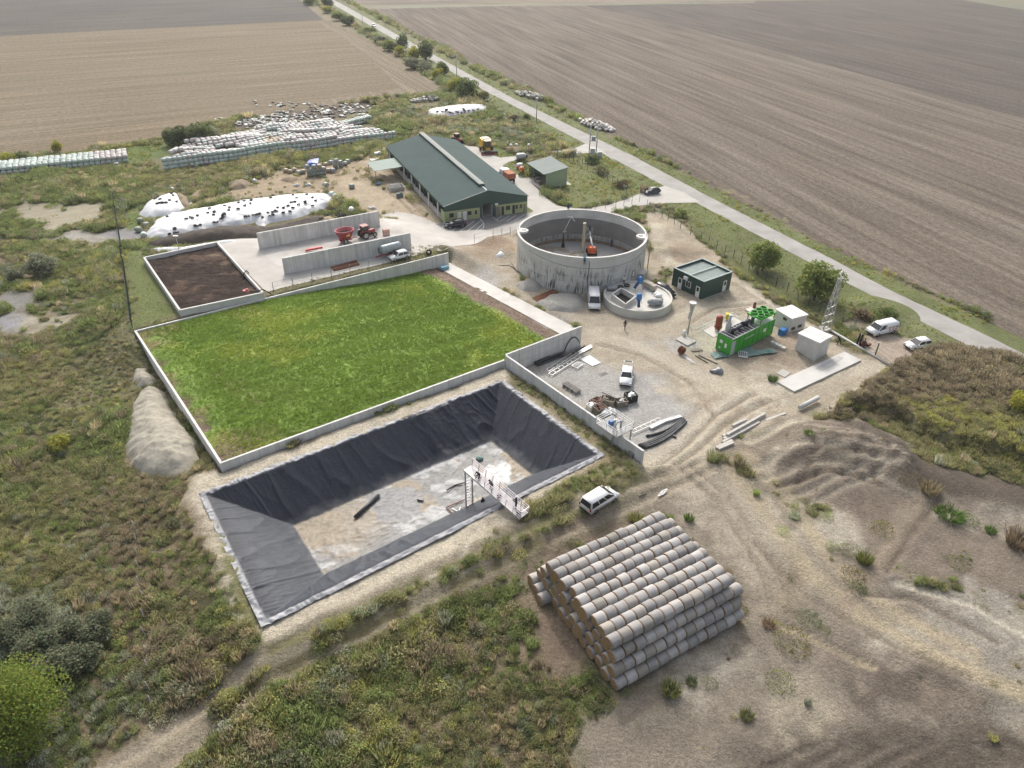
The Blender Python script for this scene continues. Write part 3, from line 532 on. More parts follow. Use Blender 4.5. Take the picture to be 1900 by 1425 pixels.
FZ = np.maximum(FZ, .05 + (f3 - .3) * .15 * (1 - sst(-1, 2, UU - edge_u - 1.6)) - .14 * sst(1.4, 2.6, UU - edge_u + (f2 - .5) * 2.4))
fme = grid_mesh('sown_field', FX, FY, FZ, frgb); fme.materials.append(attr_mat('crop_soil', a1=.15, a2=.45, s2=2.6, a3=.3, bump=1.0, bscale=2.2))
fo = bpy.data.objects.new('sown_field', fme); link(fo); tag(fo, kind='structure')

# ------------------------------------------------------------------ lined pond
PU = (POND[1] - POND[0]) / np.linalg.norm(POND[1] - POND[0]); PV = np.array([-PU[1], PU[0]]); PO = POND[3]
pu = lambda p: float(np.dot(np.array(p) - PO, PU)); pv = lambda p: float(np.dot(np.array(p) - PO, PV))
PL, PW = 41.2, 20.4                                   # liner plan
ua = axis([(-.65, 7.9, .11), (7.9, 35.2, .19), (35.2, PL + .65, .11)]); va = axis([(-.65, PW + .65, .1)])
QU, QV = np.meshgrid(ua, va)
# skew the rectangle onto the surveyed corners
def pond_xy(u, v):
    a, b = (u + .3) / (PL + .6), (v + .3) / (PW + .6)          # the folded rim ends just past the surveyed corners
    return tuple(((1 - a) * (1 - b) * POND[3][i] + a * (1 - b) * POND[2][i] + a * b * POND[1][i] + (1 - a) * b * POND[0][i]) for i in (0, 1))
QX, QY = pond_xy(QU, QV)
dlft, drgt, dnear, dfar = QU / 7.6, (PL - QU) / 5.9, QV / 5.6, (PW - QV) / 6.1
dm = np.minimum(np.minimum(dlft, drgt), np.minimum(dnear, dfar))
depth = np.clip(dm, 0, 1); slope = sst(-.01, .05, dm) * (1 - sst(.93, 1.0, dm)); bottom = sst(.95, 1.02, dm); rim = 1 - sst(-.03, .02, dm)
zz = 1.36 - 4.06 * depth - .5 * np.clip(-dm * 6 - .3, 0, 1) ** 2
side_lr = (np.minimum(dlft, drgt) < np.minimum(dnear, dfar))
al = np.where(side_lr, QV, QU); dn = np.where(side_lr, np.minimum(QU, PL - QU), np.minimum(QV, PW - QV))
skew = np.where(side_lr & (drgt < dlft), al + dn * .55, al - dn * .25)
ws = (vn(skew * .55 + (vn(al * .3, dn * .2, 5) - .5) * 1.4, dn * .10, 81)); rid = np.clip(1 - np.abs(ws - .5) * 7, 0, 1) ** 1.5
ws2 = vn(skew * 1.5, dn * .22, 83); rid2 = np.clip(1 - np.abs(ws2 - .5) * 6, 0, 1) ** 2 * .5 + .45 * np.clip(1 - np.abs(vn(skew * 2.7 + 4, dn * .3, 84) - .5) * 5, 0, 1) ** 2
wr = (rid * .26 + rid2 * .17) * slope * (.35 + .65 * sst(.35, .7, vn(QX * .13, QY * .13, 87)))
cr = (fbm(QX * 1.3, QY * 1.3, 85, 4) - .5)
zz = zz + wr + bottom * (np.abs(vn(QX * .9 + 3 * vn(QX * .3, QY * .3, 2), QY * .5, 91) - .5) * .18 + cr * .07 + .07 * np.clip(1 - np.abs(vn(QX * 2.4, QY * 1.7, 95) - .5) * 6, 0, 1)) + rim * (np.abs(vn(al * 2.6, dn * 1.2, 93) - .5) * .42 + cr * .3) 
lrgb = np.empty(QX.shape + (3,)); lrgb[:] = (.013, .017, .029)
b1, b2 = fbm(QX * .16, QY * .16, 101), fbm(QX * .7, QY * .7, 103)
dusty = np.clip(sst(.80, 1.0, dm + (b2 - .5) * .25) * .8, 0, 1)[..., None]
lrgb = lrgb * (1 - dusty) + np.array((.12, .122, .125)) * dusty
sheen_l = (sst(0, .25, dnear * 0 + dm) * (((dlft < np.minimum(dnear, dfar)) & (dlft < drgt)) | ((dnear < dlft) & (dnear < drgt) & (dnear < dfar))) * (1 - bottom))[..., None] * .75  # sun sheen on left and near slopes, painted as a lighter liner colour
lrgb = lrgb * (1 - sheen_l) + np.array((.046, .054, .069)) * sheen_l
bt = bottom[..., None]; sed = np.array((.185, .185, .18)); tan = np.array((.24, .198, .138)); wht = np.array((.38, .385, .385)); slate = np.array((.2, .2, .2))
kt = sst(.47, .6, b1 * .6 + b2 * .4)[..., None]; mudc = sed * (1 - kt) + tan * kt
kw = (sst(.50, .62, fbm(QX * .45, QY * .8, 107)))[..., None] * .8; mudc = mudc * (1 - kw) + wht * kw
px_, py_ = at2([(640, 970)], -2.7)[0]; lt = (1 - sst(2, 6.5, np.hypot(QX - px_, (QY - py_) * 1.0)))[..., None] * .85; mudc = mudc * (1 - lt) + tan * lt
for cx_, cy_, rr_, cc_ in ((735, 935, 3.6, slate), (920, 880, 1.9, (.56, .56, .55)), (935, 870, 1.3, (.56, .56, .55)), (960, 840, 2.4, tan), (985, 870, 2.4, tan), (905, 955, 2.8, (.46, .39, .28)), (590, 985, 3.0, tan)):
    qx, qy = at2([(cx_, cy_)], -2.7)[0]; w = (1 - sst(.8, 1.05, np.hypot(QX - qx, QY - qy) / rr_ + (b2 - .5) * .9))[..., None]; mudc = mudc * (1 - w) + np.array(cc_) * w
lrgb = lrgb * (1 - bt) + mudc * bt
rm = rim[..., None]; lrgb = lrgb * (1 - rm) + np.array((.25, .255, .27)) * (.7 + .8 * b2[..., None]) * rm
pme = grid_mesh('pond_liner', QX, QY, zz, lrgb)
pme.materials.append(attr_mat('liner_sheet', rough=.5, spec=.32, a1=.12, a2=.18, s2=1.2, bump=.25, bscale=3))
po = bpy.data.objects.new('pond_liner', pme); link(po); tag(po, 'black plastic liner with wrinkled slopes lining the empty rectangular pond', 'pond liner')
# ------------------------------------------------------------------ concrete walls
wall_m = mat('cast_concrete', (.62, .61, .58), (.5, .49, .465), .5, .85, .1, 5, detail=8, stretch=(1, 1, .5))
def panel_mat(name, c1, c2, ang, sp=1.25, hz=0.0, stain=.25):
    """cast concrete with vertical shutter joints along the wall's own direction"""
    m = mat(name, c1, c2, .6, .85, .1, 5, detail=8); nt = m.node_tree; n = nt.nodes; l = nt.links; b = n['Principled BSDF']
    src = b.inputs['Base Color'].links[0].from_socket
    tc = n.new('ShaderNodeTexCoord'); mp = n.new('ShaderNodeMapping'); mp.inputs['Rotation'].default_value = (0, 0, -ang); l.new(tc.outputs['Object'], mp.inputs['Vector'])
    sx = n.new('ShaderNodeSeparateXYZ'); l.new(mp.outputs[0], sx.inputs[0])
    cur = src
    for out, s in ((sx.outputs['X'], sp), (sx.outputs['Z'], hz)):
        if not s: continue
        d = n.new('ShaderNodeMath'); d.operation = 'DIVIDE'; d.inputs[1].default_value = s; l.new(out, d.inputs[0])
        f = n.new('ShaderNodeMath'); f.operation = 'FRACT'; l.new(d.outputs[0], f.inputs[0])
        g = n.new('ShaderNodeMath'); g.operation = 'LESS_THAN'; g.inputs[1].default_value = .06 / s; l.new(f.outputs[0], g.inputs[0])
        mx = n.new('ShaderNodeMixRGB'); mx.blend_type = 'MULTIPLY'; mx.inputs[2].default_value = (.72, .72, .72, 1); l.new(g.outputs[0], mx.inputs[0]); l.new(cur, mx.inputs[1]); cur = mx.outputs[0]
    st = n.new('ShaderNodeTexNoise'); st.inputs['Scale'].default_value = 1; st.inputs['Detail'].default_value = 5
    m2 = n.new('ShaderNodeMapping'); m2.inputs['Scale'].default_value = (1.6, 1.6, .12); l.new(tc.outputs['Object'], m2.inputs[0]); l.new(m2.outputs[0], st.inputs['Vector'])
    mr = n.new('ShaderNodeMapRange'); mr.inputs['From Min'].default_value = .35; mr.inputs['From Max'].default_value = .7; mr.inputs['To Min'].default_value = 1 + stain * .3; mr.inputs['To Max'].default_value = 1 - stain; l.new(st.outputs['Fac'], mr.inputs['Value'])
    v = n.new('ShaderNodeVectorMath'); v.operation = 'SCALE'; l.new(cur, v.inputs[0]); l.new(mr.outputs[0], v.inputs['Scale']); l.new(v.outputs[0], b.inputs['Base Color'])
    return m
angU = math.atan2(FU[1], FU[0]); angV = angU + math.pi / 2
wU = panel_mat('wall_along', (.66, .65, .62), (.56, .55, .52), angU, 2.4, 0, .14); wV = panel_mat('wall_across', (.68, .67, .64), (.58, .57, .54), angV, 2.4, 0, .14)
wUy = panel_mat('yard_wall_along', (.64, .635, .61), (.54, .535, .51), angU, 2.4, 1.2, .14)
def wall(name, label, a, b, z0, z1, w, m, z1b=None):
    """straight wall a-b; the top may fall to z1b at b"""
    a = np.array(a); b = np.array(b); d = (b - a); L = np.linalg.norm(d); d = d / L; nrm = np.array([-d[1], d[0]]) * w / 2
    z1b = z1 if z1b is None else z1b; mb = MB()
    P = [a + nrm, a - nrm, b - nrm, b + nrm]; zt = [z1, z1, z1b, z1b]
    mb.add([(*p, z0) for p in P] + [(*p, z) for p, z in zip(P, zt)], [(0, 1, 2, 3), (4, 7, 6, 5), (0, 4, 5, 1), (1, 5, 6, 2), (2, 6, 7, 3), (3, 7, 4, 0)])
    return solo(mb, name, m, label, 'wall', bevel=.02)
ZW = 2.3
hU = FU * .15; hV = FV * .15
wall('retaining_wall', 'concrete wall along the far side of the green field, below the upper yard', FA - hU, FB + hU, -.5, ZW, .3, wU)
wall('retaining_wall', 'concrete wall at the short end of the green field, sand heap against it', FE + hV, FA - hV, -.5, ZW, .3, wV)
wall('retaining_wall', 'low concrete wall between the green field and the black lined pond', FE - hU, np.array((-1.15, 87.1)), -.5, ZW, .3, wU)
YC = np.array((-1.0, 87.15)); YE = np.array((10.45, 95.35)); YN = np.array((15.75, 65.95))
wall('yard_wall', 'tall concrete wall between the ramp and the gravel yard, pipes lying at its foot', YC, YE, -.5, 3.15, .3, wUy, 3.5)
yd = (YN - YC) / np.linalg.norm(YN - YC)
wall('yard_wall', 'long concrete wall between the pond bank and the gravel yard', YC + np.array((.1, -.2)), YN, -.5, 3.15, .3, panel_mat('yard_wall_across', (.64, .635, .61), (.55, .545, .52), math.atan2(yd[1], yd[0]), 2.6, 0, .16), 3.0)
# feed bunker walls
g1a, g1b, g2a, g2b = at2([(481.6, 462), (704.8, 419.5), (528, 509), (763, 463)], 2.2)
fA = math.atan2(*(g1b - g1a)[::-1]); wF = panel_mat('bunker_wall', (.66, .65, .62), (.55, .54, .51), fA, 1.0, 0, .2)
wall('bunker_wall', 'concrete feed bunker wall nearer the white silage sheet', g1a, g1b, 1.6, 5.35, .35, wF, 5.4)
wall('bunker_wall', 'concrete feed bunker wall with the grey slurry tanker beside it', g2a, g2b, 1.6, 5.25, .35, wF, 5.55)
# manure pit: one open-topped basin
pc = [np.array(p) for p in at2([(265, 477), (404, 448), (490, 542.5), (332, 576)], 3.35)]
pit = MB(); cen = sum(pc) / 4
for i in range(4):
    a, b = pc[i], pc[(i + 1) % 4]; d = (b - a) / np.linalg.norm(b - a); n_ = np.array([-d[1], d[0]])
    if np.dot(n_, cen - a) < 0: n_ = -n_
    ia, ib = a + n_ * .32 + d * (.32 if i % 2 == 0 else 0), b + n_ * .32 - d * (.32 if i % 2 == 0 else 0)
    if i % 2: ia, ib = a + d * 0 + n_ * .32, b + n_ * .32
    q = [a, b, ib, ia]
    if i % 2: q = [a + d * .32, b - d * .32, ib - d * .32, ia + d * .32]
    pit.prism([tuple(x) for x in (q if (q[1] - q[0])[0] * (q[2] - q[1])[1] - (q[1] - q[0])[1] * (q[2] - q[1])[0] > 0 else q[::-1])], 1.2, 3.35)
pitw = solo(pit, 'manure_pit', wall_m, 'square concrete pit with low walls full of dark brown manure', 'manure pit')
mx_, my_ = np.meshgrid(np.linspace(0, 1, 90), np.linspace(0, 1, 120))
ins = [p + (cen - p) / np.linalg.norm(cen - p) * .42 for p in pc]
MXX = (1 - mx_) * (1 - my_) * ins[0][0] + mx_ * (1 - my_) * ins[1][0] + mx_ * my_ * ins[2][0] + (1 - mx_) * my_ * ins[3][0]
MYY = (1 - mx_) * (1 - my_) * ins[0][1] + mx_ * (1 - my_) * ins[1][1] + mx_ * my_ * ins[2][1] + (1 - mx_) * my_ * ins[3][1]
m1, m2_ = fbm(MXX * .3, MYY * .3, 111), fbm(MXX * .35 + 2 * vn(MXX * .4, MYY * .4, 5), MYY * 1.9, 113)
mrgb = np.array((.042, .03, .025)) * (.5 + 1.0 * m2_[..., None]) + np.array((.045, .03, .02)) * sst(.5, .7, m1)[..., None]
tc_ = at2([(400, 475), (420, 490)], 2.5)
for q in tc_: w = (1 - sst(.3, 1.5, np.hypot(MXX - q[0], (MYY - q[1])) + (m2_ - .5) * 2))[..., None] * .7; mrgb = mrgb * (1 - w) + np.array((.2, .155, .105)) * w
mm = grid_mesh('manure', MXX, MYY, 2.72 + (m1 - .5) * .35 + (m2_ - .5) * .2, mrgb); mm.materials.append(attr_mat('manure_soil', rough=.95, spec=.08, a1=.2, a2=.4, s2=2, a3=.2, bump=1, bscale=1.5))
mo = bpy.data.objects.new('manure', mm); link(mo, pitw)

# ------------------------------------------------------------------ barn
green_d = mat('dark_green_sheet', (.022, .058, .047), (.027, .067, .054), .4, .5, 0, spec=.4)
roof_m = mat('green_roof', (.056, .088, .086), (.047, .074, .073), .25, .85, 0, spec=.12, detail=7)
def corrugate(m, ang, sp, dist=.03, st=.8):
    n = m.node_tree.nodes; l = m.node_tree.links; tc = n.new('ShaderNodeTexCoord'); mp = n.new('ShaderNodeMapping'); mp.inputs['Rotation'].default_value = (0, 0, -ang); l.new(tc.outputs['Object'], mp.inputs[0])
    w = n.new('ShaderNodeTexWave'); w.inputs['Scale'].default_value = .314 / sp * 1.0; w.bands_direction = 'X'; l.new(mp.outputs[0], w.inputs['Vector'])
    bp = n.new('ShaderNodeBump'); bp.inputs['Strength'].default_value = st; bp.inputs['Distance'].default_value = dist; l.new(w.outputs['Fac'], bp.inputs['Height']); l.new(bp.outputs[0], n['Principled BSDF'].inputs['Normal'])
corrugate(roof_m, math.pi / 2, .35)
pale_g = mat('pale_green_wall', (.34, .38, .2), (.29, .33, .17), .7, .8)
block = mat('grey_block', (.42, .415, .4), (.32, .315, .305), 1.2, .9, .2, 8)
white_p = mat('white_paint', (.72, .72, .71), (.62, .62, .61), 1.5, .5)
dark = mat('dark_inside', (.018, .018, .017), (.03, .028, .026), .6, .95)
glass_d = mat('dark_glass', (.02, .024, .028), (.03, .035, .04), 2, .12, spec=.6)
grey_steel = mat('grey_steel', (.26, .265, .265), (.2, .2, .2), 2, .5, metal=.3)
galv = mat('galvanised', (.46, .47, .47), (.36, .37, .37), 3, .42, metal=.5)
black = mat('black_plastic', (.018, .018, .019), (.03, .03, .03), 2, .45)
rubber = mat('rubber', (.022, .021, .02), (.035, .033, .031), 3, .85)
rust = mat('rusty_plate', (.2, .075, .035), (.12, .05, .028), 1.3, .85, detail=8)
O = at(822, 383.4, 3.7); bw, bd = 19.4, 48.6; rzb = R(23.2)
barn = thing('barn', 'long livestock barn with dark green gable roof and pale green front rooms', 'barn', (O.x + .15, O.y + .2, 0), rzb)
BI = Matrix.Rotation(-rzb, 3, 'Z')
def tob(v): return BI @ (Vector(v) - Vector(barn.location))
eh, rh = 3.7, 6.05; mid = bw / 2
MB().side([(-.25, eh - .05), (mid, rh), (bw + .25, eh - .05), (bw + .25, eh + .03), (mid, rh + .1), (-.25, eh + .03)], -.3, bd + .3).build('roof', roof_m, barn)
roof = kids(barn)[-1]
v0 = 2.7
MB().side([(mid - .62, rh - .15), (mid - .62, rh + .55), (mid + .62, rh + .55), (mid + .62, rh - .15)], v0, bd).build('ridge_vent', green_d, roof)
MB().side([(mid - .4, rh + .53), (mid - .4, rh + .6), (mid + .4, rh + .6), (mid + .4, rh + .53)], v0 + .15, bd - .1).build('vent_cover', mat('pale_sheet', (.22, .235, .225), (.18, .195, .185), 1, .75), roof)
vt = MB(); vt.bar((-.25, -.32, eh), (mid, -.32, rh + .06), .05, .14); vt.bar((mid, -.31, rh + .1), (mid, v0, rh + .1), .2, .06); vt.build('verge_trim', mat('pale_trim', (.5, .52, .5), None, 2, .5), barn)
# front: dark green gable skirt and portal
MB().add([(0, 0, 2.45), (8.3, 0, 2.45), (8.3, 0, 2.95), (11.4, 0, 2.95), (11.4, 0, 2.45), (bw, 0, 2.45), (bw, 0, eh - .06), (mid, 0, rh - .04), (0, 0, eh - .06)], [tuple(range(9))]).build('gable', green_d, barn)
pj = MB(); pj.box((8.4, -.02, 1.47), (.35, .3, 2.94)); pj.box((11.55, -.02, 1.47), (.6, .3, 2.94)); pj.box((10, -.02, 3.0), (3.0, .25, .12)); pj.build('portal_frame', green_d, barn)
MB().box((4.1, .12, 1.22), (8.2, .24, 2.44)).build('front_wall', pale_g, barn)
MB().box((15.6, .12, 1.22), (7.5, .24, 2.44)).build('front_wall', pale_g, barn)
MB().box((bw - .12, 5, 1.8), (.24, 10, 3.6)).build('side_wall', pale_g, barn)
MB().box((.1, 1.2, 1.2), (.2, 2.1, 2.4)).build('side_wall', pale_g, barn)
MB().box((bw - .12, 30, 1.8), (.24, 39, 3.6)).build('side_wall', green_d, barn)
MB().box((mid, bd - .1, 1.9), (bw - .6, .2, 3.7)).build('rear_wall', green_d, barn)
MB().box((.1, bd / 2 + 1.2, .62), (.3, bd - 2.6, 1.24)).build('block_wall', block, barn)
MB().box((.04, bd / 2 + 1, 3.33), (.12, bd - 2.2, .72)).build('fascia', mat('green_fascia', (.05, .11, .05), (.035, .085, .04), .8, .6), barn)
MB().box((.85, bd / 2 + 1, 1.5), (.1, bd - 3, 2.9)).build('curtain', dark, barn)
MB().box((mid, 7, .06), (bw - 1.2, 13, .06)).build('barn_floor', conc, barn)
for wx in (8.75, 11.1): MB().box((wx, 4, 1.5), (.15, 7.5, 3.0)).build('passage_wall', block, barn)
MB().box((10, 8, 1.6), (2.6, .15, 3.2)).build('passage_end', dark, barn)
for i in range(7):
    y = 4.3 + i * 6.9
    MB().box((-.02, y, 1.6), (.26, .34, 3.2)).build('post', white_p, barn)
    if i < 6: MB().box((.0, y + 3.4, 2.1), (.2, .2, 1.7)).build('post', green_d, barn)
def window(par, c, w, h, ax='x', fm=white_p, gm=glass_d, dep=.06, name='window'):
    """frame part with a pane sub-part, on a wall facing -y (ax x) or +-x (ax y)"""
    f = MB(); t = .07
    def bx(cx, cz, sx, sz, d=dep):
        f.box((c[0] + (cx if ax == 'x' else 0), c[1] + (cx if ax == 'y' else 0), c[2] + cz), (sx, d, sz) if ax == 'x' else (d, sx, sz))
    for s in (-1, 1): bx(s * (w / 2 - t / 2), 0, t, h); bx(0, s * (h / 2 - t / 2), w - 2 * t, t)
    bx(0, 0, t * .6, h - 2 * t, dep * .8)
    fo_ = f.build(name, fm, par)
    g = MB(); d = (w - 2 * t, dep * .4, h - 2 * t) if ax == 'x' else (dep * .4, w - 2 * t, h - 2 * t); g.box(c, d); g.build('pane', gm, fo_)
    return fo_
fr = mat('brown_frame', (.06, .05, .035), None, 3, .5)
for x, z, w, h in ((1.65, 1.5, .95, .95), (5.75, 1.5, .85, .85), (7.25, 1.5, .45, .85), (14.75, 1.55, 1.0, .95), (16.85, 1.5, .5, .9), (17.85, 1.5, .55, .9)): window(barn, (x, -.03, z), w, h, fm=fr)
for x in (3.4, 4.65): d_ = MB().box((x, -.035, 1.0), (.8, .07, 2.0)).build('door', white_p, barn); MB().box((x + .28, -.09, 1.0), (.1, .04, .04)).build('handle', grey_steel, d_)
for x in (13.5, 16.1): MB().box((x, -.02, 1.0), (.62, .06, 2.0)).build('door', black, barn)
MB().box((12.45, -.02, 1.05), (.95, .06, 2.1)).build('door', mat('grey_door', (.2, .19, .17), (.15, .14, .13), 2), barn); MB().box((18.75, -.02, 1.0), (.5, .06, 2.0)).build('door', mat('grey_door', (.2, .19, .17)), barn)
MB().box((11.95, -.2, 2.75), (.7, .06, .45)).build('sign', white_p, barn)
mb = MB(); mb.tube([(mid, -.1, rh + .1), (mid, -.1, rh + 2.2)], .03, 6); mb.build('lightning_rod', galv, barn)
cp_ = [tob(at(px, py, 3.0)) for px, py in ((685, 305), (724, 294), (738.5, 305), (696.6, 317))]
cy0, cy1 = min(c.y for c in cp_), max(c.y for c in cp_); cx0 = min(c.x for c in cp_)
cn = MB(); cn.side([(cx0, 2.75), (-.1, 3.15), (-.1, 3.21), (cx0, 2.81)], cy0 + .5, cy1 - .5); can = cn.build('canopy', mat('pale_green_sheet', (.2, .255, .23), (.17, .225, .2), .6, .7), barn)
for y in (cy0 + .8, cy1 - .8): MB().box((cx0 + .3, y, 1.35), (.12, .12, 2.8)).build('post', grey_steel, can)

# ------------------------------------------------------------------ open machinery shed
S = at(1012.5, 349.5); rzs = R(24)
shed = thing('machinery_shed', 'open fronted pale green machinery shed with single pitch grey roof', 'shed', (S.x, S.y, 0), rzs)
sw_, sd_ = 5.7, 9.7
MB().side([(-.7, 3.42), (sw_ + .2, 4.5), (sw_ + .2, 4.6), (-.7, 3.52)], -.25, sd_ + .2).build('roof', mat('grey_green_roof', (.13, .16, .155), (.18, .21, .2), .8, .75, stretch=(.25, 2.5, 1), detail=7), shed)
MB().side([(0, 0), (sw_, 0), (sw_, 4.42), (0, 3.45)], 0, .12).build('end_wall', mat('pale_green_sheet2', (.31, .375, .245), (.27, .335, .215), .6, .6), shed)
MB().side([(0, 0), (sw_, 0), (sw_, 4.42), (0, 3.45)], sd_ - .12, sd_).build('end_wall', mat('pale_green_sheet2', (.2, .255, .16)), shed)
MB().box((sw_ - .06, sd_ / 2, 2.2), (.12, sd_ - .3, 4.4)).build('rear_wall', mat('pale_green_sheet2', (.2, .255, .16)), shed)
for y in (.1, 3.3, 6.4, 9.6): MB().box((.0, y, 1.72), (.14, .14, 3.42)).build('post', green_d, shed)
MB().box((sw_ / 2, sd_ / 2, .06), (sw_ + 3.0, sd_, .05)).build('floor_slab', conc, shed)

# ------------------------------------------------------------------ pump house
hz = 3.45; hc = at2([(1250.5, 496.5), (1306.5, 523), (1361, 505), (1304, 480.5)], 3.5)
d1 = hc[1] - hc[0]; hw_ = np.linalg.norm(d1); hl = np.linalg.norm(hc[2] - hc[1]); rzh = math.atan2(d1[1], d1[0])
hut = thing('pump_house', 'dark green square control building with sunken grey roof and white doors', 'building', (hc[0][0], hc[0][1], 0), rzh)
hm = mat('hut_green', (.018, .05, .04), (.022, .057, .046), .5, .45, spec=.45); corrugate(hm, 0, .3, .02)
q = MB()
q.box((hw_ / 2, .08, hz / 2), (hw_, .16, hz)); q.box((hw_ / 2, hl - .08, hz / 2), (hw_, .16, hz)); q.box((.08, hl / 2, hz / 2), (.16, hl - .32, hz)); q.box((hw_ - .08, hl / 2, hz / 2), (.16, hl - .32, hz)); q.build('wall', hm, hut)
tr = MB(); tm = mat('parapet_trim', (.25, .31, .3), (.2, .26, .25), 1, .45)
for c, d in (((hw_ / 2, .08, hz + .05), (hw_ + .14, .3, .1)), ((hw_ / 2, hl - .08, hz + .05), (hw_ + .14, .3, .1)), ((.08, hl / 2, hz + .05), (.3, hl - .3, .1)), ((hw_ - .08, hl / 2, hz + .05), (.3, hl - .3, .1))): tr.box(c, d)
tr.box((hw_ / 2 + .1, hl / 2, hz - .06), (.28, hl - .5, .1)); tr.build('parapet', tm, hut)
rm_ = mat('ribbed_roof', (.16, .2, .19), (.2, .24, .225), 1, .45); corrugate(rm_, 0, .28, .05, 1)
MB().side([(.16, hz - .42), (hw_ / 2, hz - .3), (hw_ - .16, hz - .42), (hw_ - .16, hz - .36), (hw_ / 2, hz - .24), (.16, hz - .36)], .17, hl - .17).build('roof', rm_, hut)
for x in (1.9, hw_ - 1.0):
    d_ = MB().box((x, -.04, 1.15), (.85, .08, 2.1)).build('door', white_p, hut); MB().box((x, -.09, 1.7), (.5, .04, .75)).build('pane', glass_d, d_)
window(hut, (hw_ / 2 + .25, -.04, 1.75), 1.15, 1.15)
d_ = MB().box((hw_ + .03, hl - 1.6, 1.2), (.08, .85, 2.0)).build('door', white_p, hut); MB().box((hw_ + .09, hl - 1.6, 1.7), (.04, .5, .7)).build('pane', glass_d, d_)
ac = MB(); ac.box((hw_ / 2 - .35, -.22, 2.75), (.85, .36, .6)); ac.build('air_conditioner', white_p, hut, bevel=.03)
sk = MB(); sk.box((hw_ / 2, hl / 2, .06), (hw_ + .2, hl + .2, .12)); sk.build('plinth', conc, hut)

# ------------------------------------------------------------------ digester tank
def tank_mat(name, c1, c2, R_, stains=True):
    m = bpy.data.materials.new(name); m.use_nodes = True; nt = m.node_tree; n = nt.nodes; l = nt.links; b = n['Principled BSDF']; b.inputs['Roughness'].default_value = .85; b.inputs['Specular IOR Level'].default_value = .2
    tc = n.new('ShaderNodeTexCoord'); sx = n.new('ShaderNodeSeparateXYZ'); l.new(tc.outputs['Object'], sx.inputs[0])
    an = n.new('ShaderNodeMath'); an.operation = 'ARCTAN2'; l.new(sx.outputs['Y'], an.inputs[0]); l.new(sx.outputs['X'], an.inputs[1])
    ml = n.new('ShaderNodeMath'); ml.operation = 'MULTIPLY'; ml.inputs[1].default_value = R_; l.new(an.outputs[0], ml.inputs[0])
    cb = n.new('ShaderNodeCombineXYZ'); l.new(ml.outputs[0], cb.inputs[0]); l.new(sx.outputs['Z'], cb.inputs[1])
    def nz(sx_, sy_, det, lo, hi, t0, t1, dist=0.0, off=0):
        mp = n.new('ShaderNodeMapping'); mp.inputs['Scale'].default_value = (sx_, sy_, 1); mp.inputs['Location'].default_value = (off, off, 0); l.new(cb.outputs[0], mp.inputs[0])
        t = n.new('ShaderNodeTexNoise'); t.inputs['Scale'].default_value = 1; t.inputs['Detail'].default_value = det; t.inputs['Distortion'].default_value = dist; l.new(mp.outputs[0], t.inputs['Vector'])
        r = n.new('ShaderNodeMapRange'); r.inputs['From Min'].default_value = lo; r.inputs['From Max'].default_value = hi; r.inputs['To Min'].default_value = t0; r.inputs['To Max'].default_value = t1; l.new(t.outputs['Fac'], r.inputs['Value']); return r.outputs[0]
    mix = n.new('ShaderNodeMixRGB'); mix.inputs[1].default_value = (*c1, 1); mix.inputs[2].default_value = (*c2, 1); l.new(nz(.3, .5, 6, .35, .65, 0, 1), mix.inputs[0]); cur = mix.outputs[0]
    if stains:
        zr = n.new('ShaderNodeMapRange'); zr.inputs['From Min'].default_value = 5.3; zr.inputs['From Max'].default_value = 3.2; l.new(sx.outputs['Z'], zr.inputs['Value'])
        # streaks that run down from the tie holes
        st = nz(3.0, .42, 5, .50, .62, 0, 1, .4); st2 = nz(.5, .5, 3, .4, .62, .25, 1, 0, 4)
        mu = n.new('ShaderNodeMath'); mu.operation = 'MULTIPLY'; l.new(st, mu.inputs[0]); l.new(st2, mu.inputs[1])
        mu2 = n.new('ShaderNodeMath'); mu2.operation = 'MULTIPLY'; l.new(mu.outputs[0], mu2.inputs[0]); l.new(zr.outputs[0], mu2.inputs[1])
        mx = n.new('ShaderNodeMixRGB'); l.new(mu2.outputs[0], mx.inputs[0]); l.new(cur, mx.inputs[1]); mx.inputs[2].default_value = (.06, .06, .058, 1); cur = mx.outputs[0]
        for s_, o_ in ((1.05, sx.outputs['Z']), (1.2, ml.outputs[0])):
            d = n.new('ShaderNodeMath'); d.operation = 'DIVIDE'; d.inputs[1].default_value = s_; l.new(o_, d.inputs[0]); f = n.new('ShaderNodeMath'); f.operation = 'FRACT'; l.new(d.outputs[0], f.inputs[0])
            g = n.new('ShaderNodeMath'); g.operation = 'LESS_THAN'; g.inputs[1].default_value = .06; l.new(f.outputs[0], g.inputs[0])
            h = n.new('ShaderNodeMath'); h.operation = 'MULTIPLY'; l.new(g.outputs[0], h.inputs[0]); l.new(nz(.45, .8, 4, .42, .62, 0, .75, 0, o_ is ml.outputs[0] and 9 or 2), h.inputs[1])
            k = n.new('ShaderNodeMath'); k.operation = 'MULTIPLY'; l.new(h.outputs[0], k.inputs[0]); l.new(zr.outputs[0], k.inputs[1])
            mx = n.new('ShaderNodeMixRGB'); l.new(k.outputs[0], mx.inputs[0]); l.new(cur, mx.inputs[1]); mx.inputs[2].default_value = (.09, .09, .088, 1); cur = mx.outputs[0]
    l.new(cur, b.inputs['Base Color']); return m
TC = Vector((12.5, 125.5, 0)); TR, TI, TH = 12.0, 11.66, 6.75
tank = thing('digester_tank', 'big round roofless concrete digester tank with dark streaks down its wall', 'tank', TC)
N_ = 120
MB().lathe([(TI, .1), (TI, TH), (TR, TH), (TR, -.3)], n=N_, smooth=False).build('wall', tank_mat('tank_outer', (.58, .57, .54), (.47, .46, .435), TR), tank)
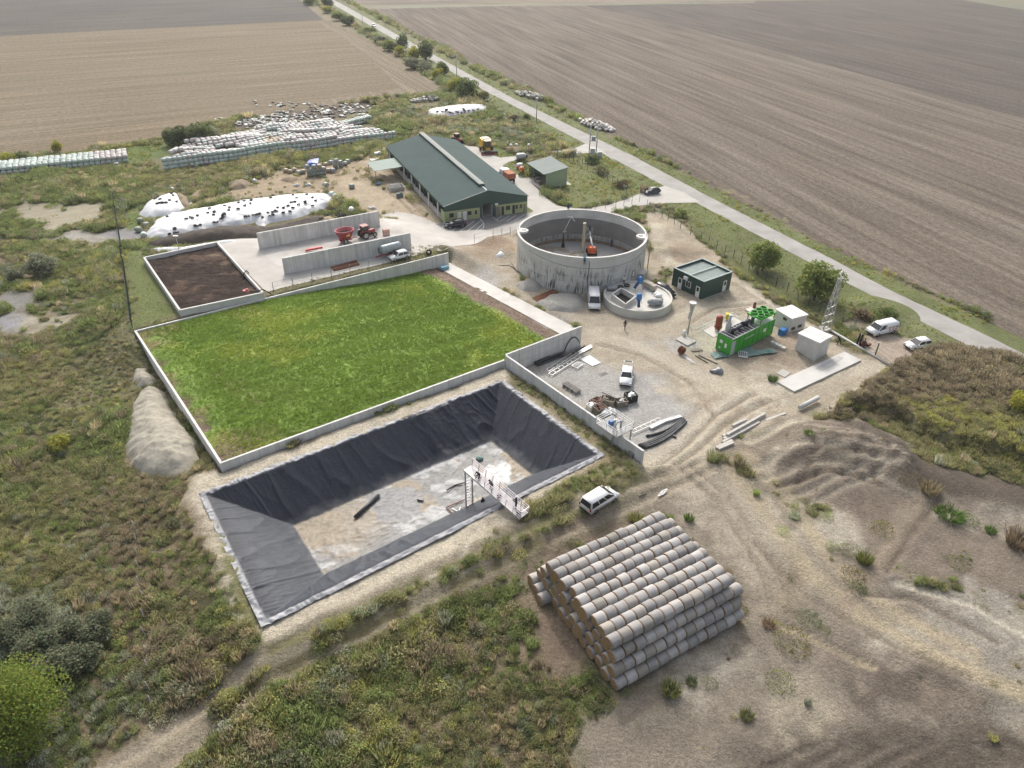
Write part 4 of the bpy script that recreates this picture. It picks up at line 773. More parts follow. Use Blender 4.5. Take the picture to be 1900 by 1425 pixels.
MB().lathe([(TI - .02, TH - .02), (TI - .02, TH + .06), (TR + .03, TH + .06), (TR + .03, TH - .12)], n=N_, smooth=False).build('rim', mat('rim_concrete', (.6, .59, .56), (.52, .51, .48), 1), tank)
def arc_band(mb, r, z0, z1, a0, a1, n=90):
    vs = []; 
    for k in range(n + 1):
        a = a0 + (a1 - a0) * k / n; vs += [(r * math.cos(a), r * math.sin(a), z0), (r * math.cos(a), r * math.sin(a), z1)]
    return mb.add(vs, [(2 * k, 2 * k + 2, 2 * k + 3, 2 * k + 1) for k in range(n)], True)
coat = MB(); arc_band(coat, TI - .015, 1.75, 5.05, R(-18), R(168)); arc_band(coat, TI - .015, 1.75, 5.05, R(184), R(330)); coat.build('coating', tank_mat('tank_coating', (.22, .215, .2), (.18, .175, .165), TI, False), tank)
arc_band(MB(), 0, 0, 0, 0, 0); sk_ = MB(); arc_band(sk_, TI - .02, .1, .75, 0, 2 * math.pi, 100); sk_.build('skirting', mat('brown_skirt', (.2, .14, .09), (.27, .22, .17), .7), tank)
MB().disc((0, 0, .08), TI, 80).build('floor', mat('tank_floor', (.46, .45, .43), (.3, .295, .285), .18, .55, detail=7, spec=.5), tank)
hp = MB()
for k in range(6): hp.tube([((TI - .12) * math.cos(a), (TI - .12) * math.sin(a), .85 + k * .17) for a in np.linspace(0, 2 * math.pi, 90)], .035, 5, caps=False)
hp.build('heating_pipes', mat('pale_hose', (.42, .41, .39), None, 2, .5), tank)
for a in (R(178), R(-8)):
    c, s = math.cos(a), math.sin(a); mbx = MB(); P = lambda r, t: (r * c - t * s, r * s + t * c)
    mbx.prism([P(TI - .05, 1.1), P(TI - 1.2, .9), P(TI - 1.7, .3), P(TI - 1.7, -.3), P(TI - 1.2, -.9), P(TI - .05, -1.1)], TH - .35, TH + .02); pl = mbx.build('corner_platform', mat('rim_concrete', (.6, .59, .56)), tank)
    o2 = MB(); o2.box((*P(TI - .9, 0), TH + .03), (.75, .45, .05), rz=a); o2.build('hatch', black, pl)
    o3 = MB(); o3.tube([(*P(TR - .2, .1), TH), (*P(TR - .2, .1), TH + 1.1)], .05, 6); o3.tube([(*P(TR - .2, .1), TH + 1.0), (*P(TR - .7, .0), TH + .8)], .04, 6); o3.build('valve_post', galv, pl)
ca = R(-90 + 2); hs = MB(); hs.tube([((TR + .06) * math.cos(ca + t * .05), (TR + .06) * math.sin(ca + t * .05), z) for t, z in ((0, TH - .6), (.1, 5), (-.1, 3), (0, 1.6), (.6, .7), (1.6, .2))], .05, 6); hs.build('drain_hose', black, tank)
wv = MB()
wv.tube([((TR + .05) * math.cos(a), (TR + .05) * math.sin(a), z) for a, z in [(R(-145) + k * R(8.2), 5.9 - 1.0 * math.sin(k / 15 * math.pi) * .9 - .03 * k) for k in range(16)]], .025, 5); wv.build('cable', black, tank)
wa = R(-42); cx, sx_ = math.cos(wa), math.sin(wa); M3 = Matrix.Rotation(wa, 3, 'Z')
fr_ = MB()
for dz in (-.55, .55): fr_.box(((TR + .02) * cx, (TR + .02) * sx_, 2.2 + dz), (.1, .8, .1), M=M3)
for dt in (-.4, .4): fr_.box(((TR + .02) * cx - dt * sx_, (TR + .02) * sx_ + dt * cx, 2.2), (.1, .1, 1.0), M=M3)
mh = fr_.build('manhole', rust, tank); MB().box(((TR + .01) * cx, (TR + .01) * sx_, 2.2), (.06, .7, 1.0), M=M3).build('hatch', white_p, mh)
wa = R(-29); MB().box(((TR + .55) * math.cos(wa), (TR + .55) * math.sin(wa), .7), (1.2, 2.0, 1.9), M=Matrix.Rotation(wa, 3, 'Z')).build('pump_chamber', conc, tank)
solo(MB().lathe([(.32, 0), (.3, 5.9), (.34, 5.92), (.34, 6.05), (0, 6.05)], n=16), 'centre_column', mat('cream_column', (.5, .47, .35), (.42, .39, .28), 1.5), 'tall cream coloured column standing in the middle of the round tank', 'column', loc=(13.2, 130.2, .08) if False else (*at(1081, 469)[:2], .08))
# agitator with its thin hoist arm
ag = at(1044.5, 459.5); agt = thing('agitator', 'dark agitator post with a long thin hoist arm inside the round tank', 'agitator', (ag.x, ag.y, .08))
MB().lathe([(.42, 0), (.3, .5), (.18, 1.2), (.16, 2.8), (0, 2.8)], n=10).build('post', black, agt)
e1 = at(1047, 430, 3.2) - ag; e2 = at(1060, 403, 5.6) - ag
mb = MB(); mb.tube([(0, 0, 2.7), (.05, 0, 3.4), tuple(e2)], [.1, .09, .06], 6); mb.box((.15, 0, 3.3), (.7, .3, .12)); mb.build('hoist_arm', galv, agt)
mb = MB(); mb.box(tuple(e2 + Vector((-.2, 0, 0))), (1.1, .15, .1)); mb.bar(tuple(e2), tuple(e2 + Vector((.75, -.4, -.8))), .1); mb.build('arm_head', white_p, agt)

# ------------------------------------------------------------------ round pre-pit
PC = Vector((21.35, 110.3, 0)); PR = 5.85; PH = 1.45
pp = thing('round_pit', 'low wide round concrete pit with a flat top and an open square hatch', 'tank', PC)
MB().lathe([(0, PH - .25), (PR - .3, PH - .25), (PR - .3, PH), (PR, PH), (PR, -.4)], n=72, smooth=False).build('wall', tank_mat('pit_wall', (.58, .565, .52), (.48, .47, .43), PR, False), pp)
hx = MB(); hcn = [Vector(p) - PC for p in atp([(1135, 552), (1152, 541), (1179, 556), (1160, 571)], PH)]
for i in range(4):
    a, b = hcn[i], hcn[(i + 1) % 4]; a = Vector((a.x, a.y, 0)); b = Vector((b.x, b.y, 0)); hx.bar(a + Vector((0, 0, PH + .22)), b + Vector((0, 0, PH + .22)), .25, 1.0)
hx.build('hatch_curb', pale_conc, pp)
MB().prism([(p.x, p.y) for p in hcn], PH - .24, PH - .2).build('hatch_opening', dark, pp)
# ------------------------------------------------------------------ straw bale stack
def bale_mat():
    m = mat('net_wrapped_straw', (.43, .415, .40), (.30, .29, .28), 1.6, .85, .3, 14, detail=7); n = m.node_tree.nodes; l = m.node_tree.links; b = n['Principled BSDF']
    src = b.inputs['Base Color'].links[0].from_socket; tc = n.new('ShaderNodeTexCoord'); sx = n.new('ShaderNodeSeparateXYZ'); l.new(tc.outputs['Object'], sx.inputs[0])
    a = n.new('ShaderNodeMath'); a.operation = 'ABSOLUTE'; l.new(sx.outputs['X'], a.inputs[0])
    r = n.new('ShaderNodeValToRGB'); e = r.color_ramp.elements; e[0].position = .44; e[0].color = (0, 0, 0, 1); e[1].position = .50; e[1].color = (.35, .35, .35, 1); x = r.color_ramp.elements.new(.56); x.color = (.7, .7, .7, 1)
    l.new(a.outputs[0], r.inputs[0]); mx = n.new('ShaderNodeMixRGB'); l.new(r.outputs[0], mx.inputs[0]); l.new(src, mx.inputs[1]); mx.inputs[2].default_value = (.30, .19, .115, 1)
    oi = n.new('ShaderNodeObjectInfo'); fm_ = n.new('ShaderNodeMath'); fm_.operation = 'MULTIPLY'; fm_.inputs[1].default_value = 7.31; l.new(oi.outputs['Random'], fm_.inputs[0]); ff = n.new('ShaderNodeMath'); ff.operation = 'FRACT'; l.new(fm_.outputs[0], ff.inputs[0]); fp = n.new('ShaderNodeMath'); fp.operation = 'POWER'; fp.inputs[1].default_value = 5.0; l.new(ff.outputs[0], fp.inputs[0])
    mw = n.new('ShaderNodeMixRGB'); l.new(fp.outputs[0], mw.inputs[0]); l.new(mx.outputs[0], mw.inputs[1]); mw.inputs[2].default_value = (.33, .30, .255, 1); mx = mw; mr = n.new('ShaderNodeMapRange'); mr.inputs['To Min'].default_value = .66; mr.inputs['To Max'].default_value = 1.12; l.new(oi.outputs['Random'], mr.inputs['Value'])
    v = n.new('ShaderNodeVectorMath'); v.operation = 'SCALE'; l.new(mx.outputs[0], v.inputs[0]); l.new(mr.outputs[0], v.inputs['Scale']); l.new(v.outputs[0], b.inputs['Base Color']); return m
net_m = bale_mat(); straw_m = mat('straw_end', (.33, .225, .115), (.2, .13, .066), 6, .95, .8, 20)
def bale_mesh(seed, L=1.15, r=.605):
    q = random.Random(seed); n = 26; mb = MB()
    prof = [(r * .93, -L / 2), (r * .99, -L / 2 + .05), (r * 1.015, -L * .25), (r * 1.0, 0), (r * 1.015, L * .25), (r * .99, L / 2 - .05), (r * .93, L / 2)]
    mb.lathe(prof, n=n, axis='x'); dents = [q.uniform(-.025, .025) for _ in range(n)]
    for i in range(len(mb.v)):
        x, y, z = mb.v[i]; k = i % n; f = 1 + dents[k] + .012 * math.sin(x * 7 + k); zz = z * f
        mb.v[i] = (x, y * f, max(zz, -r * .96))
    mb.f.append(tuple(range(n))); mb.f.append(tuple((len(prof) - 1) * n + k for k in range(n))); mb.sm += [False, False]
    me = mb.mesh('straw_bale'); me.materials.append(net_m); me.materials.append(straw_m)
    for p in me.polygons:
        if len(p.vertices) > 4: p.material_index = 1
    return me
BM = [bale_mesh(s) for s in range(6)]
b0 = Vector((9.27, 36.89, 0)); ba = R(31.0); bu = Vector((math.cos(ba), math.sin(ba), 0)); bv = Vector((-bu.y, bu.x, 0))
def place_bale(layer, row, k, u, v, z, label):
    o = bpy.data.objects.new('straw_bale', BM[rng.randrange(6)]); link(o)
    o.location = b0 + bu * u + bv * v + Vector((0, 0, z)); o.rotation_euler = (rng.uniform(-.3, .3) if False else 0, rng.uniform(-.03, .03), ba + rng.uniform(-.05, .05) + (math.pi if rng.random() < .5 else 0)); k_ = rng.uniform(.95, 1.035); o.scale = (rng.uniform(.95, 1.0), k_, k_ * rng.uniform(.95, 1.0))
    tag(o, label, 'straw bale', 'round straw bales in the stepped stack')
LN = {0: 'bottom layer', 1: 'second layer up', 2: 'third layer up', 3: 'top layer'}
nrow = {0: 12, 1: 11, 2: 10, 3: 9}
zb = Tz(14, 44) * .5
for layer in range(4):
    nr = nrow[layer]; n = 13 if layer < 3 else 12
    for row in range(nr):
        u0 = .58 + layer * .17 + rng.uniform(-.25, .25) - (.6 if layer == 0 and row > 8 else 0); uu = u0
        for k in range(n):
            L = 1.15 + rng.uniform(0, .035)
            show = layer == 3 or row == 0 or k == 0 or k == n - 1 or row == nr - 1
            if show and not (row == nr - 1 and layer < 3 and 0 < k < n - 1):
                lab = f'round straw bale in {LN[layer]} of the big stack, {ordn(row + 1)} row from the front, {ordn(k + 1)} from its left end'
                lab = lab.replace(', ', ' ', 1) if len(lab.split()) > 30 else lab
                lab = f'straw bale, {LN[layer]}, {ordn(row + 1)} row from front, {ordn(k + 1)} from left'
                place_bale(layer, row, k, uu, row * 1.2 + layer * .6 + rng.uniform(-.05, .05), .6 + zb + layer * 1.07 + rng.uniform(-.03, .05), lab)
            uu += L

# ------------------------------------------------------------------ wrapped silage bales
wrap_cols = {'mint': ((.47, .545, .495), (.38, .45, .405)), 'blush': ((.50, .465, .445), (.40, .37, .355)), 'olive': ((.26, .29, .24), (.19, .215, .18)), 'straw_wrap': ((.40, .33, .24), (.28, .22, .15)), 'dull': ((.33, .34, .335), (.25, .26, .255)), 'ink': ((.022, .024, .028), (.04, .042, .046)), 'snow': ((.74, .74, .74), (.6, .6, .6))}
WM = {k: mat('wrap_' + k, *v, 1.3, .42, .35, 5, spec=.4) for k, v in wrap_cols.items()}
def wrap_geo(seed, L=1.2, r=.6, sq=.86, n=14):
    q = random.Random(seed); mb = MB()
    prof = [(0, -L / 2), (r * .72, -L / 2 + .02), (r * .95, -L / 2 + .13), (r * 1.02, -.15 * L), (r * 1.0, .15 * L), (r * .95, L / 2 - .13), (r * .72, L / 2 - .02), (0, L / 2)]
    mb.lathe(prof, n=n, axis='x'); ph = q.uniform(0, 6)
    mb.v = [(x, y * (1 + .05 * math.sin(3 * x + ph + y * 4)), (z * sq + .03 * math.sin(y * 6 + ph) * (z > 0) - .05 * abs(x) ** 2)) for x, y, z in mb.v]
    return mb
WB = {k: [] for k in WM}
for k in WM:
    for s in range(3):
        me = wrap_geo(s * 7 + len(k)).mesh('wrapped_bale'); me.materials.append(WM[k]); WB[k].append(me)
def wbale(p, z, rz, kind, label, group, tilt=0.0, s=1.0):
    o = bpy.data.objects.new('wrapped_bale', WB[kind][rng.randrange(3)]); link(o); o.location = (p[0], p[1], z); o.rotation_euler = (rng.uniform(-.12, .12), tilt + rng.uniform(-.05, .05), rz + rng.uniform(-.09, .09)); o.scale = (s, s, s)
    return tag(o, label, 'wrapped bale', group)
massV, massF, massC, massN = [], [], [], 0
MG = [(np.array(g.v), np.array([f for f in g.f])) for g in (wrap_geo(s, n=10) for s in range(4))]
def mass(x, y, z, rz, c, sx=1.0, sz=1.0, tilt=0.0):
    """adds one bale to the heap of small far bales"""
    global massN
    V, F = MG[rng.randrange(4)]; V = V * np.array([sx, sx, sz]); a, t = rz, tilt
    V = np.stack([V[:, 0] * math.cos(t) + V[:, 2] * math.sin(t), V[:, 1], -V[:, 0] * math.sin(t) + V[:, 2] * math.cos(t)], -1)
    W = np.stack([V[:, 0] * math.cos(a) - V[:, 1] * math.sin(a) + x, V[:, 0] * math.sin(a) + V[:, 1] * math.cos(a) + y, V[:, 2] + z], -1)
    massV.append(W); massF.append(F + massN); massN += len(V); massC.append(np.tile(np.array(c) * rng.uniform(.8, 1.1), (len(V), 1)))
MINT, BLUSH = np.array((.48, .545, .5)), np.array((.50, .465, .445))
# long pile: its front face bale by bale, the heap behind as one mass
p0, p1 = np.array([-89.2, 179.4]), np.array([-35.8, 214.6]); L_ = np.linalg.norm(p1 - p0); d_ = (p1 - p0) / L_; n_ = np.array([-d_[1], d_[0]]); ang = math.atan2(d_[1], d_[0])
nb = 52
for i in range(nb):
    sag = rng.uniform(-.15, .1)
    h = 3 if i < 38 else 2
    for c in range(h):
        t = (i + .5 + (c % 2) * .1 + rng.uniform(-.08, .08)) / nb; q = p0 + d_ * L_ * t + n_ * (c * .35 + rng.uniform(-.12, .12) + (1.2 * math.sin(i * .35) * (i > 6)) * .5)
        k = 'mint' if (i < 27 and rng.random() < .85) or rng.random() < .4 else 'blush'
        wbale(q, .52 + c * .93, ang, k, f'wrapped bale, front face of long pile, {(["bottom", "middle", "top"] if h == 3 else ["bottom", "top"])[c]} course, {ordn(i + 1)} from left', 'wrapped bales in front face of the long pile')
for j in range(1, 18):
    lo = 0.01 + .012 * j + (.03 if j > 10 else 0); hi = .985 - .012 * j
    for i in range(nb):
        t = (i + .5 + rng.uniform(-.2, .2)) / nb
        if t < lo or t > hi: continue
        q = p0 + d_ * L_ * t + n_ * (j * 1.22 + 1.0 + rng.uniform(-.25, .25) + 1.0 * math.sin(i * .3))
        hh = 3.2 + .9 * math.sin(j * .7 + i * .12) * (vn(np.array([i * .22]), np.array([j * .4]), 7)[0]) - .9 * (vn(np.array([i * .15]), np.array([j * .25]), 9)[0] > .62) - (.7 if t > .8 else 0) - (1.1 if j > 15 else 0)
        c = BLUSH if rng.random() < .82 else MINT
        if vn(np.array([i * .17]), np.array([j * .3]), 19)[0] > .72 and 16 < i < 34: c = np.array((.36, .29, .21))
        mass(q[0], q[1], max(.5, hh - .55), ang + rng.uniform(-.2, .2), c, 1.05, 1, rng.uniform(-.12, .12))
# the row of greener bales behind it
r0, r1 = at2([(420, 275)], 0)[0], at2([(692, 226)], 0)[0]; LL = np.linalg.norm(r1 - r0); dd = (r1 - r0) / LL; nn = np.array([-dd[1], dd[0]])
for i in range(int(LL / 1.22)):
    for c in range(2):
        for rr in range(2):
            q = r0 + dd * (i + .5 + .2 * c) * 1.22 + nn * (rr * 1.2 + rng.uniform(-.15, .15) + 1.5 * math.sin(i * .18))
            mass(q[0], q[1], .5 + c * .9, math.atan2(dd[1], dd[0]) + rng.uniform(-.1, .1), MINT * 1.0 if rng.random() < .85 else BLUSH)
# pile at the left edge of the view
q0, q1 = np.array([-131.5, 171.2]), np.array([-101.2, 186.0]); L2 = np.linalg.norm(q1 - q0); e_ = (q1 - q0) / L2; f_ = np.array([-e_[1], e_[0]]); a2 = math.atan2(e_[1], e_[0]); n2 = 26
for i in range(n2):
    for c in range(2):
        q = q0 + e_ * L2 * (i + .5 + .1 * c) / n2 + f_ * (c * .25 + rng.uniform(-.06, .06))
        k = 'mint' if (i < 21 or c == 0) and rng.random() < .85 else 'blush'
        wbale(q, .5 + c * .92, a2, k, f'wrapped bale in far left pile, {["bottom", "top"][c]} course, {ordn(i + 1)} from left', 'wrapped bales in front face of the far left pile')
    for j in range(1, 6):
        q = q0 + e_ * L2 * (i + .5 + rng.uniform(-.1, .1)) / n2 + f_ * (j * 1.2 + .3); mass(q[0], q[1], .5 + .94 + rng.uniform(-.1, .05), a2 + rng.uniform(-.08, .08), MINT if i < 20 else BLUSH, 1.05)
s = at(217, 309); wbale((s.x, s.y), .5, a2, 'dull', 'single grey wrapped bale lying just right of the far left pile', None)
# roadside heaps and the torn bales
def heap(c, rx, ry, h, n, colr, sm=.9):
    for _ in range(n):
        a, r = rng.uniform(0, 6.28), math.sqrt(rng.random()); x, y = r * math.cos(a), r * math.sin(a); t = c[2]
        px, py = c[0] + (x * rx) * math.cos(t) - (y * ry) * math.sin(t), c[1] + (x * rx) * math.sin(t) + (y * ry) * math.cos(t)
        mass(px, py, .4 + h * (1 - r ** 2) * rng.uniform(.6, 1), rng.uniform(0, 6.28), np.array(colr) * rng.uniform(.7, 1.1), sm, sm * .8, rng.uniform(-.6, .6))
for (xa, ya, xb, yb, n, h, w) in ((958, 172, 1012, 188, 70, 1.2, 2.6), (1073, 224, 1138, 246, 80, 1.5, 2.6), (762, 190, 818, 184, 40, .8, 2.2)):
    a_, b_ = at(xa, ya), at(xb, yb); m_ = (a_ + b_) / 2; heap((m_.x, m_.y, math.atan2(b_.y - a_.y, b_.x - a_.x)), (b_ - a_).length / 2, w, h, n, (.5, .475, .44))
for (px, py, rx, ry, n) in ((470, 227, 13, 4, 110), (530, 221, 15, 4, 110), (600, 212, 16, 4, 90), (650, 202, 14, 5, 60), (575, 195, 20, 4, 40), (440, 232, 8, 4, 26)):
    c = at(px, py); 
    for _ in range(n):
        x, y = c.x + rng.uniform(-rx, rx), c.y + rng.uniform(-ry, ry) + (0 if True else 0)
        mass(x, y, .18, rng.uniform(0, 6.28), np.array(rng.choice([(.55, .57, .55), (.36, .43, .4), (.1, .09, .07), (.1, .09, .07), (.14, .115, .09), (.11, .1, .075)])), rng.uniform(.5, 1.2), rng.uniform(.25, .55), rng.uniform(-.4, .4))
def flush(name, label, cat):
    global massV, massF, massC, massN
    V = np.concatenate(massV); F = np.concatenate(massF); me = bpy.data.meshes.new(name)
    # poles of the lathe repeat points, harmless
    me.vertices.add(len(V)); me.vertices.foreach_set('co', V.astype(np.float32).ravel()); me.loops.add(F.size); me.loops.foreach_set('vertex_index', F.astype(np.int32).ravel())
    me.polygons.add(len(F)); me.polygons.foreach_set('loop_start', np.arange(0, F.size, F.shape[1], dtype=np.int32)); me.polygons.foreach_set('use_smooth', np.ones(len(F), bool)); me.update(calc_edges=True); me.validate()
    if len(me.vertices) == len(V): set_col(me, np.concatenate(massC))
    me.materials.append(attr_mat(name + '_film', rough=.5, spec=.35, a1=.1, a2=.3, s2=1.2, bump=.2, bscale=4)); o = bpy.data.objects.new(name, me); link(o); tag(o, label, cat, kind='stuff')
    massV, massF, massC, massN = [], [], [], 0
flush('wrapped_bale_heap', 'heaped pale wrapped bales behind the bale faces and along the road', 'wrapped bales')

# ------------------------------------------------------------------ silage clamps and heaps
def mound(name, poly, z, h, slope, m, label, cat, amp=.15, step=.4, base=0.0, rough_s=.6):
    """free-standing heap over a world polygon; returns a height function"""
    P = at2(poly, z) if not isinstance(poly, np.ndarray) else poly; lo, hi = P.min(0) - .6, P.max(0) + .6
    X, Y = np.meshgrid(np.arange(lo[0], hi[0], step), np.arange(lo[1], hi[1], step))
    def hf(x, y):
        s = -sdp(P, x, y) + (fbm(x * .5, y * .5, 7) - .5) * 1.0; s = np.maximum(s, -.6)
        return T(x, y) + base + h * (1 - np.exp(-np.maximum(s, 0) * slope / h * 1.3)) + np.minimum(s, 0) * .6 + amp * (np.abs(fbm(x * rough_s, y * rough_s, 9) - .5) * 2 + (fbm(x * 2.2, y * 2.2, 11, 3) - .5) * .5) * sst(0, .8, s)
    Z = hf(X, Y); S = sdp(P, X, Y); i = np.arange(X.size).reshape(X.shape); q = np.stack([i[:-1, :-1], i[:-1, 1:], i[1:, 1:], i[1:, :-1]], -1).reshape(-1, 4)
    keep = (S.ravel()[q].min(1) < .35); q = q[keep]; used = np.unique(q); mp = -np.ones(X.size, int); mp[used] = np.arange(len(used))
    me = bpy.data.meshes.new(name); me.from_pydata(np.stack([X.ravel(), Y.ravel(), Z.ravel()], -1)[used].tolist(), [], mp[q].tolist()); me.polygons.foreach_set('use_smooth', np.ones(len(q), bool)); me.materials.append(m)
    o = bpy.data.objects.new(name, me); link(o); tag(o, label, cat); return hf
def on(hf, px, py, z0=1.0):
    z = z0
    for _ in range(8):
        p = at(px, py, z); z = .5 * z + .5 * float(hf(np.array([p.x]), np.array([p.y]))[0])
    p = at(px, py, z); return Vector((p.x, p.y, z))
film = mat('white_film', (.6, .605, .615), (.5, .51, .53), .9, .5, .8, 1.6, spec=.3, detail=8)
dung = mat('dark_dung', (.05, .042, .036), (.085, .07, .056), .9, .95, 1.0, 2.2, detail=8)
earth = mat('heap_earth', (.30, .24, .165), (.20, .155, .105), .9, .95, .8, 2.5, detail=8)
h1 = mound('silage_clamp', [(277, 437), (270, 425), (283, 405), (313, 392), (376, 382), (440, 369), (500, 361), (550, 356), (612, 355), (624, 373), (600, 378), (571, 390), (545, 398), (500, 404), (487, 412), (470, 404), (408, 415), (313, 436)], 1.0, 1.75, .7, film, 'long silage clamp under a white plastic sheet dotted with tyres', 'silage clamp', .4)
h2 = mound('silage_clamp', [(256, 390), (268, 372), (300, 360), (330, 354), (338, 372), (342, 385), (318, 394), (290, 399), (270, 401)], .8, 1.8, .8, film, 'short rounded silage clamp under white sheet, open at its right end', 'silage clamp', .22)
h3 = mound('silage_clamp', [(783, 209), (800, 204), (850, 197), (906, 197), (906, 204), (850, 212), (812, 219)], 0, 1.5, .6, film, 'white sheeted silage clamp in the reeds beyond the barn', 'silage clamp', .2)
mound('earth_heap', [(322, 358), (334, 354), (352, 366), (348, 382), (334, 378)], .5, 1.5, .8, earth, 'brown silage heap at the opened end of the short clamp', 'heap')
mound('dung_heap', [(276, 450), (330, 436), (400, 417), (470, 409), (500, 413), (560, 398), (596, 390), (592, 408), (560, 423), (490, 438), (450, 446), (380, 455), (300, 465), (270, 461)], 1.6, 2.0, .9, dung, 'long dark dung heap between the silage sheet and the concrete pit', 'dung heap', .35)
mound('sheet_edge', [(262, 455), (285, 462), (340, 460), (430, 446), (438, 449), (340, 467), (290, 469), (262, 463)], 2, .35, .6, film, 'ragged strip of white sheet lying along the dung heap', 'plastic sheet', .2, .3)
mound('sheet_flap', [(352, 376), (346, 362), (338, 355), (343, 354), (356, 372), (358, 378)], .5, .5, .9, film, 'rolled back flap of white sheet at the opened clamp end', 'plastic sheet', .1, .3)
mound('sheet_edge', [(575, 402), (590, 392), (615, 388), (632, 398), (612, 404), (588, 410)], 2, .45, .6, film, 'white sheet with tyres at the end of the dung heap', 'plastic sheet', .2, .3)
mound('earth_heap', [(590, 396), (605, 385), (625, 392), (618, 402), (600, 405)], 2, 1.0, .8, earth, 'small straw brown heap on the white sheet behind the bunker wall', 'heap', .3, .3)
for poly, z, h, m, nm, lb in (([(345, 372), (360, 356), (385, 350), (388, 360), (370, 372)], 0, .9, earth, 'earth_heap', 'brown earth heap beside the short white clamp'), ([(418, 344), (440, 333), (466, 338), (460, 350), (430, 353)], 0, 1.3, earth, 'earth_heap', 'rough brown earth heap with weeds behind the long clamp'), ([(520, 335), (540, 325), (556, 332), (545, 340)], 0, .8, earth, 'earth_heap', 'low brown heap of spoiled straw below the small bale pile'),
                          ([(228, 820), (236, 760), (256, 720), (282, 708), (300, 720), (330, 770), (362, 810), (366, 845), (350, 872), (320, 880), (275, 876), (240, 855)], .8, 2.5, mat('sand', (.37, .345, .285), (.27, .25, .2), 2.2, .95, 1.0, 2.6, detail=9), 'sand_heap', 'big pale sand heap against the wall of the green field'),
                          ([(246, 700), (252, 682), (270, 680), (288, 700), (280, 712), (258, 712)], .5, 1.0, mat('sand', (.46, .41, .315)), 'sand_heap', 'small pale sand heap at the wall above the big one'),
                          ([(995, 562), (1018, 549), (1050, 545), (1078, 553), (1090, 572), (1060, 580), (1015, 576)], 0, 1.1, mat('gravel_pile', (.36, .345, .31), (.27, .26, .235), 3, .95, .8, 8, detail=8), 'gravel_heap', 'grey gravel heap in front of the round tank'),
                          ([(957, 528), (985, 516), (1005, 525), (1000, 540), (970, 540)], 0, .9, mat('gravel_pile', (.36, .345, .31)), 'gravel_heap', 'small brownish gravel heap at the foot of the round tank'), ([(1105, 692), (1120, 686), (1130, 693), (1115, 699)], 0, .5, mat('gravel_pile', (.36, .345, .31)), 'gravel_heap', 'low sandy gravel heap in the yard left of the white estate car')):
    mound(nm, poly, z, h, .8, m, lb, 'heap', .5 if nm == 'sand_heap' else .2, .3, 0.0, 1.5 if nm == 'sand_heap' else 1.1)
tyre_me = MB().lathe([(.30 + .14 * math.cos(a), .12 + .12 * math.sin(a)) for a in np.linspace(0, 2 * math.pi, 9)[:-1]], n=16, closed=True).mesh('tyre'); tyre_me.materials.append(rubber)
def tyre(p, label, group, s=1.0):
    o = bpy.data.objects.new('tyre', tyre_me); link(o); o.location = p; o.rotation_euler = (rng.uniform(-.25, .25), rng.uniform(-.25, .25), rng.uniform(0, 6)); o.scale = (s, s, s); tag(o, label, 'tyre', group)
z6 = [(1485, 735), (1595, 738), (1625, 715), (1860, 710), (1285, 780), (1370, 772), (1358, 808), (1295, 832), (1222, 800), (1055, 835), (880, 865), (800, 843), (1113, 855), (1105, 890), (1215, 873), (935, 905), (860, 918), (925, 942), (738, 950), (655, 970), (680, 978), (605, 988), (383, 962), (1050, 930), (1035, 945), (1060, 940), (1035, 970), (1015, 990), (1845, 793), (1880, 790), (1803, 835), (1858, 858), (1680, 857), (1745, 862), (1648, 890), (1665, 900), (1565, 917), (1620, 910), (1468, 930), (1435, 938), (1395, 945), (1335, 960), (1300, 962), (970, 1025), (935, 1030), (710, 1070), (735, 1075), (770, 1062), (470, 1105), (500, 1150), (470, 1155), (410, 1170), (1500, 970), (1585, 955), (1622, 942), (1825, 905), (1750, 915)]
for x, y in z6: tyre(on(h1, 250 + x / 6.333, 250 + y / 6.333, 2), 'black tyre weighing down the white sheet of the long silage clamp', 'tyres on the long silage clamp', rng.uniform(.72, .95))
z7 = [(440, 703), (505, 738), (320, 745), (255, 795), (297, 790), (420, 787), (420, 803), (343, 820), (543, 775), (505, 838), (275, 858), (220, 835), (165, 858), (240, 903), (160, 915)]
for x, y in z7: tyre(on(h1, 500 + x / 6.333, 250 + y / 6.333, 2), 'black tyre weighing down the white sheet of the long silage clamp', 'tyres on the long silage clamp', rng.uniform(.72, .95))
for x, y in ((430, 690), (450, 718), (408, 770), (492, 787), (335, 798), (285, 803), (265, 810), (240, 757), (300, 757), (270, 733), (210, 725), (100, 772), (370, 800), (320, 800)): tyre(on(h2, 250 + x / 6.333, 250 + y / 6.333, 1.5), 'black tyre on the short rounded white silage clamp', 'tyres on the short silage clamp', .9)
for k in range(18): t = rng.random(); tyre(on(h3, 800 + 95 * t, 206 - 6 * t + rng.uniform(-1, 8), 1), 'small black tyre on the white clamp in the reeds', 'tyres on the clamp in the reeds', 1.1)
for x, y in ((825, 910), (860, 940), (820, 955), (745, 878), (615, 992), (690, 950), (885, 950)): p = pt(500 + x / 6.333, 250 + y / 6.333, .5); tyre(p + Vector((0, 0, .55)), 'black tyre on the white sheet behind the bunker wall', 'tyres behind the bunker wall', 1.2)
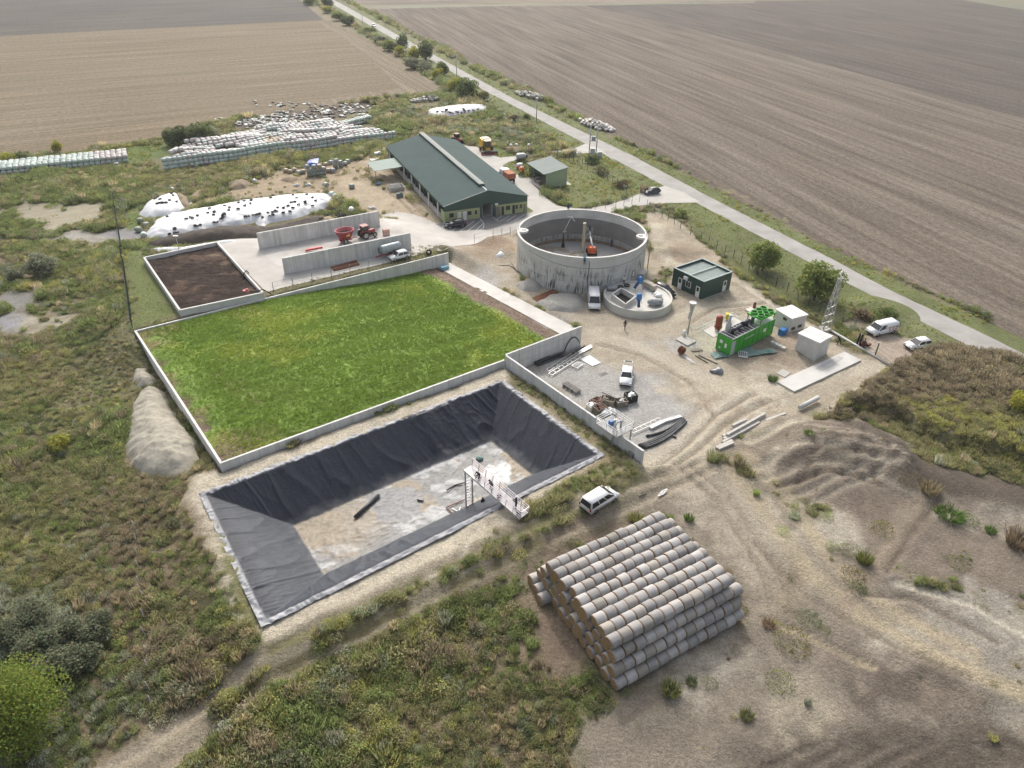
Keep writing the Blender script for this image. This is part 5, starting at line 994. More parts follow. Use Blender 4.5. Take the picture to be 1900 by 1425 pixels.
# loose wrapped bales
for px, py, k, lb in ((262, 413, 'olive', 'olive wrapped bale at the left end of the long clamp, upper of two'), (272, 421, 'olive', 'olive wrapped bale leaning on the left end of the long clamp'), (258, 430, 'olive', 'olive wrapped bale beside a brown rut near the long clamp'), (268, 440, 'mint', 'pale green wrapped bale at the front left corner of the long clamp'), (291, 398, 'olive', 'olive wrapped bale between the two white clamps'),
                      (653, 349, 'olive', 'single olive wrapped bale alone on the brown dirt'), (606, 355, 'olive', 'dark green wrapped bale on the top right of the long clamp'), (615, 364, 'mint', 'pale green upright wrapped bale at the right end of the clamp'), (622, 368, 'olive', 'olive wrapped bale at the right end of the clamp'), (629, 374, 'dull', 'grey wrapped bale at the lower right end of the clamp'), (594, 382, 'dull', 'grey wrapped bale sagging on the clamp edge'), (605, 379, 'olive', 'mossy wrapped bale sunk in weeds by the clamp'), (616, 378, 'olive', 'mossy wrapped bale leaning beside the clamp end'),
                      (652, 393, 'snow', 'round white bag standing just behind the bunker wall end')):
    p = pt(px, py); wbale(p, p.z + (.5 if px != 606 else 1.6), rng.uniform(0, 3), k, lb, None, 0, 1.1)
for i, (px, py) in enumerate(((452, 438), (459, 438), (465, 436), (471, 435))): p = pt(px, py); wbale(p, p.z + .6, R(70), 'ink', f'glossy black wrapped bale at the bunker wall corner, {ordn(i + 1)} from left', 'black bales at the bunker corner', 0, 1.15)
pb = [((573, 322), 3, 5, 'dull'), ((592, 318), 3, 4, 'dull')]
i = 0
for (px, py, z, k, s) in ((530, 316, .5, 'straw_wrap', 1), (538, 318, .5, 'straw_wrap', 1), (546, 315, .5, 'straw_wrap', 1), (554, 320, .5, 'dull', 1), (562, 318, .5, 'straw_wrap', 1), (574, 324, .5, 'olive', 1), (583, 323, .5, 'olive', 1), (592, 322, .5, 'dull', 1), (600, 320, .5, 'dull', 1), (573, 317, 1.45, 'olive', 1), (582, 316, 1.45, 'dull', 1), (591, 315, 1.45, 'olive', 1), (600, 313, 1.45, 'dull', 1), (570, 309, 2.4, 'dull', 1), (582, 309, 2.4, 'olive', 1), (592, 308, 2.4, 'straw_wrap', 1), (609, 316, .55, 'straw_wrap', 1.1), (617, 316, .55, 'dull', 1.1), (604, 305, 1.4, 'straw_wrap', 1), (614, 301, 1.4, 'dull', 1), (623, 298, 2.2, 'dull', 1), (622, 304, 1.3, 'dull', 1), (631, 301, 1.3, 'dull', 1), (640, 303, .5, 'dull', 1), (632, 306, .5, 'dull', 1), (622, 308, .5, 'dull', 1), (645, 299, .5, 'dull', 1)):
    i += 1; p = at(px, py, z); wbale(p, z, R(rng.uniform(20, 45)), k, f'weathered bale in small pile with blue sheet, {ordn(i)} in order of place', 'weathered bales in the small pile', 0, s)
for poly, h_, lb in (([(569, 307), (573, 299), (592, 295), (590, 306)], 3.05, 'blue plastic sheet lying over the small pile of weathered bales'),):
    P = atp(poly, h_ - .3); mb = MB(); n = 8; vs = []
    for a in range(n + 1):
        for b in range(n + 1):
            u, v = a / n, b / n; q = P[0] * (1 - u) * (1 - v) + P[1] * (1 - u) * v + P[2] * u * v + P[3] * u * (1 - v); vs.append((q.x, q.y, h_ + .25 * math.sin(u * 3.1) * math.sin(v * 3.1) + rng.uniform(-.06, .06) - .5 * (b == 0)))
    mb.add(vs, [(a * (n + 1) + b, a * (n + 1) + b + 1, (a + 1) * (n + 1) + b + 1, (a + 1) * (n + 1) + b) for a in range(n) for b in range(n)], True)
    solo(mb, 'blue_sheet', mat('blue_tarp', (.02, .08, .34), (.015, .055, .25), 2, .4), lb, 'tarpaulin')
# ------------------------------------------------------------------ vehicles
def paint(n, c, r=.28): return mat('paint_' + n, c, tuple(x * .93 for x in c), .8, r, 0, spec=.5)
p_white, p_navy, p_grey, p_black = paint('white', (.74, .745, .75)), paint('navy', (.015, .02, .035), .2), paint('dark_grey', (.05, .055, .062), .22), paint('black', (.016, .017, .02), .2)
lamp_w = mat('lamp_glass', (.6, .62, .63), None, 3, .15, spec=.6); lamp_r = mat('lamp_red', (.35, .02, .015), None, 3, .2); alloy = mat('alloy', (.35, .36, .37), (.2, .2, .21), 5, .4, metal=.5); trimb = mat('trim_black', (.025, .025, .027), None, 3, .6)
def plate(mb, q, th=.015, inset=.0):
    q = [Vector(p) for p in q]; c = sum(q, Vector()) / len(q); q = [p + (c - p) * inset for p in q]
    n = (q[1] - q[0]).cross(q[2] - q[1]).normalized(); k = len(q)
    return mb.add([p + n * th for p in q] + [p - n * th for p in q], [tuple(range(k)), tuple(range(k, 2 * k))[::-1]] + [(i, i + k, (i + 1) % k + k, (i + 1) % k) for i in range(k)])
def wheel(par, x, y, r, w, name='wheel', rimm=None):
    s = 1 if y > 0 else -1; t = MB(); t.lathe([(r * .62, -w / 2), (r * .93, -w / 2), (r, -w * .35), (r, w * .35), (r * .93, w / 2), (r * .62, w / 2)], n=18, axis='y', closed=True); o = t.build('wheel', rubber, par, loc=(x, y, r))
    m = MB(); m.lathe([(0, s * w * .46), (r * .2, s * w * .48), (r * .5, s * w * .36), (r * .63, s * w * .44)], n=14, axis='y', smooth=False); m.build('rim', rimm or alloy, o); return o
def car(label, cat, pm, loc, rz, kind='hatch', L=4.2, W=1.76, H=1.48, name='parked_car', group=None, far=False):
    t = thing(name, label, cat, loc, rz, group); h = L / 2; hw = W / 2
    if kind == 'hatch': belt, lo, up = .92, [(-h, .34), (-h - .0, .8), (-h + .1, .92), (h * .46, .94), (h - .28, .76), (h, .58), (h - .02, .3)], [(-h + .12, .9), (-h + .5, H - .06), (-h + .9, H), (.25, H - .02), (h * .5, .92)]
    elif kind == 'suv': belt, lo, up = 1.0, [(-h, .42), (-h, .9), (-h + .08, 1.0), (h * .44, 1.04), (h - .2, .92), (h, .7), (h - .02, .38)], [(-h + .1, .98), (-h + .45, H - .08), (-h + .8, H), (.2, H - .03), (h * .47, 1.0)]
    elif kind == 'minivan': belt, lo, up = 1.05, [(-h, .38), (-h, 1.0), (-h + .03, 1.05), (h * .62, 1.06), (h - .12, .82), (h, .62), (h - .02, .32)], [(-h + .02, 1.03), (-h + .2, H - .08), (-h + .4, H), (.55, H - .02), (h * .68, 1.04)]
    else: belt, lo, up = 1.2, [(-h, .4), (-h, 1.15), (-h + .02, 1.2), (h * .66, 1.2), (h - .16, .95), (h, .7), (h - .02, .35)], [(-h + .02, 1.18), (-h + .06, H - .06), (-h + .15, H), (h * .3, H - .02), (h * .45, H - .16), (h * .72, 1.18)]
    tp = .16 if kind != 'van' else .1
    b = MB(); b.side(lo, -hw, hw); n = len(up); ys = [hw - .02 - (tp * (z - belt) / (H - belt) if z > belt else 0) for x, z in up]
    b.add([(x, -y, z) for (x, z), y in zip(up, ys)] + [(x, y, z) for (x, z), y in zip(up, ys)], [tuple(range(n)), tuple(range(n, 2 * n))[::-1]] + [(i, n + i, n + (i + 1) % n, (i + 1) % n) for i in range(n)])
    body = b.build('body', pm, t, bevel=.05, seg=2)
    for p_ in body.data.polygons: p_.use_smooth = True
    U = lambda i, s: Vector((up[i][0], s * ys[i], up[i][1])); e = len(up) - 1
    if far: 
        g = MB(); plate(g, [U(e, -1), U(e, 1), U(e - 1, 1), U(e - 1, -1)], .02, .1); g.build('windscreen', glass_d, t)
    else:
        g = MB(); plate(g, [U(e, -1), U(e, 1), U(e - 1, 1), U(e - 1, -1)], .02, .1); g.build('windscreen', glass_d, t)
        g = MB(); plate(g, [U(0, 1), U(0, -1), U(1, -1), U(1, 1)], .02, .14); g.build('rear_window', glass_d, t)
        x0, x1 = up[0][0], up[e][0]; r0, r1 = up[1][0], up[e - 1][0]; z0, z1 = belt + .04, up[1][1] - .04
        cuts = {'hatch': (.02, .5, .97), 'suv': (.02, .26, .56, .96), 'minivan': (.03, .36, .66, .97), 'van': (.70, .98)}[kind]
        for s in (-1, 1):
            def sp(a, top):
                xa = x0 + (x1 - x0) * a; xb = r0 + (r1 - r0) * a; x = xb if top else xa; yy = hw - .02 - (tp * ((z1 if top else z0) - belt) / (H - belt)); return Vector((x, s * (yy + .004), z1 if top else z0))
            for a, c in zip(cuts[:-1], cuts[1:]):
                q = [sp(a + .012, 0), sp(c - .012, 0), sp(c - .012, 1), sp(a + .012, 1)]
                if s < 0: q = q[::-1]
                g = MB(); plate(g, q, .012, .05); g.build('side_window', glass_d, t)
            m_ = MB(); m_.box((x1 - .25, s * (hw + .09), z0 + .05), (.12, .2, .15)); m_.build('mirror', trimb if kind == 'van' else pm, t, bevel=.02)
            l_ = MB(); l_.box((h - .14, s * (hw - .22), lo[-2][1] + .1), (.3, .36, .16)); l_.build('headlight', lamp_w, t, bevel=.03)
            l_ = MB(); l_.box((-h + .03, s * (hw - .1), belt - .12), (.1, .18, .3 if kind != 'van' else .5)); l_.build('tail_light', lamp_r, t)
        m_ = MB(); m_.box((h - .05, 0, .42), (.16, W - .3, .2)); m_.build('bumper', trimb, t, bevel=.03); m_ = MB(); m_.box((-h + .05, 0, .45), (.16, W - .1, .16)); m_.build('bumper', trimb, t, bevel=.03)
    wr = .32 if kind in ('hatch', 'minivan') else .36
    for x in (-h * .62, h * .64):
        for s in (-1, 1): wheel(t, x, s * (hw - .08), wr, .2)
    return t
def head(a, b): d = Vector(b) - Vector(a); return math.atan2(d.y, d.x)
def ctr(a, b, z=0): return Vector(((a[0] + b[0]) / 2, (a[1] + b[1]) / 2, z))
def put(pa, pb, z=0.0): a, b = at(*pa, z), at(*pb, z); c = (a + b) / 2; return (c.x, c.y, z), head(a, b)
def van_c(label, loc, rz, L=5.0, H=2.25, W=1.98, name='cargo_van'): return car(label, 'van', p_white, loc, rz, 'van', L, W, H, name)
van_c('white cargo van parked nose forward beside the low round pit', (13.75, 109.4, 0), R(-92), 5.2, 2.35)
car('black pickup like car parked between the round pit and the green hut', 'car', p_black, *put((1219, 537), (1244, 552)), 'suv', 4.6, 1.8, 1.6)
zs = Tz(-21.2, 122.6) + .07
car('small white car parked beside the grey slurry tanker', 'car', p_white, *put((757, 476), (725, 484), zs), 'hatch', 3.9, 1.65, 1.5)
car('dark blue estate car parked in front of the barn doors', 'car', p_navy, *put((861, 419.5), (829, 423), .08), 'suv', 4.5, 1.78, 1.6)
car('dark hatchback turning in from the country road at the junction', 'car', p_grey, *put((1220, 357.5), (1198, 361), .06), 'hatch', 4.1, 1.75, 1.48)
rv = van_c('white van with red lettering parked outside the gate', *put((1655, 613), (1613, 622)), 5.0, 2.0)
s_ = MB()
for i, (x, z, w, h_) in enumerate(((-1.9, 1.0, .5, .18), (-1.2, 1.0, .5, .18), (-.5, 1.0, .4, .18), (-1.7, .72, .7, .12), (-.8, .72, .6, .12), (-1.9, 1.35, .35, .15), (-1.3, 1.35, .3, .15), (-.6, 1.3, .3, .2))):
    for s in (-1, 1): s_.box((x, s * (.99 + (0 if z < 1.2 else -.03)), z), (w, .02, h_))
s_.build('lettering', mat('red_letters', (.45, .06, .05), None, 3, .4), rv)
car('white hatchback parked outside the gate, nearest the country road', 'car', p_white, *put((1722, 641), (1680, 648)), 'hatch', 4.2, 1.75, 1.5)
we = car('white estate car with its tailgate open on the gravel yard', 'car', p_white, *put((1164.5, 684), (1158.5, 726)), 'suv', 4.5, 1.75, 1.5)
g = MB(); g.box((-2.2, 0, 1.72), (.7, 1.35, .06), M=Matrix.Rotation(R(-18), 3, 'Y')); tg = g.build('tailgate', p_white, we); MB().box((-2.2, 0, 1.76), (.5, 1.05, .03), M=Matrix.Rotation(R(-18), 3, 'Y')).build('pane', glass_d, tg)
mv = pt(1090, 955); mv2 = pt(1137, 922)
car('white minivan parked by the track above the straw bale stack', 'van', p_white, ((mv.x + mv2.x) / 2 - .1, (mv.y + mv2.y) / 2 + .3, (mv.z + mv2.z) / 2), head(mv, mv2), 'minivan', 4.7, 1.85, 1.85, 'minivan')
car('tiny white car driving far off on the country road', 'car', p_white, *put((690, 47), (697, 51.5), .06), 'hatch', 4.4, 1.8, 1.5, far=True)

red = paint('red', (.42, .03, .035), .45); dred = paint('dull_red', (.3, .05, .04), .6); yel = paint('yellow', (.62, .36, .02), .4); orange = paint('orange', (.55, .16, .02), .45); blue = paint('blue', (.03, .16, .42), .4); green = paint('leaf_green', (.045, .32, .03), .4); tank_g = mat('tank_grey', (.36, .41, .42), (.29, .33, .34), 1.2, .45, metal=.2)
def tractor(label, loc, rz, pm=dred):
    t = thing('tractor', label, 'tractor', loc, rz)
    b = MB(); b.box((.95, 0, 1.15), (1.7, .72, .62)); b.box((1.8, 0, 1.1), (.12, .66, .55)); b.box((-.2, 0, .9), (1.6, .6, .5)); b.build('body', pm, t, bevel=.06)
    c = MB()
    for x in (-.95, .25):
        for y in (-.62, .62): c.bar((x, y, 1.2), (x * .93, y * .9, 2.5), .07)
    c.box((-.34, 0, 1.22), (1.25, 1.3, .06)).build('cab_frame', trimb, t); MB().box((-.36, 0, 2.55), (1.5, 1.4, .12)).build('cab_roof', mat('faded_red', (.42, .25, .22), (.35, .2, .17), 2, .7), t, bevel=.04)
    MB().box((-.36, 0, 1.95), (1.1, 1.1, 1.0)).build('cab_glass', glass_d, t)
    f = MB()
    for y in (-.78, .78): f.box((-.65, y, 1.62), (1.3, .4, .07))
    f.build('mudguards', pm, t); e = MB(); e.tube([(.9, .25, 1.4), (.9, .25, 2.3)], .05, 8); e.build('exhaust', trimb, t)
    for y in (-.85, .85): wheel(t, -.65, y, .78, .42, rimm=mat('wheel_grey', (.35, .34, .33), None, 3, .6)); wheel(t, 1.45, y * .9, .5, .3, rimm=mat('wheel_grey', (.35, .34, .33)))
    return t
zy = Tz(-29, 132.5) + .09
tractor('old red tractor with cab between the bunker walls', *(lambda a: (a[0], a[1]))(put((668, 444), (693, 437), zy)))
# feed mixer towed by it
fm, fr_ = put((631, 452), (652, 447), zy)
mx = thing('feed_mixer', 'red tub feed mixer hitched behind the old red tractor', 'feed mixer', fm, fr_)
MB().lathe([(0, .85), (.95, .85), (1.45, 2.35), (1.55, 2.4), (1.55, 2.55), (1.40, 2.55), (.9, .95), (0, .95)], n=28).build('tub', mat('tub_red', (.30, .045, .06), (.24, .04, .05), 1.5, .5), mx)
kids(mx)[-1].scale = (1.25, 1, 1)
MB().lathe([(0, 1.9), (1.36, 1.9)], n=24).build('feed', dung, mx); kids(mx)[-1].scale = (1.2, .97, 1)
f = MB(); f.box((0, 0, .62), (2.4, 1.2, .25)); f.bar((1.2, 0, .6), (2.5, 0, .55), .16); f.build('chassis', dred, mx); MB().box((.1, -1.22, 1.75), (.7, .1, .4), M=Matrix.Rotation(R(18), 3, 'X')).build('maker_plate', mat('plate_yellow', (.6, .42, .08), None, 3, .5), mx)
for y in (-.8, .8): wheel(mx, -.3, y, .48, .32)
# slurry tanker
sl, sr = put((744, 470), (707, 480), zs)
st = thing('slurry_tanker', 'pale grey cylindrical slurry tanker trailer against the bunker wall', 'tanker trailer', sl, sr)
t_ = MB(); t_.lathe([(0, -2.1), (.5, -2.08), (.82, -1.85), (.85, -1.7), (.85, 1.7), (.82, 1.85), (.5, 2.08), (0, 2.1)], c=(0, 0, 1.65), n=24, axis='x'); t_.build('barrel', tank_g, st)
r_ = MB()
for x in (-1.2, 0, 1.2): r_.lathe([(.85, x - .05), (.89, x - .05), (.89, x + .05), (.85, x + .05)], c=(0, 0, 1.65), n=24, axis='x')
r_.build('bands', galv, st); f = MB(); f.box((0, 0, .75), (3.6, .8, .2)); f.bar((1.8, 0, .75), (3.2, 0, .5), .16); f.build('chassis', dred, st)
p_ = MB(); p_.tube([(2.05, .2, 1.2), (2.5, .2, 1.3), (2.6, .2, 2.1), (2.2, .2, 2.3)], .09, 8); p_.build('suction_hose', black, st)
for y in (-.75, .75): wheel(st, -.5, y, .55, .4)
# combine harvester
cb, cr_ = put((897, 275), (908, 287), .0)
cm = thing('combine_harvester', 'yellow combine harvester with dark maize header beside the barn', 'combine harvester', cb, cr_)
b = MB(); b.side([(-3.2, 1.3), (-3.2, 2.8), (-2.6, 3.3), (.7, 3.3), (.7, 1.2), (-2.4, 1.0)], -1.35, 1.35); b.build('body', yel, cm, bevel=.08)
MB().box((-1.2, 0, 3.38), (2.2, 1.9, .2)).build('grain_tank', grey_steel, cm); MB().box((1.35, 0, 2.55), (1.15, 1.5, 1.35)).build('cab', glass_d, cm, bevel=.05); MB().box((1.35, 0, 3.3), (1.5, 1.7, .16)).build('cab_roof', mat('cream', (.7, .68, .55), None, 2, .5), cm, bevel=.04)
MB().side([(2.0, 1.5), (3.2, .6), (3.2, .3), (1.6, 1.0)], -.6, .6).build('feeder_house', yel, cm)
hd = MB(); hd.side([(3.0, .3), (3.0, 1.1), (3.6, .9), (3.6, .25)], -2.3, 2.3); ho = hd.build('header', trimb, cm)
for k in range(7):
    y = -2.2 + k * .733; s_ = MB(); s_.add([(3.6, y - .22, .3), (3.6, y + .22, .3), (3.6, y, .85), (4.9, y, .2)], [(0, 1, 2), (0, 2, 3), (1, 3, 2), (0, 3, 1)]); s_.build('snout', mat('crimson', (.42, .05, .1), None, 2, .5), ho)
for y in (-1.25, 1.25): wheel(cm, 1.1, y, .85, .55, rimm=yel); wheel(cm, -2.4, y * .85, .5, .35, rimm=yel)
# implements near it
def planter(label, px, py, rz, n, pm, hop):
    p = at(px, py); t = thing('seed_drill', label, 'implement', p, rz); f = MB(); f.box((0, 0, .75), (n * .75, .16, .16)); f.box((0, .5, .75), (n * .75, .12, .12)); f.bar((0, .5, .75), (0, 1.4, .6), .14); f.build('frame', pm, t)
    for k in range(n):
        x = (k - (n - 1) / 2) * .75; u = MB(); u.bar((x, 0, .75), (x, -.7, .35), .12, .2); u.lathe([(0, -.04), (.3, -.04), (.3, .04), (0, .04)], c=(x, -.75, .3), n=12, axis='x'); u.build('row_unit', pm if k % 2 else dred, t)
    for k in range(hop): x = (k - (hop - 1) / 2) * 1.6; h_ = MB(); h_.lathe([(.12, .9), (.4, 1.25), (.4, 1.7), (.32, 1.78), (0, 1.8)], c=(x, 0, 0), n=14); h_.build('hopper', white_p, t)
    return t
planter('red row seed drill with two white hoppers on the grass by the drive', 953, 279, R(12), 6, red, 2)
planter('red and grey tined implement right of the white hopper drill', 968, 283, R(30), 5, dred, 0); planter('grey cultivator with one white hopper at the edge of the drive', 981, 279, R(60), 4, grey_steel, 1)
tractor('rusty red tractor at the back corner of the barn', *put((842, 262), (856, 268), 0))
# machines in front of the shed
m = at(966, 302); t = thing('vacuum_tanker', 'grey vacuum tank machine standing beside the shed roof', 'machine', m, R(20)); MB().lathe([(0, -1.3), (.7, -1.2), (.85, -.9), (.85, .9), (.7, 1.2), (0, 1.3)], c=(0, 0, 1.7), n=20, axis='x').build('barrel', galv, t); f = MB(); f.box((0, 0, .7), (2.8, 1.2, .4)); f.box((1.5, 0, 1.5), (.5, .9, 1.2)); f.build('chassis', trimb, t)
for y in (-.7, .7): wheel(t, -.4, y, .55, .35)
m = at(967.5, 325); t = thing('cement_mixer', 'orange drum mixer standing in front of the shed', 'machine', m, R(70)); MB().lathe([(0, -.7), (.45, -.65), (.75, -.1), (.75, .2), (.4, .7), (.36, .72)], c=(0, 0, 1.45), n=18, axis='x').build('drum', orange, t); f = MB(); f.box((0, 0, .5), (1.6, .8, .2)); f.bar((-.5, 0, .5), (-.5, 0, 1.4), .14); f.bar((.4, .4, .5), (.4, .4, 1.2), .1); f.build('frame', trimb, t)
for y in (-.5, .5): wheel(t, -.3, y, .3, .18)
m = at(964, 313); t = thing('sprayer', 'white tank sprayer parked at the grass edge by the shed', 'machine', m, R(30)); MB().box((0, 0, 1.0), (1.6, 1.1, .8)).build('tank', white_p, t, bevel=.15, seg=2); f = MB(); f.box((0, 0, .5), (1.9, 1.2, .12)); f.box((-1.0, 0, .8), (.12, 2.2, .1)); f.build('frame', dred, t)
for y in (-.6, .6): wheel(t, -.1, y, .42, .2)
for i, (px, py, lb) in enumerate(((997, 338, 'timber pallets stacked inside the open shed front'), (1003, 343, 'scrap boards leaning at the near corner inside the shed'))):
    m = at(px, py); mb = MB()
    for k in range(6): mb.box((rng.uniform(-.3, .3), rng.uniform(-.3, .3), .1 + k * .17), (1.2, .9, .12), rz=rng.uniform(-.4, .4))
    solo(mb, 'pallet_stack', mat('grey_wood', (.3, .26, .2), (.2, .17, .13), 3, .9), lb, 'pallets', loc=(m.x, m.y, .1))
# tipping trailer behind the barn roof
tl, trz = put((934, 330), (952, 342), .06); t = thing('tipping_trailer', 'orange and white tipping trailer half hidden behind the barn roof', 'trailer', tl, trz)
MB().box((.6, 0, 1.75), (3.2, 2.1, 1.3)).build('body', mat('faded_orange', (.42, .14, .07), (.35, .1, .05), 1.5, .6), t, bevel=.04); MB().box((.6, 0, 2.42), (2.9, 1.8, .05)).build('load', mat('orange_grain', (.42, .17, .08), None, 3), t); MB().box((-2.0, 0, 1.75), (1.9, 2.1, 1.6)).build('cab', white_p, t, bevel=.1, seg=2); MB().box((-2.6, -1.07, 1.4), (1.2, .03, .5)).build('stripe', blue, t); MB().box((-.2, 0, .8), (5.0, 1.4, .25)).build('chassis', trimb, t)
for x in (-2.0, 1.4):
    for y in (-.9, .9): wheel(t, x, y, .45, .3)

# ------------------------------------------------------------------ people
skin = mat('skin', (.45, .27, .19), None, 3, .6); hairm = mat('dark_hair', (.03, .022, .016), None, 4, .8)
def person(label, loc, rz, pose, shirt, trousers, hat=None, h=1.66):
    J = {'pel': (0, 0, .95), 'chest': (0, 0, 1.35), 'neck': (0, .0, 1.5), 'head': (0, .02, 1.66), 'top': (0, .01, 1.75),
         'hl': (-.1, 0, .9), 'kl': (-.11, .04, .5), 'al': (-.12, 0, .09), 'tl': (-.12, .16, .04), 'hr': (.1, 0, .9), 'kr': (.11, .04, .5), 'ar': (.12, 0, .09), 'tr': (.12, .16, .04),
         'sl': (-.19, 0, 1.42), 'el': (-.25, -.02, 1.13), 'wl': (-.26, .06, .88), 'fl': (-.26, .1, .78), 'sr': (.19, 0, 1.42), 'er': (.25, -.02, 1.13), 'wr': (.26, .06, .88), 'fr': (.26, .1, .78)}
    J.update(pose)
    rad = {'pel': .15, 'chest': .16, 'neck': .065, 'head': .1, 'top': .07, 'hl': .1, 'kl': .07, 'al': .05, 'tl': .04, 'hr': .1, 'kr': .07, 'ar': .05, 'tr': .04, 'sl': .07, 'el': .05, 'wl': .036, 'fl': .03, 'sr': .07, 'er': .05, 'wr': .036, 'fr': .03}
    E_ = [('pel', 'chest'), ('chest', 'neck'), ('neck', 'head'), ('head', 'top'), ('pel', 'hl'), ('hl', 'kl'), ('kl', 'al'), ('al', 'tl'), ('pel', 'hr'), ('hr', 'kr'), ('kr', 'ar'), ('ar', 'tr'), ('chest', 'sl'), ('sl', 'el'), ('el', 'wl'), ('wl', 'fl'), ('chest', 'sr'), ('sr', 'er'), ('er', 'wr'), ('wr', 'fr')]
    ks = list(J); me = bpy.data.meshes.new('person'); me.from_pydata([Vector(J[k]) * (h / 1.75) for k in ks], [(ks.index(a), ks.index(b)) for a, b in E_], [])
    o = bpy.data.objects.new('person', me); col.objects.link(o); sk = o.modifiers.new('skin', 'SKIN'); o.modifiers.new('sub', 'SUBSURF').levels = 1
    for k, sv in zip(ks, me.skin_vertices[0].data): sv.radius = (rad[k], rad[k]); sv.use_root = (k == 'pel')
    dg = bpy.context.evaluated_depsgraph_get(); dg.update(); nm = bpy.data.meshes.new_from_object(o.evaluated_get(dg)); bpy.data.objects.remove(o)
    nm.name = 'person'; nm.materials.clear()
    for m_ in (shirt, trousers, skin, rubber): nm.materials.append(m_)
    pts_ = {k: Vector(J[k]) * (h / 1.75) for k in ks}; grp = {0: [('pel', 'chest'), ('chest', 'neck'), ('chest', 'sl'), ('chest', 'sr'), ('sl', 'el'), ('sr', 'er'), ('el', 'wl'), ('er', 'wr')], 1: [('pel', 'hl'), ('hl', 'kl'), ('kl', 'al'), ('pel', 'hr'), ('hr', 'kr'), ('kr', 'ar')], 2: [('neck', 'head'), ('head', 'top'), ('wl', 'fl'), ('wr', 'fr')], 3: [('al', 'tl'), ('ar', 'tr')]}
    for p in nm.polygons:
        c = p.center; best = (9, 0)
        for gi, es in grp.items():
            for a, b in es:
                A, B = pts_[a], pts_[b]; d = B - A; tt = max(0, min(1, (c - A).dot(d) / (d.length_squared + 1e-9))); dist = (c - (A + d * tt)).length / (rad[a] + rad[b])
                if dist < best[0]: best = (dist, gi)
        p.material_index = best[1]; p.use_smooth = True
    ob = bpy.data.objects.new('person', nm); link(ob); ob.location = loc; ob.rotation_euler = (0, 0, rz); tag(ob, label, 'person')
    hd = pts_['head']; hm = MB(); hm.lathe([(.118, -.01), (.125, .05), (.1, .11), (.05, .14), (0, .145)] if not hat else [(.17, .02), (.13, .04), (.13, .08), (.09, .14), (0, .16)], c=(hd.x, hd.y - .015, hd.z), n=12); hm.build('hair' if not hat else 'cap', hat or hairm, ob)
    return ob
d_blk, d_dark, d_blue, d_grey, d_white, d_teal = [mat('cloth_' + n, c, None, 8, .9) for n, c in (('black', (.022, .022, .025)), ('dark', (.035, .035, .04)), ('blue', (.025, .06, .2)), ('grey', (.14, .14, .15)), ('white', (.6, .6, .58)), ('teal', (.02, .2, .33)))]
WALK = {'kl': (-.11, .2, .52), 'al': (-.11, .28, .1), 'tl': (-.11, .43, .05), 'kr': (.11, -.04, .5), 'ar': (.11, -.34, .14), 'tr': (.11, -.2, .05), 'el': (-.26, -.16, 1.15), 'wl': (-.26, -.1, .9), 'fl': (-.25, -.05, .8), 'er': (.26, .12, 1.14), 'wr': (.25, .3, .97), 'fr': (.24, .36, .9)}
BEND = {'chest': (0, .3, 1.2), 'neck': (0, .42, 1.26), 'head': (0, .54, 1.28), 'top': (0, .62, 1.28), 'sl': (-.18, .34, 1.2), 'sr': (.18, .34, 1.2), 'el': (-.24, .42, .92), 'er': (.24, .42, .92), 'wl': (-.2, .5, .68), 'wr': (.2, .5, .68), 'fl': (-.18, .52, .58), 'fr': (.18, .52, .58), 'kl': (-.3, .06, .5), 'al': (-.42, -.02, .09), 'tl': (-.46, .14, .04), 'kr': (.3, .06, .5), 'ar': (.42, -.02, .09), 'tr': (.46, .14, .04)}
KNEEL = {'pel': (0, 0, .48), 'chest': (0, .2, .82), 'neck': (0, .3, .94), 'head': (0, .4, 1.02), 'top': (0, .46, 1.08), 'hl': (-.11, 0, .45), 'kl': (-.14, .34, .1), 'al': (-.13, -.1, .08), 'tl': (-.13, -.24, .05), 'hr': (.11, 0, .45), 'kr': (.16, .4, .4), 'ar': (.16, .38, .08), 'tr': (.16, .54, .04), 'sl': (-.19, .24, .88), 'el': (-.24, .42, .64), 'wl': (-.18, .58, .45), 'fl': (-.16, .64, .38), 'sr': (.19, .24, .88), 'er': (.24, .42, .64), 'wr': (.18, .58, .45), 'fr': (.16, .64, .38)}
REACH = {'el': (-.3, .2, 1.5), 'wl': (-.26, .42, 1.7), 'fl': (-.25, .5, 1.78), 'er': (.26, .22, 1.28), 'wr': (.2, .42, 1.3), 'fr': (.18, .5, 1.32)}
p = at(1159, 611); person('person in dark clothes walking across the bare yard below the round pit', (p.x, p.y, 0), R(150), WALK, d_blk, d_grey)
p = at(1556, 640); person('person in black stooping with legs apart near the gate', (p.x, p.y, 0), R(20), BEND, d_blk, d_dark)
p = at(1134, 459); person('person in blue overalls standing on the tank floor', (p.x, p.y, .08), R(200), REACH, d_blue, d_blue)
p = at(1157, 527.5, PH); person('person in white top and dark trousers on the round pit', (p.x, p.y, PH), R(180), {}, d_white, d_blk)
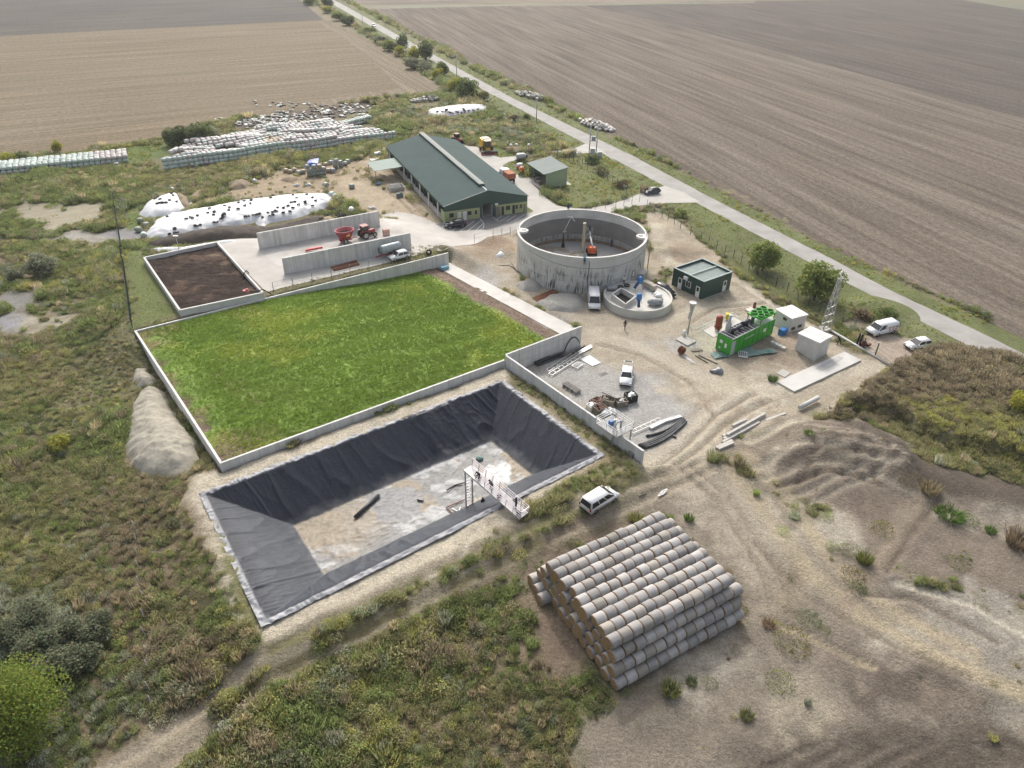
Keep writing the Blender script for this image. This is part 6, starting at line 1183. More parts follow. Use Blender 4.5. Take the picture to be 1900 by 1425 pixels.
# ------------------------------------------------------------------ gas plant corner
def frame_from(pa, pb, z=0.0):
    a, b = at(*pa, z), at(*pb, z); return a, head(a, b), (b - a).length
ga, gr, gl = frame_from((1353, 663), (1432, 622.5)); gl = 11.0; gw = 2.75; gh = 2.75
g = thing('gas_engine_container', 'bright green engine container with pipes and a fan frame on top', 'container', (ga.x, ga.y, .25), gr)
green_m = mat('bright_green', (.05, .33, .03), (.042, .28, .026), .6, .42, spec=.4)
b = MB(); b.box((gl / 2, gw / 2, gh / 2), (gl, gw, gh)); b.build('body', green_m, g, bevel=.03)
sk = MB()
for x in np.arange(.6, gl, 1.25): sk.box((x, -.012, gh / 2), (.05, .03, gh - .3))
sk.build('panel_joints', mat('joint_green', (.02, .16, .02), None, 2, .6), g)
MB().box((.45, -.02, gh / 2 - .1), (.85, .06, gh - .4)).build('corner_door', mat('pale_grey_door', (.42, .45, .48), None, 1, .5), g)
for y, z, w, h in ((1.9, 1.7, .5, .5), (1.0, 1.3, .35, .7), (2.0, .6, .3, .25)): MB().box((-.02, y, z), (.05, w, h)).build('notice', white_p, g)
lt = MB()
for i, (w, h) in enumerate(((.16, .2), (.12, .2), (.18, .2), (.1, .2), (.16, .2), (.12, .2), (.16, .2), (.1, .2), (.14, .2))): lt.box((3.3 + i * .27, -.035, 1.85), (w, .02, h))
lt.build('lettering', white_p, g); MB().box((8.4, -.03, 1.65), (.7, .03, .6)).build('sign', white_p, g)
rl = MB(); yy = mat('roof_rail', (.5, .51, .5), None, 2, .5)
for y in (.08, gw - .08): rl.bar((0, y, gh + .07), (6.9, y, gh + .07), .1)
for x in np.arange(.3, 6.9, .75): rl.bar((x, .1, gh + .07), (x, gw - .1, gh + .07), .1, .12)
rl.build('roof_grid', yy, g); MB().box((3.4, gw / 2, gh + .015), (6.7, gw - .3, .03)).build('roof_recess', trimb, g); MB().box((9, gw / 2, gh + .015), (3.8, gw - .2, .03)).build('roof_panel', mat('pale_roof', (.45, .5, .44), None, 2, .5), g)
pp_ = MB(); pp_.tube([(1.6, 1.3, gh + .1), (1.6, 1.3, gh + .55), (2.4, 1.3, gh + .6), (4.6, 1.4, gh + .65), (5.2, 1.4, gh + .6), (5.2, 1.4, gh + .1)], [.28, .3, .3, .3, .28, .26], 12); pp_.tube([(4.0, 1.35, gh + .75), (5.7, 1.45, gh + .8)], .42, 14); pp_.tube([(3.0, 1.3, gh + .5), (3.0, .8, gh + .1)], .2, 10); pp_.build('exhaust_pipe', mat('blue_black', (.035, .037, .05), (.05, .05, .06), 2, .4, metal=.4), g)
MB().tube([(1.6, 2.2, 0), (1.6, 2.2, 4.0), (1.6, 2.2, 4.3), (1.6, 2.2, 5.6)], [.42, .42, .24, .22], 16).build('chimney', galv, g); MB().tube([(6.5, 1.3, gh), (6.5, 1.3, gh + 1.35)], .28, 12).build('intake', mat('dark_green_pipe', (.015, .1, .03), None, 2, .5), g)
fnz = gh + 1.15; ft = MB(); ft.box((8.9, gw / 2, fnz), (3.9, gw - .1, .25))
ft.build('fan_table', green_m, g)
for x in (7.1, 10.7):
    for y in (.2, gw - .2): MB().box((x, y, gh + .5), (.12, .12, 1.1)).build('leg', green_m, g)
for i in range(3):
    for j in range(2):
        x, y = 7.7 + i * 1.2, .72 + j * 1.28; o = MB().lathe([(.46, fnz + .12), (.54, fnz + .12), (.54, fnz + .42), (.46, fnz + .42)], c=(x, y, 0), n=20, closed=True).build('fan', green_m, g); MB().disc((x, y, fnz + .2), .46, 18).build('fan_grille', mat('fan_dark', (.012, .07, .015), None, 3, .7), o)
MB().box((gl / 2, gw / 2, -.12), (gl - .3, gw - .2, .25)).build('skid', grey_steel, g)
def lat(label, name, cat, px, py, parts, group=None, rz=0, z=0):
    p = at(px, py, z); t = thing(name, label, cat, (p.x, p.y, z), rz, group)
    for nm, m, mb in parts: mb.build(nm, m, t)
    return t
lat('rust red upright gas filter vessel on a small white base', 'filter_vessel', 'vessel', 1331, 614, [('vessel', mat('oxide_red', (.3, .06, .04), (.24, .05, .035), 2, .5), MB().lathe([(0, .35), (.45, .4), (.55, .6), (.55, 2.5), (.45, 2.72), (0, 2.78)], n=18)), ('legs', rust, MB().box((-.35, 0, .2), (.1, .1, .4)).box((.35, .1, .2), (.1, .1, .4)).box((0, -.4, .2), (.1, .1, .4))), ('flange', rust, MB().lathe([(.5, .75), (.66, .75), (.66, .85), (.5, .85)], n=18, closed=True))])
lat('yellow gas valve set behind the red filter vessel', 'gas_valve', 'valve', 1349, 595, [('valve', mat('valve_yellow', (.62, .5, .03), None, 3, .45), MB().lathe([(0, .3), (.35, .35), (.4, .8), (.25, 1.1), (.5, 1.15), (.5, 1.25), (0, 1.3)], n=14)), ('pipe', white_p, MB().tube([(-1.0, 0, .7), (1.2, .3, .7)], .09, 8))])
fl = lat('tall slim flare stack with a wide funnel top on a concrete pad', 'flare_stack', 'flare stack', 1275.5, 622, [('stack', galv, MB().tube([(0, 0, .2), (0, 0, 3.6), (0, 0, 3.8), (.0, 0, 4.7), (0, 0, 5.75), (0, 0, 5.8)], [.12, .12, .22, .3, .5, .52], 18)), ('cap_ring', white_p, MB().lathe([(.46, 5.72), (.56, 5.72), (.56, 5.86), (.46, 5.86)], n=20, closed=True)), ('side_pipe', galv, MB().tube([(-.28, 0, 2.9), (-.28, 0, 4.2)], .1, 8)), ('braces', galv, MB().bar((0, 0, 2.0), (-.8, -.6, .1), .05).bar((0, 0, 2.0), (.8, -.5, .1), .05).bar((0, 0, 2.0), (0, .9, .1), .05)), ('blower', white_p, MB().lathe([(.1, .2), (.32, .3), (.32, .9), (.2, 1.1), (0, 1.15)], c=(-.7, -.4, 0), n=14))])
o = MB(); q = atp([(1300, 619), (1279, 608), (1262, 632), (1273, 641)], .2); q = atp([(1250, 630), (1272, 642), (1296, 628), (1276, 616)], .0)
def slab(name, label, poly, z0, z1, m, cat='slab', ord_=True):
    P = [(p.x, p.y) for p in atp(poly, z1)]; a = sum(P[i][0] * P[(i + 1) % len(P)][1] - P[(i + 1) % len(P)][0] * P[i][1] for i in range(len(P)))
    return solo(MB().prism(P if a > 0 else P[::-1], z0, z1), name, m, label, cat, bevel=.02)
slab('concrete_pad', 'small concrete pad under the flare stack', [(1300, 632) if False else (1254, 629), (1276, 641), (1292, 633), (1270, 621)], -.2, .22, conc)
slab('concrete_pad', 'pale concrete pad under the red filter vessel and valves', [(1304, 613), (1324, 626), (1378, 597), (1358, 586)], -.2, .1, pale_conc)
slab('foundation_slab', 'long new concrete foundation slab with a grey wet patch', [(1442, 708), (1474, 726), (1598.5, 668), (1567, 652)], -.3, .3, mat('new_concrete', (.54, .53, .5), (.46, .45, .425), .35, .85, .1, 4, detail=8))
wet = sheet('wet_patch', atp([(1522, 690), (1545, 680), (1566, 664), (1556, 660), (1512, 684)], .305), .306, mat('wet_concrete', (.4, .395, .38), None, 1, .6), 'structure'); 
slab('concrete_pad', 'small square concrete cover beside the long foundation slab', [(1441, 692), (1456, 700), (1468, 691), (1452, 684)], -.2, .12, conc)
slab('rust_plate', 'rusty flat steel plate lying beside the small gravel heap', [(988, 552), (1000, 561), (1037, 542), (1026, 536)], .02, .16, rust, 'steel plate')
for i in range(4): p = at(1433 + i * 6.5, 640 + i * 3.4); solo(MB().box((0, 0, .3), (.62, .6, .6)), 'concrete_block', pale_conc, f'pale concrete block near the green container, {ordn(i + 1)} from left of four', 'block', 'four concrete blocks', bevel=.02, loc=(p.x, p.y, .0), rz=R(20 + i * 9))
def kiosk(label, pa, pb, H, extra):
    a, r, _ = frame_from(pa, pb); t = thing('kiosk', label, 'kiosk', (a.x, a.y, 0), r); w, d = 3.5, 3.3
    pm_ = mat('kiosk_panel', (.62, .61, .58), (.52, .51, .48), .9, .8, .1, 5, stretch=(1, 1, .4), detail=7)
    MB().box((w / 2, d / 2, H / 2), (w, d, H)).build('body', pm_, t, bevel=.03); rf = MB().box((w / 2, d / 2, H + .12), (w + .3, d + .3, .24)).build('roof', mat('kiosk_roof', (.7, .69, .66), (.62, .61, .58), 1, .7), t, bevel=.04)
    s = MB()
    for y in (d * .42, d * .62): s.box((w / 2, y, H + .245), (w + .32, .09, .03))
    s.build('roof_joint', grey_steel, rf); rb = MB()
    for x in np.arange(.35, w, .45): rb.box((x, -.01, H / 2), (.05, .04, H - .2))
    for y in np.arange(.4, d, .55): rb.box((w + .01, y, H / 2), (.04, .05, H - .2))
    rb.build('ribs', pm_, t); return t, w, d
k1, w, d = kiosk('white panelled cabin with a blue box leaning on it and dark vents', (1434, 601), (1459.5, 617), 2.55, 0)
for c, s in (((w * .62, -.03, 2.0), (.75, .06, .45)), ((w + .03, .8, .75), (.06, .8, .5)), ((w + .03, 2.2, .9), (.06, .8, .5))): MB().box(c, s).build('vent', mat('vent_brown', (.09, .07, .05), None, 4, .7), k1)
kp = at(1451, 621); solo(MB().box((0, 0, .55), (1.25, .9, 1.1)).box((0, -.46, .6), (1.1, .04, .7)), 'blue_box', blue, 'bright blue cabinet at the corner of the white cabin', 'cabinet', bevel=.04, loc=(kp.x, kp.y, 0), rz=gr)
k2, w, d = kiosk('bare concrete cabin with white roof beside the foundation slab', (1473, 653), (1512, 671), 3.1, 0)
# lattice mast
mp_ = at(1531, 612); mt = thing('lattice_mast', 'slim galvanised lattice mast leaning over the two cabins', 'mast', (mp_.x, mp_.y, 0))
hm_ = 9.0; lg = MB(); br = MB(); wb = lambda z: .62 - .4 * z / hm_
cn = [(-1, -1), (1, -1), (1, 1), (-1, 1)]
for c in cn: lg.bar((c[0] * wb(0), c[1] * wb(0), 0), (c[0] * wb(hm_), c[1] * wb(hm_), hm_), .11)
lg.build('legs', galv, mt); ns = 13
for i in range(ns):
    z0, z1 = hm_ * i / ns, hm_ * (i + 1) / ns
    for j in range(4):
        a, b_ = cn[j], cn[(j + 1) % 4]
        if i % 2: a, b_ = b_, a
        br.bar((a[0] * wb(z0), a[1] * wb(z0), z0), (b_[0] * wb(z1), b_[1] * wb(z1), z1), .07)
br.build('bracing', galv, mt); MB().tube([(0, 0, hm_), (0, 0, hm_ + .9)], .05, 6).lathe([(0, hm_ + .9), (.16, hm_ + .95), (.16, hm_ + 1.25), (0, hm_ + 1.3)], n=10).build('lamp_head', white_p, mt); MB().box((0, 0, .1), (1.7, 1.7, .35)).build('base', conc, mt)
# small things around the container
def boards(name, label, cat, m, items, z=.0, group=None):
    mb = MB()
    for (ax, ay, bx, by, w, h, zz) in items: a, b = at(ax, ay), at(bx, by); mb.bar((a.x, a.y, zz + z), (b.x, b.y, zz + z), w, h)
    return solo(mb, name, m, label, cat, group)
wood = mat('raw_wood', (.38, .33, .26), (.26, .22, .17), 2, .9, stretch=(1, 1, 1)); dwood = mat('old_planks', (.24, .21, .17), (.15, .13, .105), 2, .9)
for i, (ax, ay, bx, by, w_) in enumerate(((1297, 659, 1331, 675, .3), (1290, 660, 1313, 674, .14), (1283, 652, 1303, 650, .5))): boards('plank', f'weathered plank lying by the green container, {ordn(i + 1)} of three', 'plank', dwood if i else wood, [(ax, ay, bx, by, w_, .12, .1)])
boards('welded_mesh', 'white welded mesh panel lying on the dirt', 'panel', white_p, [(1266 + i * 3.2, 660 + i * 1.7, 1278 + i * 3.2, 667 + i * 1.4 + 3, .05, .05, .08 + .01 * i) for i in range(5)] + [(1266, 660, 1280, 667, .06, .06, .12), (1278, 672, 1290, 676, .06, .06, .12)])
boards('steel_rack', 'white ladder-like frame lying by the green container', 'frame', white_p, [(1369 + i * 3.8, 652 + i * .9, 1373 + i * 3.8 - 2, 664 + i * .6, .1, .1, .2) for i in range(5)] + [(1371, 653, 1387, 657, .1, .1, .25), (1369, 663, 1385, 666, .1, .1, .25)])
for i, (px, py, rx, ry) in enumerate(((1391, 654, 1.0, 1.3), (1413, 655, 2.4, .6), (1335, 660, 1.2, .8))):
    p = at(px, py); m_ = MB(); n = 12; m_.add([(rx * (a / n * 2 - 1), ry * (b / n * 2 - 1), .12 + .22 * abs(math.sin(a * 1.9 + b)) * rng.uniform(.5, 1.2) * (1 - abs(a / n * 2 - 1) ** 3)) for a in range(n + 1) for b in range(n + 1)], [(a * (n + 1) + b, a * (n + 1) + b + 1, (a + 1) * (n + 1) + b + 1, (a + 1) * (n + 1) + b) for a in range(n) for b in range(n)], True); solo(m_, 'netting', mat('green_net', (.2, .3, .27), (.12, .2, .18), 3, .8), ['crumpled green netting heap in front of the green container', 'long strip of pale green netting on the dirt', 'torn green netting at the left end of the green container'][i], 'netting', loc=(p.x, p.y, 0), rz=R(15))
p = at(1330, 690); m_ = MB().lathe([(.95, 0), (.98, .25), (.7, .5), (.3, .62), (0, .6)], n=18); m_.v = [(x * (1 + .15 * math.sin(5 * x + 3 * y)), y * (.75 + .1 * math.sin(4 * x)), z * (1 + .3 * math.sin(3 * x))) for x, y, z in m_.v]; t = solo(m_, 'tarp_bundle', mat('black_film', (.03, .03, .034), (.3, .31, .33), 1.2, .35), 'shiny black plastic bundle lying on the bare dirt', 'bundle', loc=(p.x, p.y, 0))
lat('rusty round cable drum lying left of the scattered planks', 'cable_drum', 'drum', 1264, 656, [('drum', rust, MB().lathe([(.15, -.3), (.6, -.3), (.6, -.22), (.3, -.2), (.3, .2), (.6, .22), (.6, .3), (.15, .3)], c=(0, 0, .6), n=16, axis='y', closed=True))], rz=R(30))
pipe = MB(); q = [at(1288, 618), at(1330, 598), at(1360, 585), at(1372, 590)]; pipe.tube([(a.x, a.y, .55) for a in q], .07, 8); solo(pipe, 'gas_pipe', white_p, 'thin white gas pipe running from the flare to the valve pad', 'pipe')
p = at(1399, 572); solo(MB().lathe([(0, 0), (.28, 0), (.22, .9), (.2, 1.1), (0, 1.15)], n=10), 'rusty_post', rust, 'short rusty stump post on a pale slab behind the container', 'post', loc=p)
slab('concrete_pad', 'pale broken concrete patch with a rusty post behind the container', [(1382, 573), (1392, 579), (1406, 575), (1396, 569)], -.2, .1, pale_conc)
for i, (ax, ay, bx, by) in enumerate(((1537, 613, 1655, 683), (1518, 640, 1575, 650), (1543, 631, 1555, 641))):
    if i == 0: a, b = at(ax, ay), at(bx, by); solo(MB().tube([(a.x, a.y, .22), (b.x, b.y, .22)], .2, 12), 'drain_pipe', mat('pipe_grey', (.5, .5, .49), (.42, .42, .41), 2, .5), 'long pale grey pipe lying along the fence at the gate', 'pipe')
# gate posts and red machine by the gate
for i, (px, py) in enumerate(((1589, 641), (1594, 643))): p = at(px, py); solo(MB().box((0, 0, 1.1), (.22, .22, 2.2)), 'gate_post', black, f'black steel gate post by the grey pipe, {["left", "right"][i]} of the pair', 'post', 'gate posts', loc=p)
p = at(1601, 645); t = thing('tiller', 'small dark red machine standing by the gate posts', 'machine', p, R(30)); MB().box((0, 0, .75), (.7, .5, .8)).build('body', mat('dark_red', (.16, .035, .03), None, 3, .5), t, bevel=.08); MB().box((.9, -.2, .4), (.8, .5, .4)).build('seat', mat('dark_red', (.16, .035, .03)), t, bevel=.05); MB().bar((-.1, 0, 1.1), (-.7, 0, 1.5), .06).build('handle', black, t)
for y in (-.32, .32): wheel(t, 0, y, .3, .16)

# ------------------------------------------------------------------ gravel yard
def tubes(name, label, m, r, lines, cat='pipes', bend=0.0, z=None):
    """bundle of separate pipes: each pipe a thing"""
    for i, (ax, ay, bx, by) in enumerate(lines):
        a, b = at(ax, ay), at(bx, by); d = (b - a).normalized(); n = Vector((-d.y, d.x, 0)); zz = r + (0 if z is None else z[i])
        pts_ = [a.lerp(b, t) + n * bend * 4 * t * (1 - t) + Vector((0, 0, zz)) for t in np.linspace(0, 1, 9)]
        solo(MB().tube(pts_, r, 9), name, m, label.format(ordn(i + 1)), cat, label.split(',')[0])
hdpe = mat('black_pipe', (.03, .032, .036), (.05, .052, .057), 2, .4)
tubes('black_pipe', 'long bent black pipe on the gravel yard, {} from the wall', hdpe, .17, [(1185, 828, 1268, 778), (1188, 829, 1270, 781), (1191, 831, 1273, 784), (1195, 833, 1264, 790), (1199, 811, 1262, 779)], 'pipe', -.6, [0, .0, .0, 0, .0])
tubes('black_pipe', 'black pipe lying along the tall yard wall, {} from the wall', hdpe, .16, [(990, 674, 1020, 663), (992, 677, 1042, 659), (997, 680, 1046, 661), (1000, 676, 1048, 657), (1050, 662, 1085, 644)], 'pipe', 0, [0, 0, 0, .25, 0])
boards('white_pipe', 'bundle of long white plastic pipes beside the bent black ones', 'pipe bundle', mat('white_pipe', (.58, .58, .57), None, 2, .45), [(1206, 797, 1232, 784, .5, .3, .2), (1232, 784, 1263, 775, .5, .3, .2)])
boards('short_black_pipe', 'short black pipe lying across the end of the bent pipes', 'pipe', hdpe, [(1236, 802, 1254, 813, .26, .26, .13)])
def ladder(label, pts4, n, name='railing_section'):
    a, b, c, d = atp(pts4); mb = MB(); z = .25
    for p, q in ((a, b), (c, d)): mb.bar((p.x, p.y, z), (q.x, q.y, z), .1)
    for i in range(n + 1): p = a.lerp(b, i / n); q = c.lerp(d, i / n); mb.bar((p.x, p.y, z + .05), (q.x, q.y, z + .05), .07)
    return solo(mb, name, galv, label, 'railing')
ladder('galvanised ladder frame on the yard pointing at the tall wall, nearest the white plate', [(1017, 696), (1073, 661), (1024, 699), (1077, 666)], 7); ladder('galvanised railing frame lying on the yard, farther from the white plate', [(1014, 688), (1064, 655), (1018, 692), (1070, 658)], 6); ladder('short galvanised grid lying before the long ladder frames', [(1060, 681), (1072, 674), (1070, 686), (1082, 679)], 4)
ladder('long galvanised railing lying beside the white pipes on the yard', [(1168, 803), (1222, 778), (1174, 807), (1226, 783)], 6)
boards('aluminium_planks', 'aluminium scaffold planks lying against the end of the tall wall', 'planks', galv, [(1072, 655, 1097, 642, .35, .08, .15), (1074, 658, 1098, 645, .35, .08, .15)])
slab('white_sheet', 'white rectangular plate lying flat on the yard', [(1076, 666), (1095, 659), (1115, 673), (1099, 679)], .02, .1, white_p, 'plate')
hoop = MB(); a, b = at(1046, 657), at(1076, 642); hoop.tube([a.lerp(b, t) + Vector((0, 0, 2.1 * math.sin(t * math.pi) ** .7 + .1)) for t in np.linspace(0, 1, 15)], .09, 8); solo(hoop, 'hose_arch', black, 'arched black hose leaning on the tall yard wall', 'hose')
a = MB(); p = at(1060, 723); rz_ = head(at(1048, 714), at(1072, 729))
for k in range(4): a.box((0, (k - 1.5) * .28, .5), (3.0, .12, .12))
for x in (-1.2, -.4, .4, 1.2): a.box((x, 0, .22), (.15, 1.1, .44))
solo(a, 'beam_stack', mat('grey_beams', (.3, .29, .27), (.18, .17, .16), 3, .8), 'stack of grey steel beams on timbers on the gravel yard', 'beams', loc=p, rz=rz_)
def crate(label, px, py, m, s, fill, rz=.5, name='crate'):
    p = at(px, py); t = thing(name, label, 'crate', p, rz); w, d, h = s; mb = MB()
    for y in (-1, 1): mb.box((0, y * (d / 2 - .04), h / 2), (w, .08, h))
    for x in (-1, 1): mb.box((x * (w / 2 - .04), 0, h / 2), (.08, d - .16, h))
    mb.box((0, 0, .1), (w - .16, d - .16, .1)); mb.build('sides', m, t)
    f = MB()
    for _ in range(7): f.box((rng.uniform(-.3, .3) * w, rng.uniform(-.3, .3) * d, h * rng.uniform(.5, .95)), (w * .35, d * .3, h * .3), rz=rng.uniform(0, 3))
    f.build('contents', fill, t); return t
crate('black open crate with white scraps on the gravel yard', 1169.5, 743, black, (1.5, 1.3, 1.15), white_p, .4); crate('grey wooden crate full of pale scrap left of the black crate', 1152, 752, dwood, (1.6, 1.2, .9), mat('pale_scrap', (.5, .49, .47), (.2, .19, .18), 3), .3)
brown_f = mat('brown_scrap', (.12, .055, .035), (.08, .04, .028), 3, .8)
crate('crate of brown fittings behind the wall, farther from the railing platform', 1106, 752, dwood, (1.6, 1.3, .9), brown_f, .7); crate('crate of brown fittings nearest the railing platform', 1112, 764, dwood, (1.6, 1.4, .9), brown_f, .6); crate('white crate close to the yard wall beside the brown fittings', 1097, 759, white_p, (1.2, 1.0, .8), white_p, .7); crate('timber crate under a black pipe bundle on the yard', 1127, 749, wood, (2.0, 1.2, .9), dwood, -.4); crate('small rusty box beside the brown crates', 1113, 748, rust, (.9, .8, .8), brown_f, .7)
boards('black_rods', 'black rods lying across the timber crate', 'rods', black, [(1116, 739, 1143, 751, .12, .1, 1.05), (1117, 741, 1142, 752, .12, .1, 1.12)])
p = at(1128, 768); m_ = MB()
for _ in range(16): m_.lathe([(0, -.25), (.25, -.2), (.3, .1), (.15, .28), (0, .3)], c=(rng.uniform(-1, 1), rng.uniform(-.8, .8), .3 + rng.uniform(0, .3)), n=8)
solo(m_, 'white_bags', white_p, 'heap of white bags beside the railing platform', 'bags', loc=p)
# valve platform astride the yard wall
wp_ = YC + (YN - YC) * .80; pm2 = thing('valve_platform', 'white railed platform with valve gear astride the long yard wall', 'platform', (wp_[0], wp_[1], 0), math.atan2(yd[1], yd[0]))
PZ = 3.12; MB().box((0, .45, PZ + .05), (3.6, 2.9, .12)).build('deck', mat('grating', (.42, .42, .41), (.3, .3, .3), 6, .6), pm2)
def rail(mb, pts_, h=1.05, n=2):
    for a, b in zip(pts_[:-1], pts_[1:]):
        a = Vector(a); b = Vector(b)
        for k in range(n + 1): z = h * (k + 1) / (n + 1); mb.bar(a + Vector((0, 0, z)), b + Vector((0, 0, z)), .055)
        m_ = max(1, int((b - a).length / 1.2))
        for k in range(m_ + 1): p = a.lerp(b, k / m_); mb.bar(p, p + Vector((0, 0, h)), .06)
    return mb
rail(MB(), [(-1.8, -1.0, PZ + .1), (1.8, -1.0, PZ + .1), (1.8, 1.9, PZ + .1), (-1.8, 1.9, PZ + .1), (-1.8, -1.0, PZ + .1)]).build('railing', white_p, pm2)
MB().tube([(.2, .3, PZ), (.2, .3, PZ + 1.3)], .2, 10).tube([(.2, .3, PZ + 1.3), (.2, .3, PZ + 2.4)], .05, 6).tube([(.9, .6, PZ + .2), (.9, .6, PZ + 1.3), (.9, -.1, PZ + 1.5), (.9, -.6, PZ + .9), (.9, -.7, .3)], .14, 8).build('valve_gear', galv, pm2); MB().box((-.4, .2, PZ + .45), (.5, .5, .7)).build('motor', blue, pm2, bevel=.05)
for x in (-1.6, 1.6): MB().box((x, 1.8, PZ / 2), (.14, .14, PZ)).build('leg', galv, pm2)
wq = YN + (YC - YN) * .06; nwx = np.array([yd[1], -yd[0]]); 
MB().box((wq[0] + nwx[0] * .28 - 0, wq[1] + nwx[1] * .28, 1.1), (.5, .2, 1.6), rz=math.atan2(yd[1], yd[0])); solo(MB().box((0, 0, 0), (.8, .24, 1.7)), 'control_cabinet', grey_steel, 'grey cabinet fixed at the near end of the yard wall', 'cabinet', loc=(wq[0] + nwx[0] * .29, wq[1] + nwx[1] * .29, 1.0), rz=math.atan2(yd[1], yd[0]))
# pit gear
def mixer(label, px, py, rz):
    p = at(px, py, PH); t = thing('pit_mixer', label, 'mixer', (p.x, p.y, PH), rz); MB().lathe([(0, 1.0), (.42, 1.05), (.5, 1.4), (.42, 2.0), (.25, 2.2), (0, 2.25)], n=14).build('motor', blue, t); MB().tube([(-.1, 0, 1.4), (-.9, -.3, .15)], .26, 10).build('drive', mat('mixer_navy', (.02, .07, .16), None, 3, .4), t)
    f = MB()
    for x, y in ((.5, .4), (.5, -.4), (-.3, .4)): f.bar((x * .4, y * .4, 1.3), (x * 1.3, y * 1.3, .02), .07)
    f.build('stand', galv, t)
mixer('blue mixer motor on a stand near the back of the round pit', 1186, 535, 0); mixer('blue mixer motor beside the open hatch of the round pit', 1184, 567, 1.2)
st_ = mat('beige_block', (.45, .41, .35), (.36, .325, .27), 1, .9)
for i, (px, py) in enumerate(((1198, 530), (1205, 533), (1212, 537))): p = at(px, py, PH); solo(MB().box((0, 0, .45), (1.0, 1.0, .9)), 'insulation_pack', st_, f'beige insulation pack on the round pit edge, {ordn(i + 1)} from left', 'pack', 'beige packs on the pit', bevel=.03, loc=p, rz=R(-35))
for i, (px, py, k, lb) in enumerate(((1222, 550, .8, 'pale plastic bundle on the rim of the round pit'), (1217, 563, 1.5, 'large grey plastic sheet bundle on the right of the round pit'), (1137, 536, 1.1, 'light grey wrapped pack at the left back of the round pit'), (1218, 546, .6, 'small white bag beside the beige packs'))):
    p = at(px, py, PH); m_ = MB().lathe([(0, 0), (.8 * k, .02), (.85 * k, .3 * k), (.5 * k, .55 * k), (0, .6 * k)], n=14); m_.v = [(x * (1.1 + .2 * math.sin(4 * y)), y * (.8 + .2 * math.sin(5 * x)), z * (1 + .25 * math.sin(6 * x + 4 * y))) for x, y, z in m_.v]; solo(m_, 'plastic_bundle', mat('grey_film', (.36, .37, .38), (.16, .165, .17), 1.5, .45) if i in (1, 2) else white_p, lb, 'bundle', loc=(p.x, p.y, PH), rz=.4)
for i, (px, py) in enumerate(((1151, 534), (1163, 531))): p = at(px, py, PH); solo(MB().lathe([(.35, .05), (.55, .05), (.55, .3), (.35, .3)], n=18, closed=True), 'hose_coil', black, f'black hose coil on the back of the round pit, {["left", "right"][i]} one', 'hose', 'hose coils', loc=p)
# boom lift inside the tank
p = at(1097, 471, .08); bl = thing('boom_lift', 'orange boom lift with raised white arm inside the round tank', 'boom lift', (p.x, p.y, .08), R(95))
b = MB(); b.box((0, 0, .95), (2.6, 1.5, .8)); b.box((-.8, 0, 1.5), (1.2, 1.3, .6)); b.build('body', mat('lift_orange', (.55, .12, .03), (.48, .1, .03), 2, .5), bl, bevel=.08); MB().box((0, 0, .5), (2.2, 1.2, .3)).build('chassis', trimb, bl)
MB().tube([(-.9, 0, 1.8), (1.6, .1, 2.9)], .17, 8).tube([(1.6, .1, 2.9), (2.6, .1, 3.6)], .12, 8).build('arm', white_p, bl); rail(MB(), [(2.5, -.5, 3.1), (3.3, -.5, 3.1), (3.3, .7, 3.1), (2.5, .7, 3.1), (2.5, -.5, 3.1)]).box((2.9, .1, 3.08), (.9, 1.3, .06)).build('basket', grey_steel, bl)
for x in (-.85, .85):
    for y in (-.75, .75): wheel(bl, x, y, .42, .32)
Mx = bl.matrix_basis if False else Matrix.Translation(Vector((p.x, p.y, .08))) @ Matrix.Rotation(R(95), 4, 'Z'); q = Mx @ Vector((2.9, .1, 3.12)); person('person in dark blue in the basket of the boom lift', q, R(0), REACH, d_dark, d_blue)
# people on the tank rim with ladders
q = Vector((TC.x + (TR + .25) * math.cos(R(-92)), TC.y + (TR + .25) * math.sin(R(-92)), 5.6)); person('person in blue climbing over the near rim of the round tank', q, R(0), REACH, d_teal, d_dark)
ld = MB(); a = Vector((TC.x - .1, TC.y - TR - 2.0, 0)); b_ = Vector((TC.x - .4, TC.y - TR - .1, 6.9))
for s in (-.22, .22): ld.bar(a + Vector((s, 0, 0)), b_ + Vector((s, 0, 0)), .06)
for k in range(20): t_ = (k + .5) / 20; q = a.lerp(b_, t_); ld.bar(q + Vector((-.22, 0, 0)), q + Vector((.22, 0, 0)), .04)
solo(ld, 'ladder', galv, 'aluminium ladder leaning on the near side of the round tank', 'ladder')
q = Vector((TC.x + TR * math.cos(R(99)), TC.y + TR * math.sin(R(99)), TH - .55)); person('person in blue looking over the far rim of the round tank', (q.x, q.y + .3, q.z), R(180), {}, d_blue, d_dark)
# lamp post and slope by the tank
for px, py, tx, lb in ((1201, 500, 0, 'slim grey vent pipe rising beside the right side of the round tank'),): p = at(px, py); solo(MB().tube([(0, 0, 0), (0, 0, 5.2), (-.5, 0, 5.5), (-.7, 0, 5.2)], .09, 8), 'vent_pipe', galv, lb, 'pipe', loc=p)
p = at(1190, 415, 5.6); 
# wooden planks against tank, dirt yard bits
boards('plank', 'wooden plank leaning near the left foot of the round tank', 'plank', wood, [(948, 487, 960, 505, .22, .08, .3)]); p = at(927, 471, .6); mound('white_sack', at2([(920, 472), (927, 467), (935, 470), (930, 475)], .7), 0, .4, 1, film, 'white plastic on a dirt heap left of the tank', 'bag', .1, .2)
